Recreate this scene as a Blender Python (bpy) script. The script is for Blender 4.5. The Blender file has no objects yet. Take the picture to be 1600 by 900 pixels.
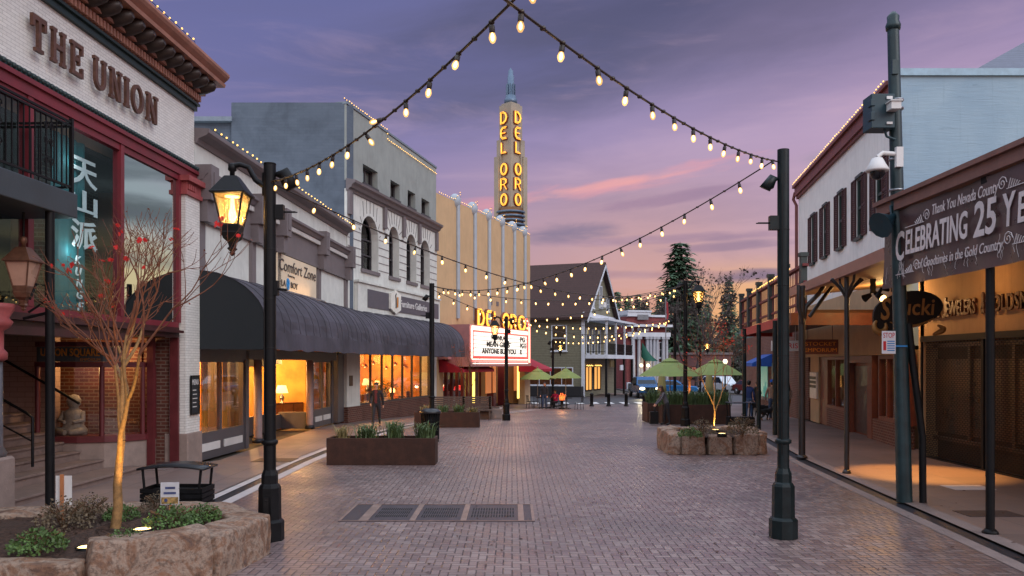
import bpy, bmesh, math, random
from mathutils import Vector, Matrix
PI = math.pi
rnd = random.Random(7)
S = bpy.context.scene
COL = S.collection
R = math.radians
# ---------------------------------------------------------------- camera, sky, sun, exposure
CAMH, FPX = 2.5, 1300.0
cam = bpy.data.objects.new("camera", bpy.data.cameras.new("camera"))
COL.objects.link(cam)
cam.location = (0, 0, CAMH)
cam.rotation_euler = (R(90), 0, 0)
cam.data.sensor_width = 36
cam.data.lens = FPX / 1600 * 36
cam.data.shift_y = 117 / 1600
cam.data.clip_end = 3000
cam.data.clip_start = .1
S.camera = cam
S.render.engine = 'CYCLES'
S.cycles.use_denoising = True
S.cycles.max_bounces = 6
S.cycles.transparent_max_bounces = 12
S.cycles.caustics_reflective = S.cycles.caustics_refractive = False
S.cycles.sample_clamp_indirect = 4
S.view_settings.view_transform = 'Standard'
S.view_settings.look = 'None'
S.view_settings.exposure = 0.0
S.view_settings.gamma = 1


def C(r, g, b):
    f = lambda c: (c / 255 / 12.92) if c / 255 <= .04045 else ((c / 255 + .055) / 1.055) ** 2.4
    return (f(r), f(g), f(b), 1)


class NT:
    """tiny helper for node trees"""
    def __init__(s, tree):
        s.t = tree
    def n(s, typ, **kw):
        x = s.t.nodes.new(typ)
        for k, v in kw.items():
            setattr(x, k, v)
        return x
    def put(s, sock, v):
        if v is None:
            return
        if hasattr(v, 'is_linked') or hasattr(v, 'links'):
            s.t.links.new(v, sock)
        else:
            sock.default_value = v
    def m(s, op, a, b=None, c=None, clamp=False):
        x = s.n('ShaderNodeMath', operation=op)
        x.use_clamp = clamp
        for i, v in enumerate((a, b, c)):
            s.put(x.inputs[i], v)
        return x.outputs[0]
    def mix(s, f, a, b, blend='MIX'):
        x = s.n('ShaderNodeMix', data_type='RGBA', blend_type=blend)
        s.put(x.inputs[0], f)
        s.put(x.inputs[6], a)
        s.put(x.inputs[7], b)
        return x.outputs[2]
    def ss(s, v, a, b, to=1.0):
        x = s.n('ShaderNodeMapRange', interpolation_type='SMOOTHSTEP')
        s.put(x.inputs[0], v)
        x.inputs[1].default_value = a
        x.inputs[2].default_value = b
        x.inputs[4].default_value = to
        return x.outputs[0]
    def noise(s, vec, scale, detail=3, rough=.5, dist=0):
        x = s.n('ShaderNodeTexNoise')
        s.put(x.inputs['Vector'], vec)
        x.inputs['Scale'].default_value = scale
        x.inputs['Detail'].default_value = detail
        x.inputs['Roughness'].default_value = rough
        x.inputs['Distortion'].default_value = dist
        return x.outputs[0]
    def comb(s, x, y, z=0.0):
        c = s.n('ShaderNodeCombineXYZ')
        for i, v in enumerate((x, y, z)):
            s.put(c.inputs[i], v)
        return c.outputs[0]
    def sep(s, v):
        c = s.n('ShaderNodeSeparateXYZ')
        s.put(c.inputs[0], v)
        return c.outputs
    def ramp(s, f, stops):
        x = s.n('ShaderNodeValToRGB')
        e = x.color_ramp.elements
        while len(e) < len(stops):
            e.new(.5)
        for i, (p, c) in enumerate(stops):
            e[i].position = p
            e[i].color = c
        s.put(x.inputs[0], f)
        return x.outputs[0]


W = bpy.data.worlds.new("World")
S.world = W
W.use_nodes = True
W.node_tree.nodes.clear()
nt = NT(W.node_tree)
tc = nt.n('ShaderNodeTexCoord').outputs['Generated']
dx, dy, dz = nt.sep(tc)[0:3]
az = nt.m('ARCTAN2', dx, dy)
el = nt.m('ARCSINE', dz)
front = nt.ramp(nt.m('MULTIPLY', el, .9), [
    (0, C(206, 140, 112)), (.05, C(206, 146, 128)), (.10, C(194, 144, 146)), (.16, C(180, 140, 158)),
    (.23, C(156, 132, 174)), (.30, C(128, 114, 162)), (.37, C(98, 92, 142)), (.46, C(110, 104, 156)),
    (.62, (.95, 1.06, 1.30, 1)), (1, (1.25, 1.42, 1.72, 1))])
cool = nt.ramp(nt.m('MULTIPLY', el, .9), [
    (0, C(150, 118, 150)), (.10, C(148, 124, 168)), (.18, C(128, 112, 168)), (.27, C(98, 94, 152)),
    (.40, C(86, 86, 142)), (.62, (.95, 1.06, 1.32, 1)), (1, (1.25, 1.42, 1.72, 1))])
sky = nt.mix(nt.ss(az, -.30, .22), cool, front)
# the bright dusk behind the viewer and high to the sides, out of the picture
backglow = nt.mix(nt.ss(dy, .35, -.4), sky, nt.mix(nt.ss(el, 0, 1.0), (.95, .9, .98, 1), (1.25, 1.42, 1.72, 1)))
# brighter towards the right of the picture, and the orange afterglow low over the street's end
sky = nt.mix(nt.m('MULTIPLY', nt.ss(az, .12, .55), nt.ss(el, .42, .2)), backglow, C(186, 154, 186))


def blob(azc, elc, rx, rz, tilt=0.0, ns=6, namp=.9, stretch=5, lo=.25, hi=1.0, seed=0.0):
    ct, st = math.cos(tilt), math.sin(tilt)
    a = nt.m('SUBTRACT', az, azc)
    e = nt.m('SUBTRACT', el, elc)
    p = nt.m('ADD', nt.m('MULTIPLY', a, ct), nt.m('MULTIPLY', e, st))
    q = nt.m('SUBTRACT', nt.m('MULTIPLY', e, ct), nt.m('MULTIPLY', a, st))
    r2 = nt.m('ADD', nt.m('POWER', nt.m('ABSOLUTE', nt.m('DIVIDE', p, rx)), 2.0), nt.m('POWER', nt.m('ABSOLUTE', nt.m('DIVIDE', q, rz)), 2.0))
    nz = nt.noise(nt.comb(nt.m('ADD', p, seed), nt.m('MULTIPLY', q, stretch), seed), ns, 5, .6, .4)
    v = nt.m('ADD', nt.m('SUBTRACT', 1.0, r2), nt.m('MULTIPLY', nt.m('SUBTRACT', nz, .5), namp * 2))
    return nt.ss(v, lo, hi)


def over(mask, col, k=1.0):
    global sky
    sky = nt.mix(nt.m('MULTIPLY', mask, k), sky, col)


over(blob(.30, .06, .14, .075, 0, 4, .25, 1, 0, 1.2), C(240, 176, 104), .8)
over(blob(.57, .14, .22, .17, 0, 4, .3, 3, 0, .8), C(170, 190, 200), .95)
over(blob(.57, .07, .21, .10, 0, 4, .3, 3, 0, .8), C(244, 226, 176), .95)
over(blob(.52, .165, .2, .022, .05, 7, .9, 5, 0, 1.1, 3.3), C(86, 98, 112), .9)
over(blob(.48, .215, .16, .02, -.05, 7, .9, 5, 0, 1.1, 13.3), C(100, 112, 126), .8)
over(blob(.53, .115, .2, .014, .05, 7, .9, 5, 0, 1.1, 23.3), C(110, 120, 132), .8)
over(blob(.5, .06, .2, .012, .05, 7, .9, 5, 0, 1.1, 5.3), C(120, 120, 126), .7)
over(blob(.12, .372, .46, .095, .16, 4, .6, 4, -.1, 1.1, 3.1), C(68, 62, 102), .9)
over(blob(.40, .38, .30, .10, .2, 4, .5, 4, -.1, 1.2, 8.1), C(122, 104, 138), .5)
over(blob(-.15, .33, .35, .06, .05, 5, .8, 5, .1, 1.3, 9.1), C(92, 88, 146), .6)
over(blob(.30, .255, .35, .04, .12, 6, .8, 6, .1, 1.4, 5.2), C(182, 152, 184), .55)
over(blob(.145, .213, .19, .014, .15, 9, 1.5, 5, .2, 1.3, 1.7), C(230, 148, 158), .7)
over(blob(.10, .207, .14, .008, .16, 12, 1.3, 5, .2, 1.2, 2.4), C(238, 160, 156), .55)
over(blob(-.05, .185, .09, .012, .1, 9, .9, 5, .1, 1.1, 4.4), C(216, 136, 156), .6)
over(blob(.19, .192, .12, .010, .12, 9, 1., 6, .1, 1.1, 6.7), C(146, 110, 146), .7)
over(blob(.065, .155, .075, .017, .05, 9, 1., 5, .0, 1.1, 7.7), C(116, 98, 138), .85)
over(blob(.28, .100, .075, .010, .05, 10, .8, 5, .0, 1.0, 2.9), C(112, 92, 132), .95)
over(blob(.19, .145, .20, .008, .02, 9, 1., 6, .1, 1.1, 6.1), C(140, 108, 146), .7)
over(blob(.10, .105, .25, .007, .0, 9, 1., 6, .1, 1.1, 12.1), C(146, 108, 138), .6)
over(blob(.27, .135, .12, .007, .03, 9, 1., 6, .1, 1.1, 15.1), C(134, 104, 142), .7)
over(blob(-.22, .25, .35, .03, .1, 7, 1., 6, .1, 1.5, 16.1), C(126, 112, 168), .5)
wisp = nt.noise(nt.comb(nt.m('MULTIPLY', az, 2.0), nt.m('MULTIPLY', el, 11.0), 4.2), 2.2, 6, .6, .5)
sky = nt.mix(nt.m('MULTIPLY', nt.ss(wisp, .5, .75), nt.ss(el, .5, .3, .22)), sky, C(206, 168, 190))
sky = nt.mix(nt.m('MULTIPLY', nt.ss(wisp, .5, .3), nt.ss(el, .5, .3, .18)), sky, C(92, 84, 130))
below = nt.mix(nt.ss(el, .0, -.04), sky, (.12, .10, .12, 1))
nis = nt.n('ShaderNodeTexSky', sky_type='NISHITA')
nis.sun_disc = False
nis.sun_elevation = R(1.5)
nis.sun_rotation = R(160)
b1 = nt.n('ShaderNodeBackground')
nt.put(b1.inputs[0], below)
b1.inputs[1].default_value = 1.0
b2 = nt.n('ShaderNodeBackground')
nt.put(b2.inputs[0], nis.outputs[0])
b2.inputs[1].default_value = .05
ad = nt.n('ShaderNodeAddShader')
W.node_tree.links.new(b1.outputs[0], ad.inputs[0])
W.node_tree.links.new(b2.outputs[0], ad.inputs[1])
wo = nt.n('ShaderNodeOutputWorld')
W.node_tree.links.new(ad.outputs[0], wo.inputs[0])
W.cycles.sampling_method = 'MANUAL'
W.cycles.sample_map_resolution = 512

sd = bpy.data.lights.new("sun", 'SUN')
sd.energy = 1.15
sd.angle = R(40)
sd.color = (1, .97, .93)
so = bpy.data.objects.new("sun", sd)
so.rotation_euler = Vector((-.62, .60, -.50)).to_track_quat('-Z', 'Y').to_euler()
COL.objects.link(so)


def lamp(loc, power, col=(1, .62, .25), rad=.08, kind='POINT', size=1.0, sizey=None, rot=None, spot=None):
    d = bpy.data.lights.new("lamp_light", kind)
    d.energy = power
    d.color = col
    if kind == 'POINT':
        d.shadow_soft_size = rad
    if kind == 'SPOT':
        d.shadow_soft_size = rad
        d.spot_size = spot or R(100)
        d.spot_blend = .6
    if kind == 'AREA':
        d.size = size
        if sizey:
            d.shape = 'RECTANGLE'
            d.size_y = sizey
    o = bpy.data.objects.new("lamp_light", d)
    o.location = loc
    if rot is not None:
        o.rotation_euler = Vector(rot).to_track_quat('-Z', 'Y').to_euler()
    COL.objects.link(o)
    return o


# ---------------------------------------------------------------- materials
MATS = {}


def newmat(name):
    m = bpy.data.materials.new(name)
    m.use_nodes = True
    t = m.node_tree
    return m, NT(t), t.nodes['Principled BSDF']


def mk(name, col, rough=.6, metal=0.0, var=.12, vs=4.0, bump=.0, bs=30.0, spec=.5, emit=None, es=0.0, dirt=.0, streak=False, sss=0):
    """procedural paint, plaster, metal, cloth: two scales of tonal change, optional run-off streaks and bump"""
    if name in MATS:
        return MATS[name]
    m, n, b = newmat(name)
    co = n.n('ShaderNodeTexCoord').outputs['Object']
    if emit is not None:
        b.inputs['Base Color'].default_value = col
        b.inputs['Emission Color'].default_value = emit
        b.inputs['Emission Strength'].default_value = es
        m.cycles.emission_sampling = 'NONE' if es < 30 else 'AUTO'
    else:
        lo = tuple(c * (1 - var) for c in col[:3]) + (1,)
        hi = tuple(min(1, c * (1 + var)) for c in col[:3]) + (1,)
        f = n.noise(co, vs, 5, .6)
        c = n.mix(n.ss(f, .3, .7), lo, hi)
        if dirt:
            d = n.noise(co, vs * .23, 6, .65, .6)
            c = n.mix(n.m('MULTIPLY', n.ss(d, .45, .72), dirt), c, tuple(x * .45 for x in col[:3]) + (1,))
        if streak:
            x, y, z = n.sep(co)[0:3]
            st = n.noise(n.comb(n.m('MULTIPLY', x, 3.0), n.m('MULTIPLY', y, 3.0), n.m('MULTIPLY', z, .25)), 2.2, 5, .7)
            c = n.mix(n.m('MULTIPLY', n.ss(st, .45, .75), .35), c, tuple(x * .55 for x in col[:3]) + (1,))
        n.put(b.inputs['Base Color'], c)
        n.put(b.inputs['Roughness'], n.m('ADD', n.m('MULTIPLY', n.m('SUBTRACT', f, .5), .25), rough))
    b.inputs['Metallic'].default_value = metal
    b.inputs['Specular IOR Level'].default_value = spec
    if emit is not None:
        b.inputs['Roughness'].default_value = rough
    if bump:
        bp = n.n('ShaderNodeBump')
        bp.inputs['Strength'].default_value = bump
        bp.inputs['Distance'].default_value = .02
        n.put(bp.inputs['Height'], n.noise(co, bs, 4, .6))
        n.put(b.inputs['Normal'], bp.outputs[0])
    MATS[name] = m
    return m


def brick(name, c1, c2, mortar, bw, bh, ms=.01, rough=.7, bump=.5, wear=.25, off=.5):
    m, n, b = newmat(name)
    co = n.n('ShaderNodeTexCoord').outputs['Object']
    x, y, z = n.sep(co)[0:3]
    v = n.comb(n.m('ADD', x, y), z)
    t = n.n('ShaderNodeTexBrick')
    n.put(t.inputs['Vector'], v)
    t.inputs['Color1'].default_value = c1
    t.inputs['Color2'].default_value = c2
    t.inputs['Mortar'].default_value = mortar
    t.inputs['Scale'].default_value = 1
    t.inputs['Mortar Size'].default_value = ms
    t.inputs['Mortar Smooth'].default_value = .2
    t.inputs['Brick Width'].default_value = bw
    t.inputs['Row Height'].default_value = bh
    t.offset = off
    d = n.noise(co, .9, 6, .65, .5)
    c = n.mix(n.m('MULTIPLY', n.ss(d, .42, .75), wear), t.outputs[0], tuple(k * .4 for k in c1[:3]) + (1,))
    f = n.noise(co, 14, 4, .6)
    c = n.mix(n.m('MULTIPLY', f, .25), c, tuple(k * .6 for k in c1[:3]) + (1,))
    n.put(b.inputs['Base Color'], c)
    n.put(b.inputs['Roughness'], n.m('ADD', n.m('MULTIPLY', d, .3), rough - .15))
    if bump:
        bp = n.n('ShaderNodeBump')
        bp.inputs['Strength'].default_value = bump
        bp.inputs['Distance'].default_value = .01
        n.put(bp.inputs['Height'], n.m('ADD', n.m('SUBTRACT', 1.0, t.outputs[1]), n.m('MULTIPLY', f, .3)))
        n.put(b.inputs['Normal'], bp.outputs[0])
    MATS[name] = m
    return m


def lines(name, col, dark, pitch, w=.12, axis='z', rough=.6, var=.12, bump=.6):
    """clapboards, boards, shingle courses: regular dark joints along one object axis"""
    m, n, b = newmat(name)
    co = n.n('ShaderNodeTexCoord').outputs['Object']
    x, y, z = n.sep(co)[0:3]
    a = {'z': z, 'x': x, 'y': y, 'xy': n.m('ADD', x, y)}[axis]
    q = n.m('DIVIDE', a, pitch)
    fr = n.m('FRACT', q)
    row = n.m('FLOOR', q)
    wn = n.n('ShaderNodeTexWhiteNoise', noise_dimensions='1D')
    n.put(wn.inputs['W'], row)
    f = n.noise(co, 5, 5, .6)
    c = n.mix(n.ss(f, .3, .7), tuple(k * (1 - var) for k in col[:3]) + (1,), tuple(k * (1 + var) for k in col[:3]) + (1,))
    c = n.mix(n.m('MULTIPLY', wn.outputs[0], .22), c, tuple(k * .6 for k in col[:3]) + (1,))
    j = n.ss(fr, w, w * .4)
    c = n.mix(j, c, dark)
    n.put(b.inputs['Base Color'], c)
    b.inputs['Roughness'].default_value = rough
    if bump:
        bp = n.n('ShaderNodeBump')
        bp.inputs['Strength'].default_value = bump
        bp.inputs['Distance'].default_value = .015
        n.put(bp.inputs['Height'], fr)
        n.put(b.inputs['Normal'], bp.outputs[0])
    MATS[name] = m
    return m


def glassmat(name, tint=(1, 1, 1, 1), refl=1.0, base=.04):
    m, n, b = newmat(name)
    t = m.node_tree
    t.nodes.remove(b)
    fr = n.n('ShaderNodeFresnel')
    fr.inputs[0].default_value = 1.5
    co = n.n('ShaderNodeTexCoord').outputs['Object']
    bp = n.n('ShaderNodeBump')
    bp.inputs['Strength'].default_value = .04
    bp.inputs['Distance'].default_value = .02
    n.put(bp.inputs['Height'], n.noise(co, .8, 2, .4))
    g = n.n('ShaderNodeBsdfGlossy')
    g.inputs['Roughness'].default_value = .01
    n.put(g.inputs['Normal'], bp.outputs[0])
    tr = n.n('ShaderNodeBsdfTransparent')
    tr.inputs[0].default_value = tint
    mx = n.n('ShaderNodeMixShader')
    n.put(mx.inputs[0], n.m('MULTIPLY_ADD', fr.outputs[0], refl, base, clamp=True))
    t.links.new(tr.outputs[0], mx.inputs[1])
    t.links.new(g.outputs[0], mx.inputs[2])
    t.links.new(mx.outputs[0], t.nodes['Material Output'].inputs[0])
    MATS[name] = m
    return m


def emis(name, col, st):
    return mk(name, col, .5, emit=col, es=st)


# ---------------------------------------------------------------- mesh builder
def cross2(p, q):
    return p[0] * q[1] - p[1] * q[0]


class MB:
    def __init__(s, M=None):
        s.v, s.f, s.mi, s.sm = [], [], [], []
        s.M = M
    def add(s, vs, fs, mi=0, smooth=False):
        b = len(s.v)
        if s.M is not None:
            vs = [tuple(s.M @ Vector(p)) for p in vs]
        s.v += [tuple(p) for p in vs]
        for f in fs:
            s.f.append(tuple(i + b for i in f))
            s.mi.append(mi)
            s.sm.append(smooth)
        return s
    def box(s, x0, x1, y0, y1, z0, z1, mi=0):
        if x0 > x1: x0, x1 = x1, x0
        if y0 > y1: y0, y1 = y1, y0
        if z0 > z1: z0, z1 = z1, z0
        v = [(x, y, z) for z in (z0, z1) for y in (y0, y1) for x in (x0, x1)]
        return s.add(v, [(0, 2, 3, 1), (4, 5, 7, 6), (0, 1, 5, 4), (2, 6, 7, 3), (0, 4, 6, 2), (1, 3, 7, 5)], mi)
    def tube(s, pts, r, n=8, mi=0, smooth=True, caps=True):
        pts = [Vector(p) for p in pts]
        k = len(pts)
        rr = r if isinstance(r, (list, tuple)) else [r] * k
        vs, fs = [], []
        up = None
        for i, p in enumerate(pts):
            d = (pts[min(i + 1, k - 1)] - pts[max(i - 1, 0)])
            if d.length < 1e-9:
                d = Vector((0, 0, 1))
            d.normalize()
            if up is None:
                up = Vector((0, 0, 1)) if abs(d.z) < .9 else Vector((1, 0, 0))
            a = d.cross(up)
            if a.length < 1e-4:
                a = d.cross(Vector((1, 0, 0)) if abs(d.x) < .9 else Vector((0, 1, 0)))
            a.normalize()
            b2 = a.cross(d).normalized()
            up = b2
            for j in range(n):
                t = 2 * PI * j / n + (PI / n)
                vs.append(p + (a * math.cos(t) + b2 * math.sin(t)) * rr[i])
        for i in range(k - 1):
            for j in range(n):
                fs.append((i * n + j, i * n + (j + 1) % n, (i + 1) * n + (j + 1) % n, (i + 1) * n + j))
        s.add(vs, fs, mi, smooth)
        if caps:
            s.add([vs[j] for j in range(n)], [tuple(range(n - 1, -1, -1))], mi)
            s.add([vs[(k - 1) * n + j] for j in range(n)], [tuple(range(n))], mi)
        return s
    def lathe(s, prof, c=(0, 0, 0), n=16, mi=0, smooth=True, rot=0.0, sx=1.0, sy=1.0):
        vs, fs = [], []
        for r, z in prof:
            for j in range(n):
                t = 2 * PI * j / n + rot
                vs.append((c[0] + sx * r * math.cos(t), c[1] + sy * r * math.sin(t), c[2] + z))
        for i in range(len(prof) - 1):
            for j in range(n):
                fs.append((i * n + j, i * n + (j + 1) % n, (i + 1) * n + (j + 1) % n, (i + 1) * n + j))
        fs.append(tuple(range(n - 1, -1, -1)))
        fs.append(tuple((len(prof) - 1) * n + j for j in range(n)))
        return s.add(vs, fs, mi, smooth)
    def prism(s, pts, y0, y1, mi=0, smooth=False):
        """polygon in x,z pushed along y"""
        k = len(pts)
        vs = [(x, y0, z) for x, z in pts] + [(x, y1, z) for x, z in pts]
        fs = [tuple(range(k)), tuple(range(2 * k - 1, k - 1, -1))] + [(i, i + k, (i + 1) % k + k, (i + 1) % k) for i in range(k)]
        return s.add(vs, fs, mi, smooth)
    def prismz(s, pts, z0, z1, mi=0, smooth=False):
        k = len(pts)
        vs = [(x, y, z0) for x, y in pts] + [(x, y, z1) for x, y in pts]
        fs = [tuple(range(k - 1, -1, -1)), tuple(range(k, 2 * k))] + [(i, (i + 1) % k, (i + 1) % k + k, i + k) for i in range(k)]
        return s.add(vs, fs, mi, smooth)
    def profx(s, prof, x0, x1, mi=0):
        """closed profile in y,z pushed along x"""
        k = len(prof)
        vs = [(x0, y, z) for y, z in prof] + [(x1, y, z) for y, z in prof]
        fs = [tuple(range(k - 1, -1, -1)), tuple(range(k, 2 * k))] + [(i, (i + 1) % k, (i + 1) % k + k, i + k) for i in range(k)]
        return s.add(vs, fs, mi)
    def ball(s, c, r, nu=10, nv=7, mi=0, jit=0.0, rg=None):
        rx, ry, rz = r if isinstance(r, (tuple, list)) else (r, r, r)
        vs = [(c[0], c[1], c[2] - rz)]
        for i in range(1, nv):
            ph = -PI / 2 + PI * i / nv
            for j in range(nu):
                t = 2 * PI * j / nu
                k = 1 + (rg.uniform(-jit, jit) if jit else 0)
                vs.append((c[0] + rx * k * math.cos(ph) * math.cos(t), c[1] + ry * k * math.cos(ph) * math.sin(t), c[2] + rz * k * math.sin(ph)))
        vs.append((c[0], c[1], c[2] + rz))
        fs = [(0, 1 + (j + 1) % nu, 1 + j) for j in range(nu)]
        for i in range(nv - 2):
            for j in range(nu):
                a = 1 + i * nu
                fs.append((a + j, a + (j + 1) % nu, a + nu + (j + 1) % nu, a + nu + j))
        a = 1 + (nv - 2) * nu
        fs += [(a + j, a + (j + 1) % nu, len(vs) - 1) for j in range(nu)]
        return s.add(vs, fs, mi, True)
    def wall(s, x0, x1, z0, z1, ops, y0, y1, mi=0, seg=10):
        """a wall slab with openings (a, b, za, zb, arched) cut through it"""
        ops = sorted(ops)
        x = x0
        for a, b, za, zb, arch in ops:
            if a > x + 1e-4:
                s.box(x, a, y0, y1, z0, z1, mi)
            if za > z0 + 1e-4:
                s.box(a, b, y0, y1, z0, za, mi)
            if arch:
                r = (b - a) / 2
                zs = zb - r
                for i in range(seg):
                    t0, t1 = PI - PI * i / seg, PI - PI * (i + 1) / seg
                    p0 = (a + r + r * math.cos(t0), zs + r * math.sin(t0))
                    p1 = (a + r + r * math.cos(t1), zs + r * math.sin(t1))
                    s.prism([p0, p1, (p1[0], z1), (p0[0], z1)], y0, y1, mi)
            elif zb < z1 - 1e-4:
                s.box(a, b, y0, y1, zb, z1, mi)
            x = b
        if x < x1 - 1e-4:
            s.box(x, x1, y0, y1, z0, z1, mi)
        return s
    def frame(s, x0, x1, z0, z1, w, y0, y1, nx=1, nz=1, mi=0, bar=None):
        """a window frame with mullions"""
        bar = bar or w
        s.box(x0, x0 + w, y0, y1, z0, z1, mi).box(x1 - w, x1, y0, y1, z0, z1, mi)
        s.box(x0 + w, x1 - w, y0, y1, z0, z0 + w, mi).box(x0 + w, x1 - w, y0, y1, z1 - w, z1, mi)
        for i in range(1, nx):
            xx = x0 + (x1 - x0) * i / nx
            s.box(xx - bar / 2, xx + bar / 2, y0 + .003, y1 - .003, z0 + w, z1 - w, mi)
        for i in range(1, nz):
            zz = z0 + (z1 - z0) * i / nz
            s.box(x0 + w, x1 - w, y0 + .006, y1 - .006, zz - bar / 2, zz + bar / 2, mi)
        return s
    def text(s, body, x, z, w, h, y=0.0, depth=.02, mi=0, shear=0.0, bold=0.0, slope=0.0, arc=0.0):
        c = bpy.data.curves.new("t", 'FONT')
        c.body = body
        c.resolution_u = 3
        c.extrude = .5
        c.offset = bold
        c.shear = shear
        o = bpy.data.objects.new("t", c)
        COL.objects.link(o)
        me = bpy.data.meshes.new_from_object(o.evaluated_get(bpy.context.evaluated_depsgraph_get()))
        bpy.data.objects.remove(o)
        vs = [v.co.copy() for v in me.vertices]
        xa, xb = min(v.x for v in vs), max(v.x for v in vs)
        ya, yb = min(v.y for v in vs), max(v.y for v in vs)
        if w is None:
            w = (xb - xa) * h / (yb - ya)
        out = []
        for v in vs:
            fx = (v.x - xa) / (xb - xa)
            out.append((x + fx * w, y - depth * (v.z + .5), z + (v.y - ya) / (yb - ya) * h + slope * fx + arc * (1 - (2 * fx - 1) ** 2)))
        s.add(out, [tuple(p.vertices) for p in me.polygons], mi)
        bpy.data.meshes.remove(me)
        bpy.data.curves.remove(c)
        return s
    def mesh(s, name, mats):
        me = bpy.data.meshes.new(name)
        me.from_pydata(s.v, [], s.f)
        mats = mats if isinstance(mats, (list, tuple)) else [mats]
        for m in mats:
            me.materials.append(m)
        me.polygons.foreach_set('material_index', s.mi)
        me.polygons.foreach_set('use_smooth', s.sm)
        me.validate()
        me.update()
        return me
    def build(s, name, mats, parent=None, bevel=0.0):
        o = bpy.data.objects.new(name, s.mesh(name, mats))
        COL.objects.link(o)
        o.parent = parent
        if bevel:
            b = o.modifiers.new("bevel", 'BEVEL')
            b.width = bevel
            b.segments = 2
            b.limit_method = 'ANGLE'
            b.angle_limit = R(40)
        return o


def tag(o, label, cat, group=None):
    o['label'] = label
    o['category'] = cat
    if group:
        o['group'] = group
    return o


def thing(name, label, cat, loc=(0, 0, 0), rz=0.0, group=None):
    o = bpy.data.objects.new(name, None)
    o.location = loc
    o.rotation_euler = (0, 0, rz)
    COL.objects.link(o)
    return tag(o, label, cat, group)


def struct(o, kind='structure'):
    o['kind'] = kind
    return o


def kids(o):
    return [c for c in COL.objects if c.parent == o]


def copy_tree(o, parent=None, loc=None, rz=None, label=None):
    c = o.copy()
    COL.objects.link(c)
    c.parent = parent
    if loc is not None: c.location = loc
    if rz is not None: c.rotation_euler.z = rz
    if label: c['label'] = label
    for k in kids(o):
        copy_tree(k, c)
    return c


def zg(y):
    """the street falls gently beyond thirty metres"""
    t = max(0, min(1, (y - 28) / 32))
    return -.6 * t * t * (3 - 2 * t)


class Fr:
    """upright frame of a facade: x runs along the wall, y into the building, z up"""
    def __init__(s, x, y, dx_, dy_):
        l = math.hypot(dx_, dy_)
        s.o = Vector((x, y))
        s.u = Vector((dx_ / l, dy_ / l))
        s.n = Vector((-s.u.y, s.u.x))
        s.rz = math.atan2(s.u.y, s.u.x)
    def pt(s, px, py, off=0.0):
        a, b = (px - 800) / FPX, (567 - py) / FPX
        # D*(a,1) - o has n component off
        D = (off + s.o.dot(s.n)) / (a * s.n.x + s.n.y)
        p = Vector((a * D, D))
        return (p - s.o).dot(s.u), CAMH + b * D
    def U(s, px, off=0.0):
        return s.pt(px, 567, off)[0]
    def Z(s, px, py, off=0.0):
        return s.pt(px, py, off)[1]
    def w(s, u, y=0.0, z=0.0):
        p = s.o + s.u * u + s.n * y
        return Vector((p.x, p.y, z))
    def loc(s, X, Y):
        p = Vector((X, Y)) - s.o
        return p.dot(s.u), p.dot(s.n)
    def root(s, name, label, cat):
        return thing(name, label, cat, (s.o.x, s.o.y, 0), s.rz)


def gp(px, py, h=0.0):
    """point at height h above the street seen at a pixel of the photograph"""
    D = 20.0
    for _ in range(30):
        D = (CAMH - zg(D) - h) * FPX / (py - 567)
    return Vector(((px - 800) / FPX * D, D, zg(D)))


L1 = Fr(-8.226, 10, .0346, 1)
L2 = Fr(-7.86, 20.57, .05, 1)
L3 = Fr(-7.11, 35.7, .233, 1)
L4 = Fr(-4.35, 47.6, .354, 1)
R1 = Fr(10.85, 22.2, 0, -1)
R2 = Fr(13.4, 38.9, -.148, -1)
# ---------------------------------------------------------------- palette
black = mk('black_paint', C(16, 16, 18), .5, 0, .3, 6, .1, 60, spec=.22)
greenblack = mk('dark_green_paint', C(18, 30, 32), .42, 0, .3, 6, .1, 60, spec=.3)
iron = mk('iron', C(34, 32, 32), .5, .6, .3, 8, .1, 60)
white = mk('white_paint', C(214, 212, 210), .55, 0, .05, 3, .1, 40, dirt=.2)
stucco = mk('pale_stucco', C(212, 214, 208), .85, 0, .07, 2, .3, 60, dirt=.3, streak=True)
greytrim = mk('warm_grey_trim', C(112, 104, 106), .6, 0, .1, 3, .1, 30, dirt=.2)
greystucco = mk('grey_green_stucco', C(150, 156, 152), .85, 0, .08, 1.2, .4, 40, dirt=.35, streak=True)
bluewall = brick('slate_blue_wall', C(94, 106, 120), C(89, 101, 115), C(84, 96, 109), .40, .13, .006, .85, .4, .5)
tan = mk('tan_stucco', C(200, 168, 128), .85, 0, .05, 1.2, .2, 40, dirt=.15, streak=True)
finblue = mk('pale_blue_fin', C(164, 174, 184), .5, 0, .06, 2, dirt=.15)
redpaint = mk('dark_red_paint', C(116, 36, 46), .5, 0, .12, 3, .1, 30, dirt=.3)
cornred = mk('brick_red_trim', C(160, 112, 96), .6, 0, .15, 3, .15, 30, dirt=.35)
teal = mk('teal_trim', C(26, 48, 50), .5, 0, .15, 4)
stone = mk('pale_stone', C(142, 124, 116), .8, 0, .12, 4, .3, 30, dirt=.3)
concrete = mk('concrete', C(128, 112, 108), .8, 0, .1, 2.2, .3, 40, dirt=.35)
bandc = mk('pale_concrete', C(186, 176, 174), .75, 0, .08, 3, .2, 40, dirt=.3)
drain = mk('drain_iron', C(48, 50, 58), .5, .5, .2, 5, .2, 60)
asphalt = mk('asphalt', C(64, 62, 66), .7, 0, .15, 6, .4, 90, dirt=.2)
earth = mk('earth', C(74, 66, 56), .95, 0, .25, .2, .4, 8)
tile = brick('white_tile', C(234, 232, 226), C(220, 218, 212), C(166, 162, 158), .21, .062, .004, .45, .35, .14)
redbrick = brick('red_brick', C(104, 54, 40), C(78, 40, 32), C(126, 106, 94), .24, .085, .012, .8, .5, .35)
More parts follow.
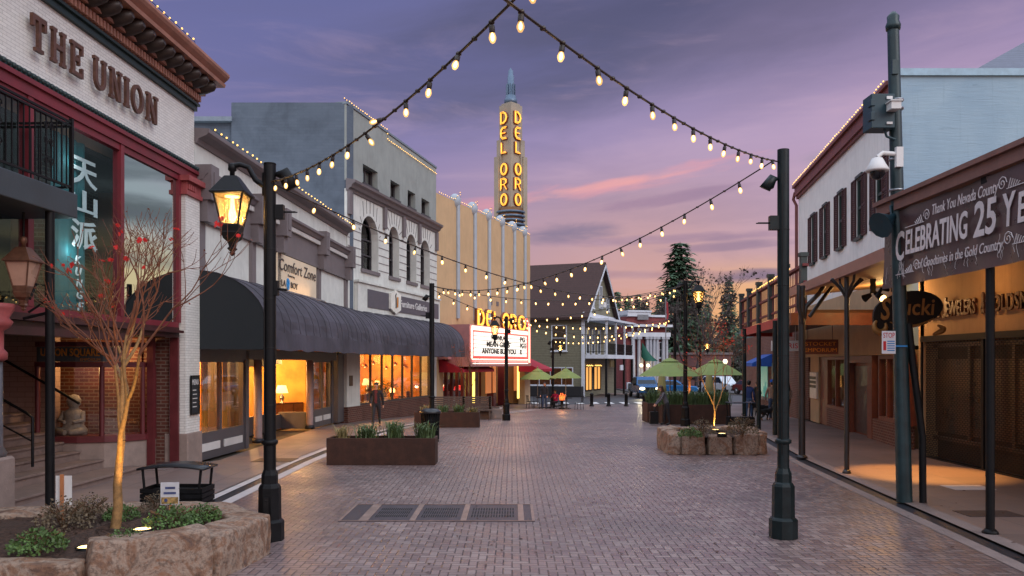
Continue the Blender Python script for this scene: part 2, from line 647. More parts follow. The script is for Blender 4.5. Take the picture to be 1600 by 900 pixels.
rockm, n, b = newmat('sandstone_rock')
co = n.n('ShaderNodeTexCoord').outputs['Object']
rk = n.noise(co, 2.6, 8, .68, .9)
c = n.ramp(rk, [(.28, C(88, 74, 70)), (.42, C(132, 98, 76)), (.52, C(158, 138, 122)), (.62, C(140, 100, 74)), (.75, C(180, 164, 150))])
rf_ = n.noise(co, 16, 5, .7)
c = n.mix(n.m('MULTIPLY', n.ss(rf_, .45, .68), .65), c, C(70, 54, 48))
n.put(b.inputs['Base Color'], c)
b.inputs['Roughness'].default_value = .8
bp = n.n('ShaderNodeBump')
bp.inputs['Strength'].default_value = .8
bp.inputs['Distance'].default_value = .05
n.put(bp.inputs['Height'], n.noise(co, 7, 8, .72, .8))
n.put(b.inputs['Normal'], bp.outputs[0])
corten = mk('rusted_steel', C(70, 44, 34), .75, .3, .25, 5, .25, 50, dirt=.5, streak=True)
soil = mk('bark_mulch', C(66, 46, 36), .95, 0, .5, 22, 1., 45)
awn = mk('charcoal_canvas', C(70, 66, 76), .85, 0, .32, .7, .5, 7, dirt=.4, streak=True)
awnend = mk('dark_teal_canvas', C(28, 34, 38), .8, 0, .1, 2, .2, 120)
redcanvas = mk('crimson_canvas', C(160, 22, 44), .75, 0, .1, 3, .2, 90)
greencanvas = mk('lime_canvas', C(122, 136, 72), .75, 0, .08, 2, .15, 90)
bluecanvas = mk('blue_canvas', C(20, 70, 150), .75, 0, .1, 3, .15, 90)
warmwall = mk('warm_plaster', C(196, 138, 70), .85, 0, .3, .9)
darkin = mk('dark_room', C(40, 34, 32), .9, 0, .3, 1.5)
woodd = lines('dark_wood', C(84, 50, 36), C(34, 20, 16), .14, .06, 'z', .6)
woodr = mk('oxblood_wood', C(104, 52, 38), .5, 0, .2, 3, .15, 40, dirt=.3)
floorw = lines('floorboards', C(120, 80, 50), C(50, 30, 20), .12, .05, 'xy', .4)
cream = mk('cream_plaster', C(176, 146, 112), .8, 0, .07, 1.5, .2, 40, dirt=.25, streak=True)
gold = mk('gold_leaf', C(196, 128, 52), .35, .7, .15, 8)
leafg = mk('green_leaf', C(62, 92, 44), .6, 0, .35, 6)
pineg = mk('conifer_needles', C(84, 112, 86), .8, 0, .4, .5)
barkm = mk('bark', C(100, 72, 48), .85, 0, .3, 12, .5, 40)
greybark = mk('grey_bark', C(86, 76, 72), .9, 0, .3, 4, .5, 20)
redleaf = mk('red_leaf', C(196, 30, 26), .6, 0, .3, 9)
rustleaf = mk('rust_leaf', C(168, 70, 36), .7, 0, .35, 9)
chrome = mk('steel', C(150, 152, 156), .3, .9, .1, 6)
rubber = mk('rubber', C(22, 22, 24), .8)
glass = glassmat('window_glass')
shopglass = glassmat('shop_glass', (1, .97, .93, 1), .30, .02)
upperglass = glassmat('upper_glass', (.9, .95, .95, 1), .05, .01)
mirror = glassmat('reflecting_glass', (.35, .38, .4, 1), 1.0, .62)
bulbm = emis('bulb_glow', (1, .70, .34, 1), 12.0)
bulbhot = emis('lamp_glow', (1, .62, .22, 1), 6.0)
fairy = emis('fairy_glow', (1, .55, .14, 1), 2.2)
neony = emis('yellow_neon', (1, .44, .05, 1), 1.7)
neonr = emis('red_neon', (1, .06, .05, 1), 2.2)
neonw = emis('white_neon', (1, .72, .55, 1), 2.2)
neonpink = emis('pink_neon', (1, .25, .22, 1), 1.5)
litpanel = emis('lit_reader_panel', (1, .93, .80, 1), .95)
head = emis('headlamp_glow', (1, .86, .45, 1), 7.0)
ambl = emis('amber_glow', (1, .5, .12, 1), 4.0)
warmwhite = emis('globe_glow', (1, .80, .55, 1), 2.0)
# ================================================================ the setting
def lerp_poly(pts, y):
    for (x0, y0), (x1, y1) in zip(pts, pts[1:]):
        if y <= y1 or (x1, y1) == pts[-1]:
            t = (y - y0) / (y1 - y0)
            return x0 + (x1 - x0) * t
LC = [(-5.0, -6), (-5.0, 21), (-4.85, 25), (-4.5, 29), (-4.0, 33), (-3.1, 37.5), (-1.9, 42.5), (-.6, 47), (2.4, 56)]
RC = [(5.6, -6), (5.75, 3), (6.1, 10), (6.55, 15.5), (7.05, 21), (7.9, 27), (8.9, 34), (10.1, 42), (13, 62)]
def ribbon(name, fa, fb, y0, y1, dz, m, step=1.5, nx=1):
    b = MB()
    k = max(1, int((y1 - y0) / step))
    vs, fs = [], []
    for i in range(k + 1):
        y = y0 + (y1 - y0) * i / k
        a, c = fa(y), fb(y)
        for j in range(nx + 1):
            vs.append((a + (c - a) * j / nx, y, zg(y) + dz))
    for i in range(k):
        for j in range(nx):
            q = i * (nx + 1) + j
            fs.append((q, q + 1, q + nx + 2, q + nx + 1))
    b.add(vs, fs, 0, True)
    return struct(b.build(name, m))

# herringbone clay pavers
pv, n, b = newmat('herringbone_pavers')
co = n.n('ShaderNodeTexCoord').outputs['Object']
px_, py_, pz_ = n.sep(co)[0:3]
CELL = .108
wob = n.noise(co, 1.3, 2)
gx = n.m('DIVIDE', px_, CELL)
gy = n.m('DIVIDE', py_, CELL)
ix, iy = n.m('FLOOR', gx), n.m('FLOOR', gy)
fx, fy = n.m('SUBTRACT', gx, ix), n.m('SUBTRACT', gy, iy)
k4 = n.m('FLOORED_MODULO', n.m('ADD', ix, iy), 4.0)
is0, is1 = n.m('LESS_THAN', k4, .5), n.m('MULTIPLY', n.m('GREATER_THAN', k4, .5), n.m('LESS_THAN', k4, 1.5))
is2, is3 = n.m('MULTIPLY', n.m('GREATER_THAN', k4, 1.5), n.m('LESS_THAN', k4, 2.5)), n.m('GREATER_THAN', k4, 2.5)
big = 9.0
dl = n.m('ADD', fx, n.m('MULTIPLY', is1, big))
dr = n.m('ADD', n.m('SUBTRACT', 1.0, fx), n.m('MULTIPLY', is0, big))
db = n.m('ADD', fy, n.m('MULTIPLY', is3, big))
dt = n.m('ADD', n.m('SUBTRACT', 1.0, fy), n.m('MULTIPLY', is2, big))
edge = n.m('MINIMUM', n.m('MINIMUM', dl, dr), n.m('MINIMUM', db, dt))
idx = n.m('SUBTRACT', ix, is1)
idy = n.m('SUBTRACT', iy, is3)
wn = n.n('ShaderNodeTexWhiteNoise', noise_dimensions='2D')
n.put(wn.inputs['Vector'], n.comb(idx, idy))
tone = wn.outputs[0]
base = n.ramp(tone, [(0, C(112, 90, 89)), (.35, C(125, 103, 101)), (.7, C(133, 111, 107)), (1, C(147, 126, 121))])
lg = n.noise(co, .22, 6, .6, .4)
base = n.mix(n.m('MULTIPLY', n.ss(lg, .42, .64), .6), base, C(66, 56, 60))
wear = n.noise(co, .07, 5, .6, .8)
base = n.mix(n.m('MULTIPLY', n.ss(wear, .45, .62), .5), base, C(142, 120, 114))
gum = n.n('ShaderNodeTexVoronoi')
n.put(gum.inputs['Vector'], n.comb(px_, py_))
gum.inputs['Scale'].default_value = 1.6
base = n.mix(n.m('MULTIPLY', n.ss(gum.outputs['Distance'], .075, .045), .6), base, C(50, 42, 46))
spot = n.noise(co, 1.1, 4, .7, 1.2)
base = n.mix(n.m('MULTIPLY', n.ss(spot, .60, .72), .5), base, C(66, 56, 62))
fine = n.noise(co, 26, 4, .65)
base = n.mix(n.m('MULTIPLY', n.ss(fine, .45, .7), .3), base, C(84, 70, 70))
joint = n.ss(n.m('ADD', edge, n.m('MULTIPLY', n.m('SUBTRACT', fine, .5), .10)), .12, .03)
col = n.mix(n.m('MULTIPLY', joint, n.m('MULTIPLY_ADD', spot, .9, .35)), base, C(40, 33, 37))
n.put(b.inputs['Base Color'], col)
n.put(b.inputs['Roughness'], n.m('ADD', n.m('MULTIPLY', lg, .35), n.m('MULTIPLY_ADD', tone, .16, .15)))
b.inputs['Specular IOR Level'].default_value = .75
bp = n.n('ShaderNodeBump')
bp.inputs['Strength'].default_value = .55
bp.inputs['Distance'].default_value = .012
n.put(bp.inputs['Height'], n.m('ADD', n.m('ADD', n.ss(edge, .0, .14), n.m('MULTIPLY', tone, .8)), n.m('MULTIPLY', fine, .3)))
n.put(b.inputs['Normal'], bp.outputs[0])

# flagged concrete pavement with score lines
fl, n, b = newmat('scored_concrete')
co = n.n('ShaderNodeTexCoord').outputs['Object']
t = n.n('ShaderNodeTexBrick')
n.put(t.inputs['Vector'], co)
t.inputs['Color1'].default_value = C(132, 114, 110)
t.inputs['Color2'].default_value = C(118, 102, 98)
t.inputs['Mortar'].default_value = C(84, 74, 74)
t.inputs['Scale'].default_value = 1
t.inputs['Brick Width'].default_value = 1.55
t.inputs['Row Height'].default_value = 1.5
t.inputs['Mortar Size'].default_value = .010
t.offset = .0
lg = n.noise(co, .5, 6, .65, .5)
fine = n.noise(co, 18, 5, .65)
c = n.mix(n.m('MULTIPLY', n.ss(lg, .4, .7), .4), t.outputs[0], C(104, 88, 86))
c = n.mix(n.m('MULTIPLY', n.ss(fine, .5, .75), .25), c, C(96, 84, 82))
n.put(b.inputs['Base Color'], c)
n.put(b.inputs['Roughness'], n.m('MULTIPLY_ADD', lg, .4, .36))
bp = n.n('ShaderNodeBump')
bp.inputs['Strength'].default_value = .3
bp.inputs['Distance'].default_value = .01
n.put(bp.inputs['Height'], n.m('SUBTRACT', n.m('MULTIPLY', fine, .4), t.outputs[1]))
n.put(b.inputs['Normal'], bp.outputs[0])

gr = MB()
vs, fs = [], []
ys = [-60, 0, 15, 28, 32, 36, 40, 44, 48, 52, 56, 60, 90, 200, 500, 1500]
for y in ys:
    for x in (-1200, -60, -20, 20, 60, 1200):
        vs.append((x, y, zg(y) - .08))
for i in range(len(ys) - 1):
    for j in range(5):
        fs.append((i * 6 + j, i * 6 + j + 1, i * 6 + j + 7, i * 6 + j + 6))
gr.add(vs, fs, 0, True)
struct(gr.build('ground', earth))
ribbon('street', lambda y: lerp_poly(LC, y) - .02, lambda y: lerp_poly(RC, y) + .02, -6, 62, 0, pv, 1.5, 1)
wl = lambda y: (-8.3 - 4.5 * (1 if y < 19.5 else 0)) if y < 20.5 else ((-7.5) if y < 35.5 else (L3.w((y - 35.7) * 1.03).x - .6 if y < 47.6 else L4.w((y - 47.6) * 1.06).x - .8))
ribbon('left_pavement', wl, lambda y: lerp_poly(LC, y) - .62, -6, 62, .012, fl, .8)
fl_shaded = fl.copy()  # darker copy: shade under the right canopies is put into the colour
fl_shaded.node_tree.nodes['Brick Texture'].inputs['Color1'].default_value = C(116, 97, 92)
fl_shaded.node_tree.nodes['Brick Texture'].inputs['Color2'].default_value = C(104, 88, 84)
ribbon('right_pavement', lambda y: lerp_poly(RC, y) + .66, lambda y: 11.2 if y < 22 else 11.6 + (y - 22) * .155, -6, 62, .03, fl_shaded, 1.0)
for side, f, sg in (('left', LC, -1), ('right', RC, 1)):
    for nm, a, c, dz, m in (('kerb_band', 0, .22, .006, bandc if sg < 0 else concrete), ('gutter_strip', .22, .44, .001, drain), ('pavement_edge', .44, .7 if sg > 0 else .66, .012 if sg < 0 else .034, bandc if sg < 0 else concrete)):
        if sg < 0:
            ribbon(nm, lambda y: lerp_poly(f, y) - c, lambda y: lerp_poly(f, y) - a, -6, 56, dz, m, 1.0)
        else:
            ribbon(nm, lambda y: lerp_poly(f, y) + a, lambda y: lerp_poly(f, y) + c, -6, 62, dz, m, 1.0)
ribbon('cross_street', lambda y: -90, lambda y: 90, 62, 80, .0, asphalt, 6)
for i in range(9):
    x0 = 1.5 + i * 1.15
    ribbon('crosswalk_marking', lambda y: x0, lambda y: x0 + .55, 63.0, 65.6, .005, white, 2)
ribbon('far_pavement', lambda y: 5.5, lambda y: 40, 80, 84, .06, concrete, 4)
ribbon('side_road', lambda y: 12.5, lambda y: 26, 84.1, 140, .01, asphalt, 10)
hb = MB()
vs, fs = [], []
N = 60
for i in range(N + 1):
    x = -260 + 560 * i / N
    h = 9 + 4 * math.sin(i * .5) + 3 * math.sin(i * 1.3 + 1) + rnd.uniform(-.5, .5)
    vs += [(x, 250, -1), (x, 300, h * .7), (x, 380, h + 3)]
for i in range(N):
    for j in range(2):
        q = i * 3 + j
        fs.append((q, q + 3, q + 4, q + 1))
hb.add(vs, fs, 0, True)
struct(hb.build('hill', mk('wooded_hill', C(46, 52, 50), 1, 0, .4, .08)))


# roof-line strings of tiny warm bulbs: a thing with one child per bulb
fm = MB()
fm.ball((0, 0, 0), .026, 6, 4)
fairy_me = fm.mesh('fairy_bulb', fairy)
def fairy_string(label, pts, step=.3, maxn=95):
    o = MB().tube(pts, .008, 4).build('roof_light_string', black)
    tag(o, label, 'light string', 'strings of tiny lights along roof edges')
    P = [Vector(p) for p in pts]
    L = sum((P[i + 1] - P[i]).length for i in range(len(P) - 1))
    k = min(maxn, int(L / step))
    for i in range(k):
        d = L * (i + .5) / k
        for a, c in zip(P, P[1:]):
            l = (c - a).length
            if d <= l:
                q = a + (c - a) * (d / l)
                break
            d -= l
        bo = bpy.data.objects.new('bulb', fairy_me)
        bo.location = q + Vector((rnd.uniform(-.015, .015), rnd.uniform(-.015, .015), .03 + rnd.uniform(-.015, .015)))
        bo.parent = o
        COL.objects.link(bo)
    return o


# ================================================================ the corner building with the big lettered frieze
U = L1.root('corner_building', 'white glazed brick corner building with THE UNION lettering and bracketed cornice', 'building')
UE = 10.58
b = MB()
b.box(-7, UE, .0, .35, 7.33, 8.78)
b.build('brick_frieze', tile, U)
b = MB()
b.box(-7, UE, .36, 12, 6.75, 9.7)
b.box(-7, UE, 4.5, 12, 0, 6.75)
b.box(UE - .02, UE - .35, .36, 4.5, 0, 6.75)
b.box(-7, UE, .02, .3, 9.74, 10.42)
b.build('wall', cream, U)
b = MB()
b.box(-7, UE + .02, -.07, .4, 6.95, 7.22).box(-7, UE + .02, -.12, .3, 7.14, 7.22)
b.build('red_beam', redpaint, U)
b = MB()
b.box(-7, UE + .03, -.10, .2, 7.222, 7.33)
for i in range(110):
    b.ball((UE - .05 - i * .13, -.10, 7.285), .05, 6, 4)
b.box(-7, UE + .03, -.07, .2, 8.72, 8.84)
b.box(-7, UE + .06, -.13, .2, 8.842, 8.90)
b.build('teal_moulding', teal, U)
b = MB()
b.box(-7, UE + .04, -.10, .3, 8.903, 9.12)
for i in range(120):
    b.box(UE - .03 - i * .125 - .075, UE - .03 - i * .125, -.19, -.10, 8.93, 9.08)
b.box(-7, UE + .12, -.24, .3, 9.123, 9.19)
b.box(-7, UE + .1, -.16, .3, 9.193, 9.42)
b.profx([(.3, 9.423), (-.62, 9.423), (-.64, 9.50), (-.58, 9.52), (-.70, 9.62), (-.74, 9.68), (-.74, 9.74), (.3, 9.74)], -7, UE + .40)
co_ = b.build('cornice', cornred, U)
b = MB()
for i in range(38):
    x = UE - .10 - i * .46
    b.tube([(x, -.10, 9.25), (x, -.30, 9.27), (x, -.50, 9.31), (x, -.57, 9.33)], [.17, .16, .13, .07], 8)
b.box(-7, UE + .3, -.30, -.17, 9.36, 9.421)
b.build('bracket', mk('dark_bronze', C(52, 40, 36), .5, .2, .3, 8, .2, 40), co_)
# slab-serif raised letters
def slab(b, ch, x, z, w, h, y, d, mi=0):
    s = .19 * w
    t = .12 * h
    e = .10 * w
    bx = lambda a, c, p, q: b.box(x + a * w, x + c * w, y - d, y, z + p * h, z + q * h, mi)
    sw = s / w
    if ch == 'T':
        bx(0, 1, .85, 1); bx(.5 - sw / 2, .5 + sw / 2, .10, .85); bx(0, .16, .66, .85); bx(.84, 1, .66, .85); bx(.22, .78, 0, .10)
    elif ch == 'H':
        for a in (.08, .92 - sw):
            bx(a, a + sw, .1, .9); bx(a - .08, a + sw + .08, 0, .1); bx(a - .08, a + sw + .08, .9, 1)
        bx(.08 + sw, .92 - sw, .43, .57)
    elif ch == 'E':
        bx(.1, .1 + sw, .12, .88); bx(0, 1, 0, .12); bx(0, 1, .88, 1); bx(.1 + sw, .72, .44, .56)
        bx(.84, 1, .12, .3); bx(.84, 1, .7, .88); bx(.6, .72, .35, .44); bx(.6, .72, .56, .66)
    elif ch == 'I':
        bx(.5 - .3, .5 + .3, .1, .9); bx(0, 1, 0, .1); bx(0, 1, .9, 1)
    elif ch == 'N':
        bx(.08, .08 + sw * .7, .1, .9); bx(.92 - sw * .7, .92, .0, .9)
        bx(-.02, .35, .9, 1); bx(.68, 1.04, .9, 1); bx(-.02, .34, 0, .1)
        b.prism([(x + .1 * w, z + .9 * h), (x + .38 * w, z + .9 * h), (x + .92 * w, z), (x + .66 * w, z)], y - d + .004, y - .003, mi)
    elif ch in 'UO':
        for a in ((.08, .92 - sw) if ch == 'U' else (0, 1 - sw)):
            if ch == 'U':
                bx(a, a + sw, .35, .9); bx(a - .08, a + sw + .08, .9, 1)
        k = 20 if ch == 'O' else 10
        for i in range(k):
            a0, a1 = (PI + PI * i / 10, PI + PI * (i + 1) / 10) if ch == 'U' else (2 * PI * i / 20, 2 * PI * (i + 1) / 20)
            cx, cz = x + .5 * w, z + (.35 if ch == 'U' else .5) * h
            ro, rz_ = (.42 if ch == 'U' else .52) * w, (.35 if ch == 'U' else .5) * h
            ri, rj = ro - s, rz_ - t
            b.prism([(cx + ri * math.cos(a0), cz + rj * math.sin(a0)), (cx + ro * math.cos(a0), cz + rz_ * math.sin(a0)),
                     (cx + ro * math.cos(a1), cz + rz_ * math.sin(a1)), (cx + ri * math.cos(a1), cz + rj * math.sin(a1))], y - d, y, mi)
b = MB()
for ch, p0, p1 in (('T', 38, 66), ('H', 69, 97), ('E', 100, 123), ('U', 136, 161), ('N', 162, 184), ('I', 185, 194), ('O', 197, 218), ('N', 220, 241)):
    slab(b, ch, L1.U(p0), 7.72, (L1.U(p1) - L1.U(p0)) * .80, .60, -.09, .06)
for q in (7.8, 8.2):
    pass
b.build('raised_lettering', mk('bronze_letters', C(96, 66, 54), .5, .3, .25, 9, .2, 60), U)
# upper window zone
zb, zt = 3.45, 6.95
b = MB()
um, ue = L1.U(188), L1.U(277)
for u0, u1 in ((um - .07, um + .07), (ue - .02, ue + .10), (L1.U(104) - 1.2, L1.U(104) - 1.05)):
    b.box(u0, u1, -.05, .12, zb, zt - .003)
b.box(-7, ue, -.04, .15, zb - .12, zb)
b.box(-7, ue, -.03, .10, 6.82, 6.945)
b.build('window_frame', redpaint, U)
b = MB()
b.box(-7, L1.U(190), -.12, .2, 2.96, 3.10).box(-7, ue, -.05, .2, 3.102, 3.33)
b.box(2.0, ue, -.16, .14, 3.2, 3.26)
b.build('floor_band', mk('maroon_band', C(62, 28, 28), .5, 0, .2, 3), U)
b = MB()
b.box(um + .08, ue - .03, .02, .035, zb + .005, 6.815)
b.build('window_pane', mirror, U)
b = MB()
b.box(-7, um - .08, .02, .035, zb + .005, 6.815)
b.build('window_pane', upperglass, U)
b = MB()
b.box(-7, UE - .4, .5, 4.45, 3.12, 3.20).box(-7, UE - .4, .36, 4.4, 6.64, 6.74)
b.box(-7, UE - .4, 4.38, 4.45, 0, 6.6)
b.build('interior', darkin, U)
b = MB()
b.box(um - 1.0, um - .35, 1.0, 1.3, 3.2, 6.6).box(um + 1.2, um + 3.2, 2.2, 2.5, 3.2, 6.6)
b.build('inner_brickwork', redbrick, U)
# right pilaster
pa = L1.U(281)
b = MB()
b.box(pa, UE - .003, -.14, .35, .82, 6.5)
b.build('pilaster', tile, U)
b = MB()
b.box(pa - .03, UE + .02, -.2, .36, 0, .82)
b.build('pilaster_base', stone, U, .02)
b = MB()
b.box(pa - .06, UE + .03, -.2, .36, 6.5, 6.6).box(pa - .02, UE + .01, -.17, .36, 6.6, 6.82).box(pa - .1, UE + .05, -.27, .36, 6.82, 6.948)
for i in range(4):
    b.box(pa + .05 + i * .11, pa + .12 + i * .11, -.2, -.17, 6.64, 6.76)
b.build('pilaster_capital', mk('pink_trim', C(150, 72, 72), .6, 0, .15, 4, .15, 30), U)
# ground floor: stair, tiled side wall, curved window bay, brick entry
def l1(X, Y): return L1.loc(X, Y)
b = MB()
yy = [(.50, .15), (1.25, .345), (1.7, .54), (2.05, .745), (2.4, .95), (2.75, 1.16), (3.1, 1.37), (3.45, 1.58), (3.8, 1.79), (4.15, 2.0)]
uR = 8.62
for i, (y, z) in enumerate(yy):
    r = uR + (.10 - .0 * i if i else .35)
    b.box(-7, r, y, 4.5, z - (.15 if i == 0 else .2) - .0, z - .045)
    b.box(-7, r + .03, y - .035, 4.5, z - .045, z)
b.build('stair', mk('stair_stone', C(126, 106, 98), .75, 0, .12, 4, .3, 30, dirt=.4), U, .008)
b = MB()
b.box(uR + .14, uR + .34, 2.42, 4.4, 0, 3.12)
b.build('side_wall', brick('pink_white_tile', C(164, 140, 130), C(154, 130, 120), C(110, 90, 82), .36, .115, .006, .5, .3, .2), U)
bay = [l1(-10.5, 18.5), l1(-9.7, 18.52), l1(-9.15, 18.66), l1(-8.78, 18.92), l1(-8.52, 19.3), l1(-8.45, 19.75)]
back = [l1(-8.9, 19.8), l1(-9.2, 19.3), l1(-10.5, 18.95)]
b = MB()
b.prismz([p for p in bay] + back, 0, .72)
b.build('bay_base', stone, U, .02)
b = MB()
sill = [(p[0] - .03, p[1] - .03) for p in bay]
b.prismz(sill + back, .72, .86)
def baystrip(b, z0, z1, off=0.0, i0=0, i1=6, mi=0, th=.12):
    q = [(p[0] + off * .3, p[1] + off) for p in bay[i0:i1]]
    b.prismz(q + [(p[0] + .02, p[1] + th) for p in reversed(q)], z0, z1, mi)
baystrip(b, 2.40, 2.52, .02)
baystrip(b, 2.86, 2.97, .0)
for i in (0, 2, 4, 5):
    u0, v0 = bay[i]
    b.tube([(u0, v0 + .05, .86), (u0, v0 + .05, 2.42)], .055, 8)
b.build('bay_frame', mk('maroon_paint', C(92, 34, 38), .45, 0, .15, 4), U)
b = MB()
baystrip(b, .86, 2.4, .05, 0, 6, 0, .012)
b.build('bay_pane', shopglass, U)
sgn = MB()
baystrip(sgn, 2.525, 2.855, .03, 0, 4, 0, .06)
so_ = sgn.build('sign_board', mk('slate_sign', C(70, 84, 88), .5, 0, .1, 4), U)
p0, p1 = Vector(bay[0]), Vector(bay[2])
dl_ = (p1 - p0)
ang = math.atan2(dl_.y, dl_.x)
t = MB(Matrix.Translation((p0.x, p0.y, 0)) @ Matrix.Rotation(ang, 4, 'Z'))
t.text('UNION SQUARE', .08, 2.62, dl_.length - .12, .2, -.14, .02, 0, 0, .02)
t.text('EMPORIUM', dl_.length - .45, 2.545, .42, .06, -.14, .012)
t.build('sign_lettering', gold, so_)
b = MB()
bx0 = l1(-10.6, 19.9)
b.box(bx0[0] - .1, bx0[0] + .1, .9, 3.2, 0, 2.96)
b.box(9.75, 9.98, .25, 4.4, 0, 3.1)
b.box(9.98, pa - .05, 1.5, 1.7, 0, 3.1)
b.build('entry_brickwork', redbrick, U)
b = MB()
b.box(9.35, 9.47, .45, .6, .0, 3.1).box(9.48, 9.74, .6, .66, .1, 2.9)
b.box(pa - .1, pa - .02, .0, .2, .0, 3.1)
b.build('entry_door', mk('maroon_paint', C(92, 34, 38)), U)
b = MB()
b.box(9.2, UE - .36, .1, 4.4, -.02, .03)
b.build('entry_floor', concrete, U)
# ornate column at the near end of the stair
cx, cy = l1(-8.05, 12.9)
b = MB()
b.lathe([(.3, 0), (.3, 1.0), (.26, 1.04)], (cx, cy, 0), 4, 0, False, PI / 4)
b.build('column_plinth', stone, U)
b = MB()
b.lathe([(.17, 1.02), (.2, 1.1), (.14, 1.2), (.135, 2.55)], (cx, cy, 0), 14)
b.build('column_shaft', mk('grey_column', C(92, 88, 90), .4, .2, .2, 5), U)
b = MB()
b.lathe([(.14, 2.52), (.2, 2.56), (.2, 2.66), (.15, 2.72), (.15, 3.0), (.24, 3.06), (.28, 3.14), (.22, 3.2), (.3, 3.34), (.3, 3.42)], (cx, cy, 0), 14)
b.build('column_capital', mk('pink_trim', C(150, 72, 72)), U)
# handrails
b = MB()
def W1(X, Y, z):
    a, c = l1(X, Y)
    return (a, c, z)
b.tube([W1(-9.45, 16.4, .45), W1(-9.45, 16.4, 1.42), W1(-9.55, 16.4, 1.5), W1(-11.4, 16.4, 2.55)], .028, 8)
b.tube([W1(-9.45, 16.4, .95), W1(-11.4, 16.4, 2.0)], .018, 6)
b.tube([W1(-9.6, 18.45, 1.6), W1(-10.3, 18.45, 2.02), W1(-12.2, 18.45, 3.1)], .03, 8)
b.build('handrail', black, U)
# balcony
b = MB()
b.box(-7, l1(0, 13.5)[0], -.92, .3, 4.88, 5.28)
bs_ = b.build('balcony', mk('balcony_steel', C(58, 66, 72), .5, .2, .12, 3, .1, 30), U, .015)
b = MB()
ub = l1(0, 13.42)[0]
for z in (5.36, 6.42, 6.36):
    b.box(-7, ub, -.89, -.855, z, z + .035)
    b.box(ub - .035, ub, -.853, 0, z, z + .035)
for i in range(42):
    x = ub - .02 - i * .14
    b.box(x - .009, x + .009, -.88, -.862, 5.395, 6.36)
    if i % 9 in (4, 5):
        for zc, sgn_ in ((5.65, 1), (5.98, -1), (6.2, 1)):
            b.tube([(x + .06 * math.cos(a) * (1 - a / 12), -.872, zc + sgn_ * .08 * math.sin(a) * (1 - a / 12)) for a in [k * .6 for k in range(12)]], .009, 4)
for i in range(7):
    b.box(ub - .028, ub - .01, -.85 + i * .13, -.832 + i * .13, 5.395, 6.36)
b.box(ub - .05, ub + .005, -.9, -.845, 5.28, 6.5)
b.build('balcony_railing', black, bs_)
b = MB()
pp = gp(78, 815)
a, c = l1(pp.x, pp.y)
b.tube([(a, c, 0), (a, c, 4.88)], .07, 10)
b.build('balcony_post', black, U)
fairy_string('string of tiny lights along the parapet above the bracketed cornice', [L1.w(2, -.02, 10.44), L1.w(UE, -.02, 10.44), L1.w(UE, -.02, 9.8)], .3, 30)
# hanging banner inside the upper window
H = L1.root('cloth_banner', 'tall dark teal banner with white brush characters hanging inside the upper window', 'banner')
u0, u1 = L1.U(106), L1.U(160)
b = MB()
k = 14
vs, fs = [], []
for j in range(k + 1):
    x = u0 + (u1 - u0) * j / k
    for z in (3.5, 6.75):
        vs.append((x, .32 + .03 * math.sin(j * 1.9), z))
for j in range(k):
    fs.append((2 * j, 2 * j + 2, 2 * j + 3, 2 * j + 1))
b.add(vs, fs, 0, True)
b.build('cloth', mk('teal_cloth', C(20, 92, 98), .8, 0, .15, 3, emit=None), H)
b = MB()
lw = mk('white_print', C(206, 214, 216), .7, 0, .04)
for ch, py0, py1 in (('天', 248, 292), ('山', 298, 334), ('派', 344, 390)):
    za, zb_ = L1.Z(132, py1, .25), L1.Z(132, py0, .25)
    b.text(ch, L1.U(112, .25), za, L1.U(153, .25) - L1.U(112, .25), zb_ - za, .27, .012, 0, 0, .02)
for i, ch in enumerate('KUNGFU'):
    zc = L1.Z(124, 400 + i * 18, .25)
    b.text(ch, L1.U(118 + i, .25), zc - .16, .22, .16, .27, .012, 0, .25, .02)
b.build('lettering', lw, H)
lamp(L1.w(L1.U(132), .17, 6.3), 3, (.8, .95, 1), .06)  # two added lights between pane and cloth brighten the banner, no fixture
lamp(L1.w(L1.U(132), .16, 4.6), 6, (.8, .95, 1), .06)
lamp(L1.w(9.3, 1.3, 2.7), 30, (1, .55, .22), .15)
lamp(L1.w(8.9, 1.8, 2.4), 25, (1, .6, .25), .15)
# statue behind the bay window
st = thing('stone_statue', 'grey stone seated figure statue behind the curved bay window', 'statue', L1.w(*[*l1(-9.98, 18.95)], .86))
b = MB()
b.lathe([(.0, 0), (.26, .0), (.27, .12), (.2, .22), (.19, .4), (.2, .52), (.1, .6), (.09, .64), (.14, .7), (.145, .8), (.09, .9), (.0, .93)], (0, 0, 0), 12, 0, True, 0, 1.15, .8)
for sgn_ in (-1, 1):
    b.tube([(sgn_ * .2, 0, .52), (sgn_ * .27, -.1, .34), (sgn_ * .1, -.2, .3)], [.06, .055, .04], 7)
    b.tube([(sgn_ * .05, -.08, .1), (sgn_ * .28, -.2, .1), (sgn_ * .06, -.27, .07)], [.09, .085, .06], 7)
b.build('body', mk('statue_stone', C(134, 128, 124), .85, 0, .2, 12, .4, 30), st)

# ================================================================ the low white furniture shop
FS = L2.root('furniture_shop', 'low pale stucco shop with grey bracketed entablature and warm lit windows', 'shop building')
FE = 15.14
b = MB()
b.box(.02, FE - .005, .0, .3, 4.4, 8.0)
b.box(.02, FE - .005, .31, 14, 7.2, 7.9)
b.box(.02, FE - .005, 6.6, 14, 0, 7.2)
b.build('wall', stucco, FS)
b = MB()
b.profx([(.3, 7.95), (-.05, 7.95), (-.10, 8.06), (-.30, 8.14), (-.36, 8.2), (-.36, 8.3), (.3, 8.34)], .02, FE - .01)
b.box(.02, FE - .01, -.07, .0, 6.15, 6.98)
b.profx([(0, 6.98), (-.12, 6.98), (-.14, 7.04), (-.22, 7.06), (-.28, 7.16), (-.34, 7.2), (-.34, 7.28), (0, 7.34)], .02, FE - .01)
b.box(.02, FE - .01, -.10, 0, 6.05, 6.15)
tw = [L2.U(p) for p in (314, 407, 433, 508, 538)]
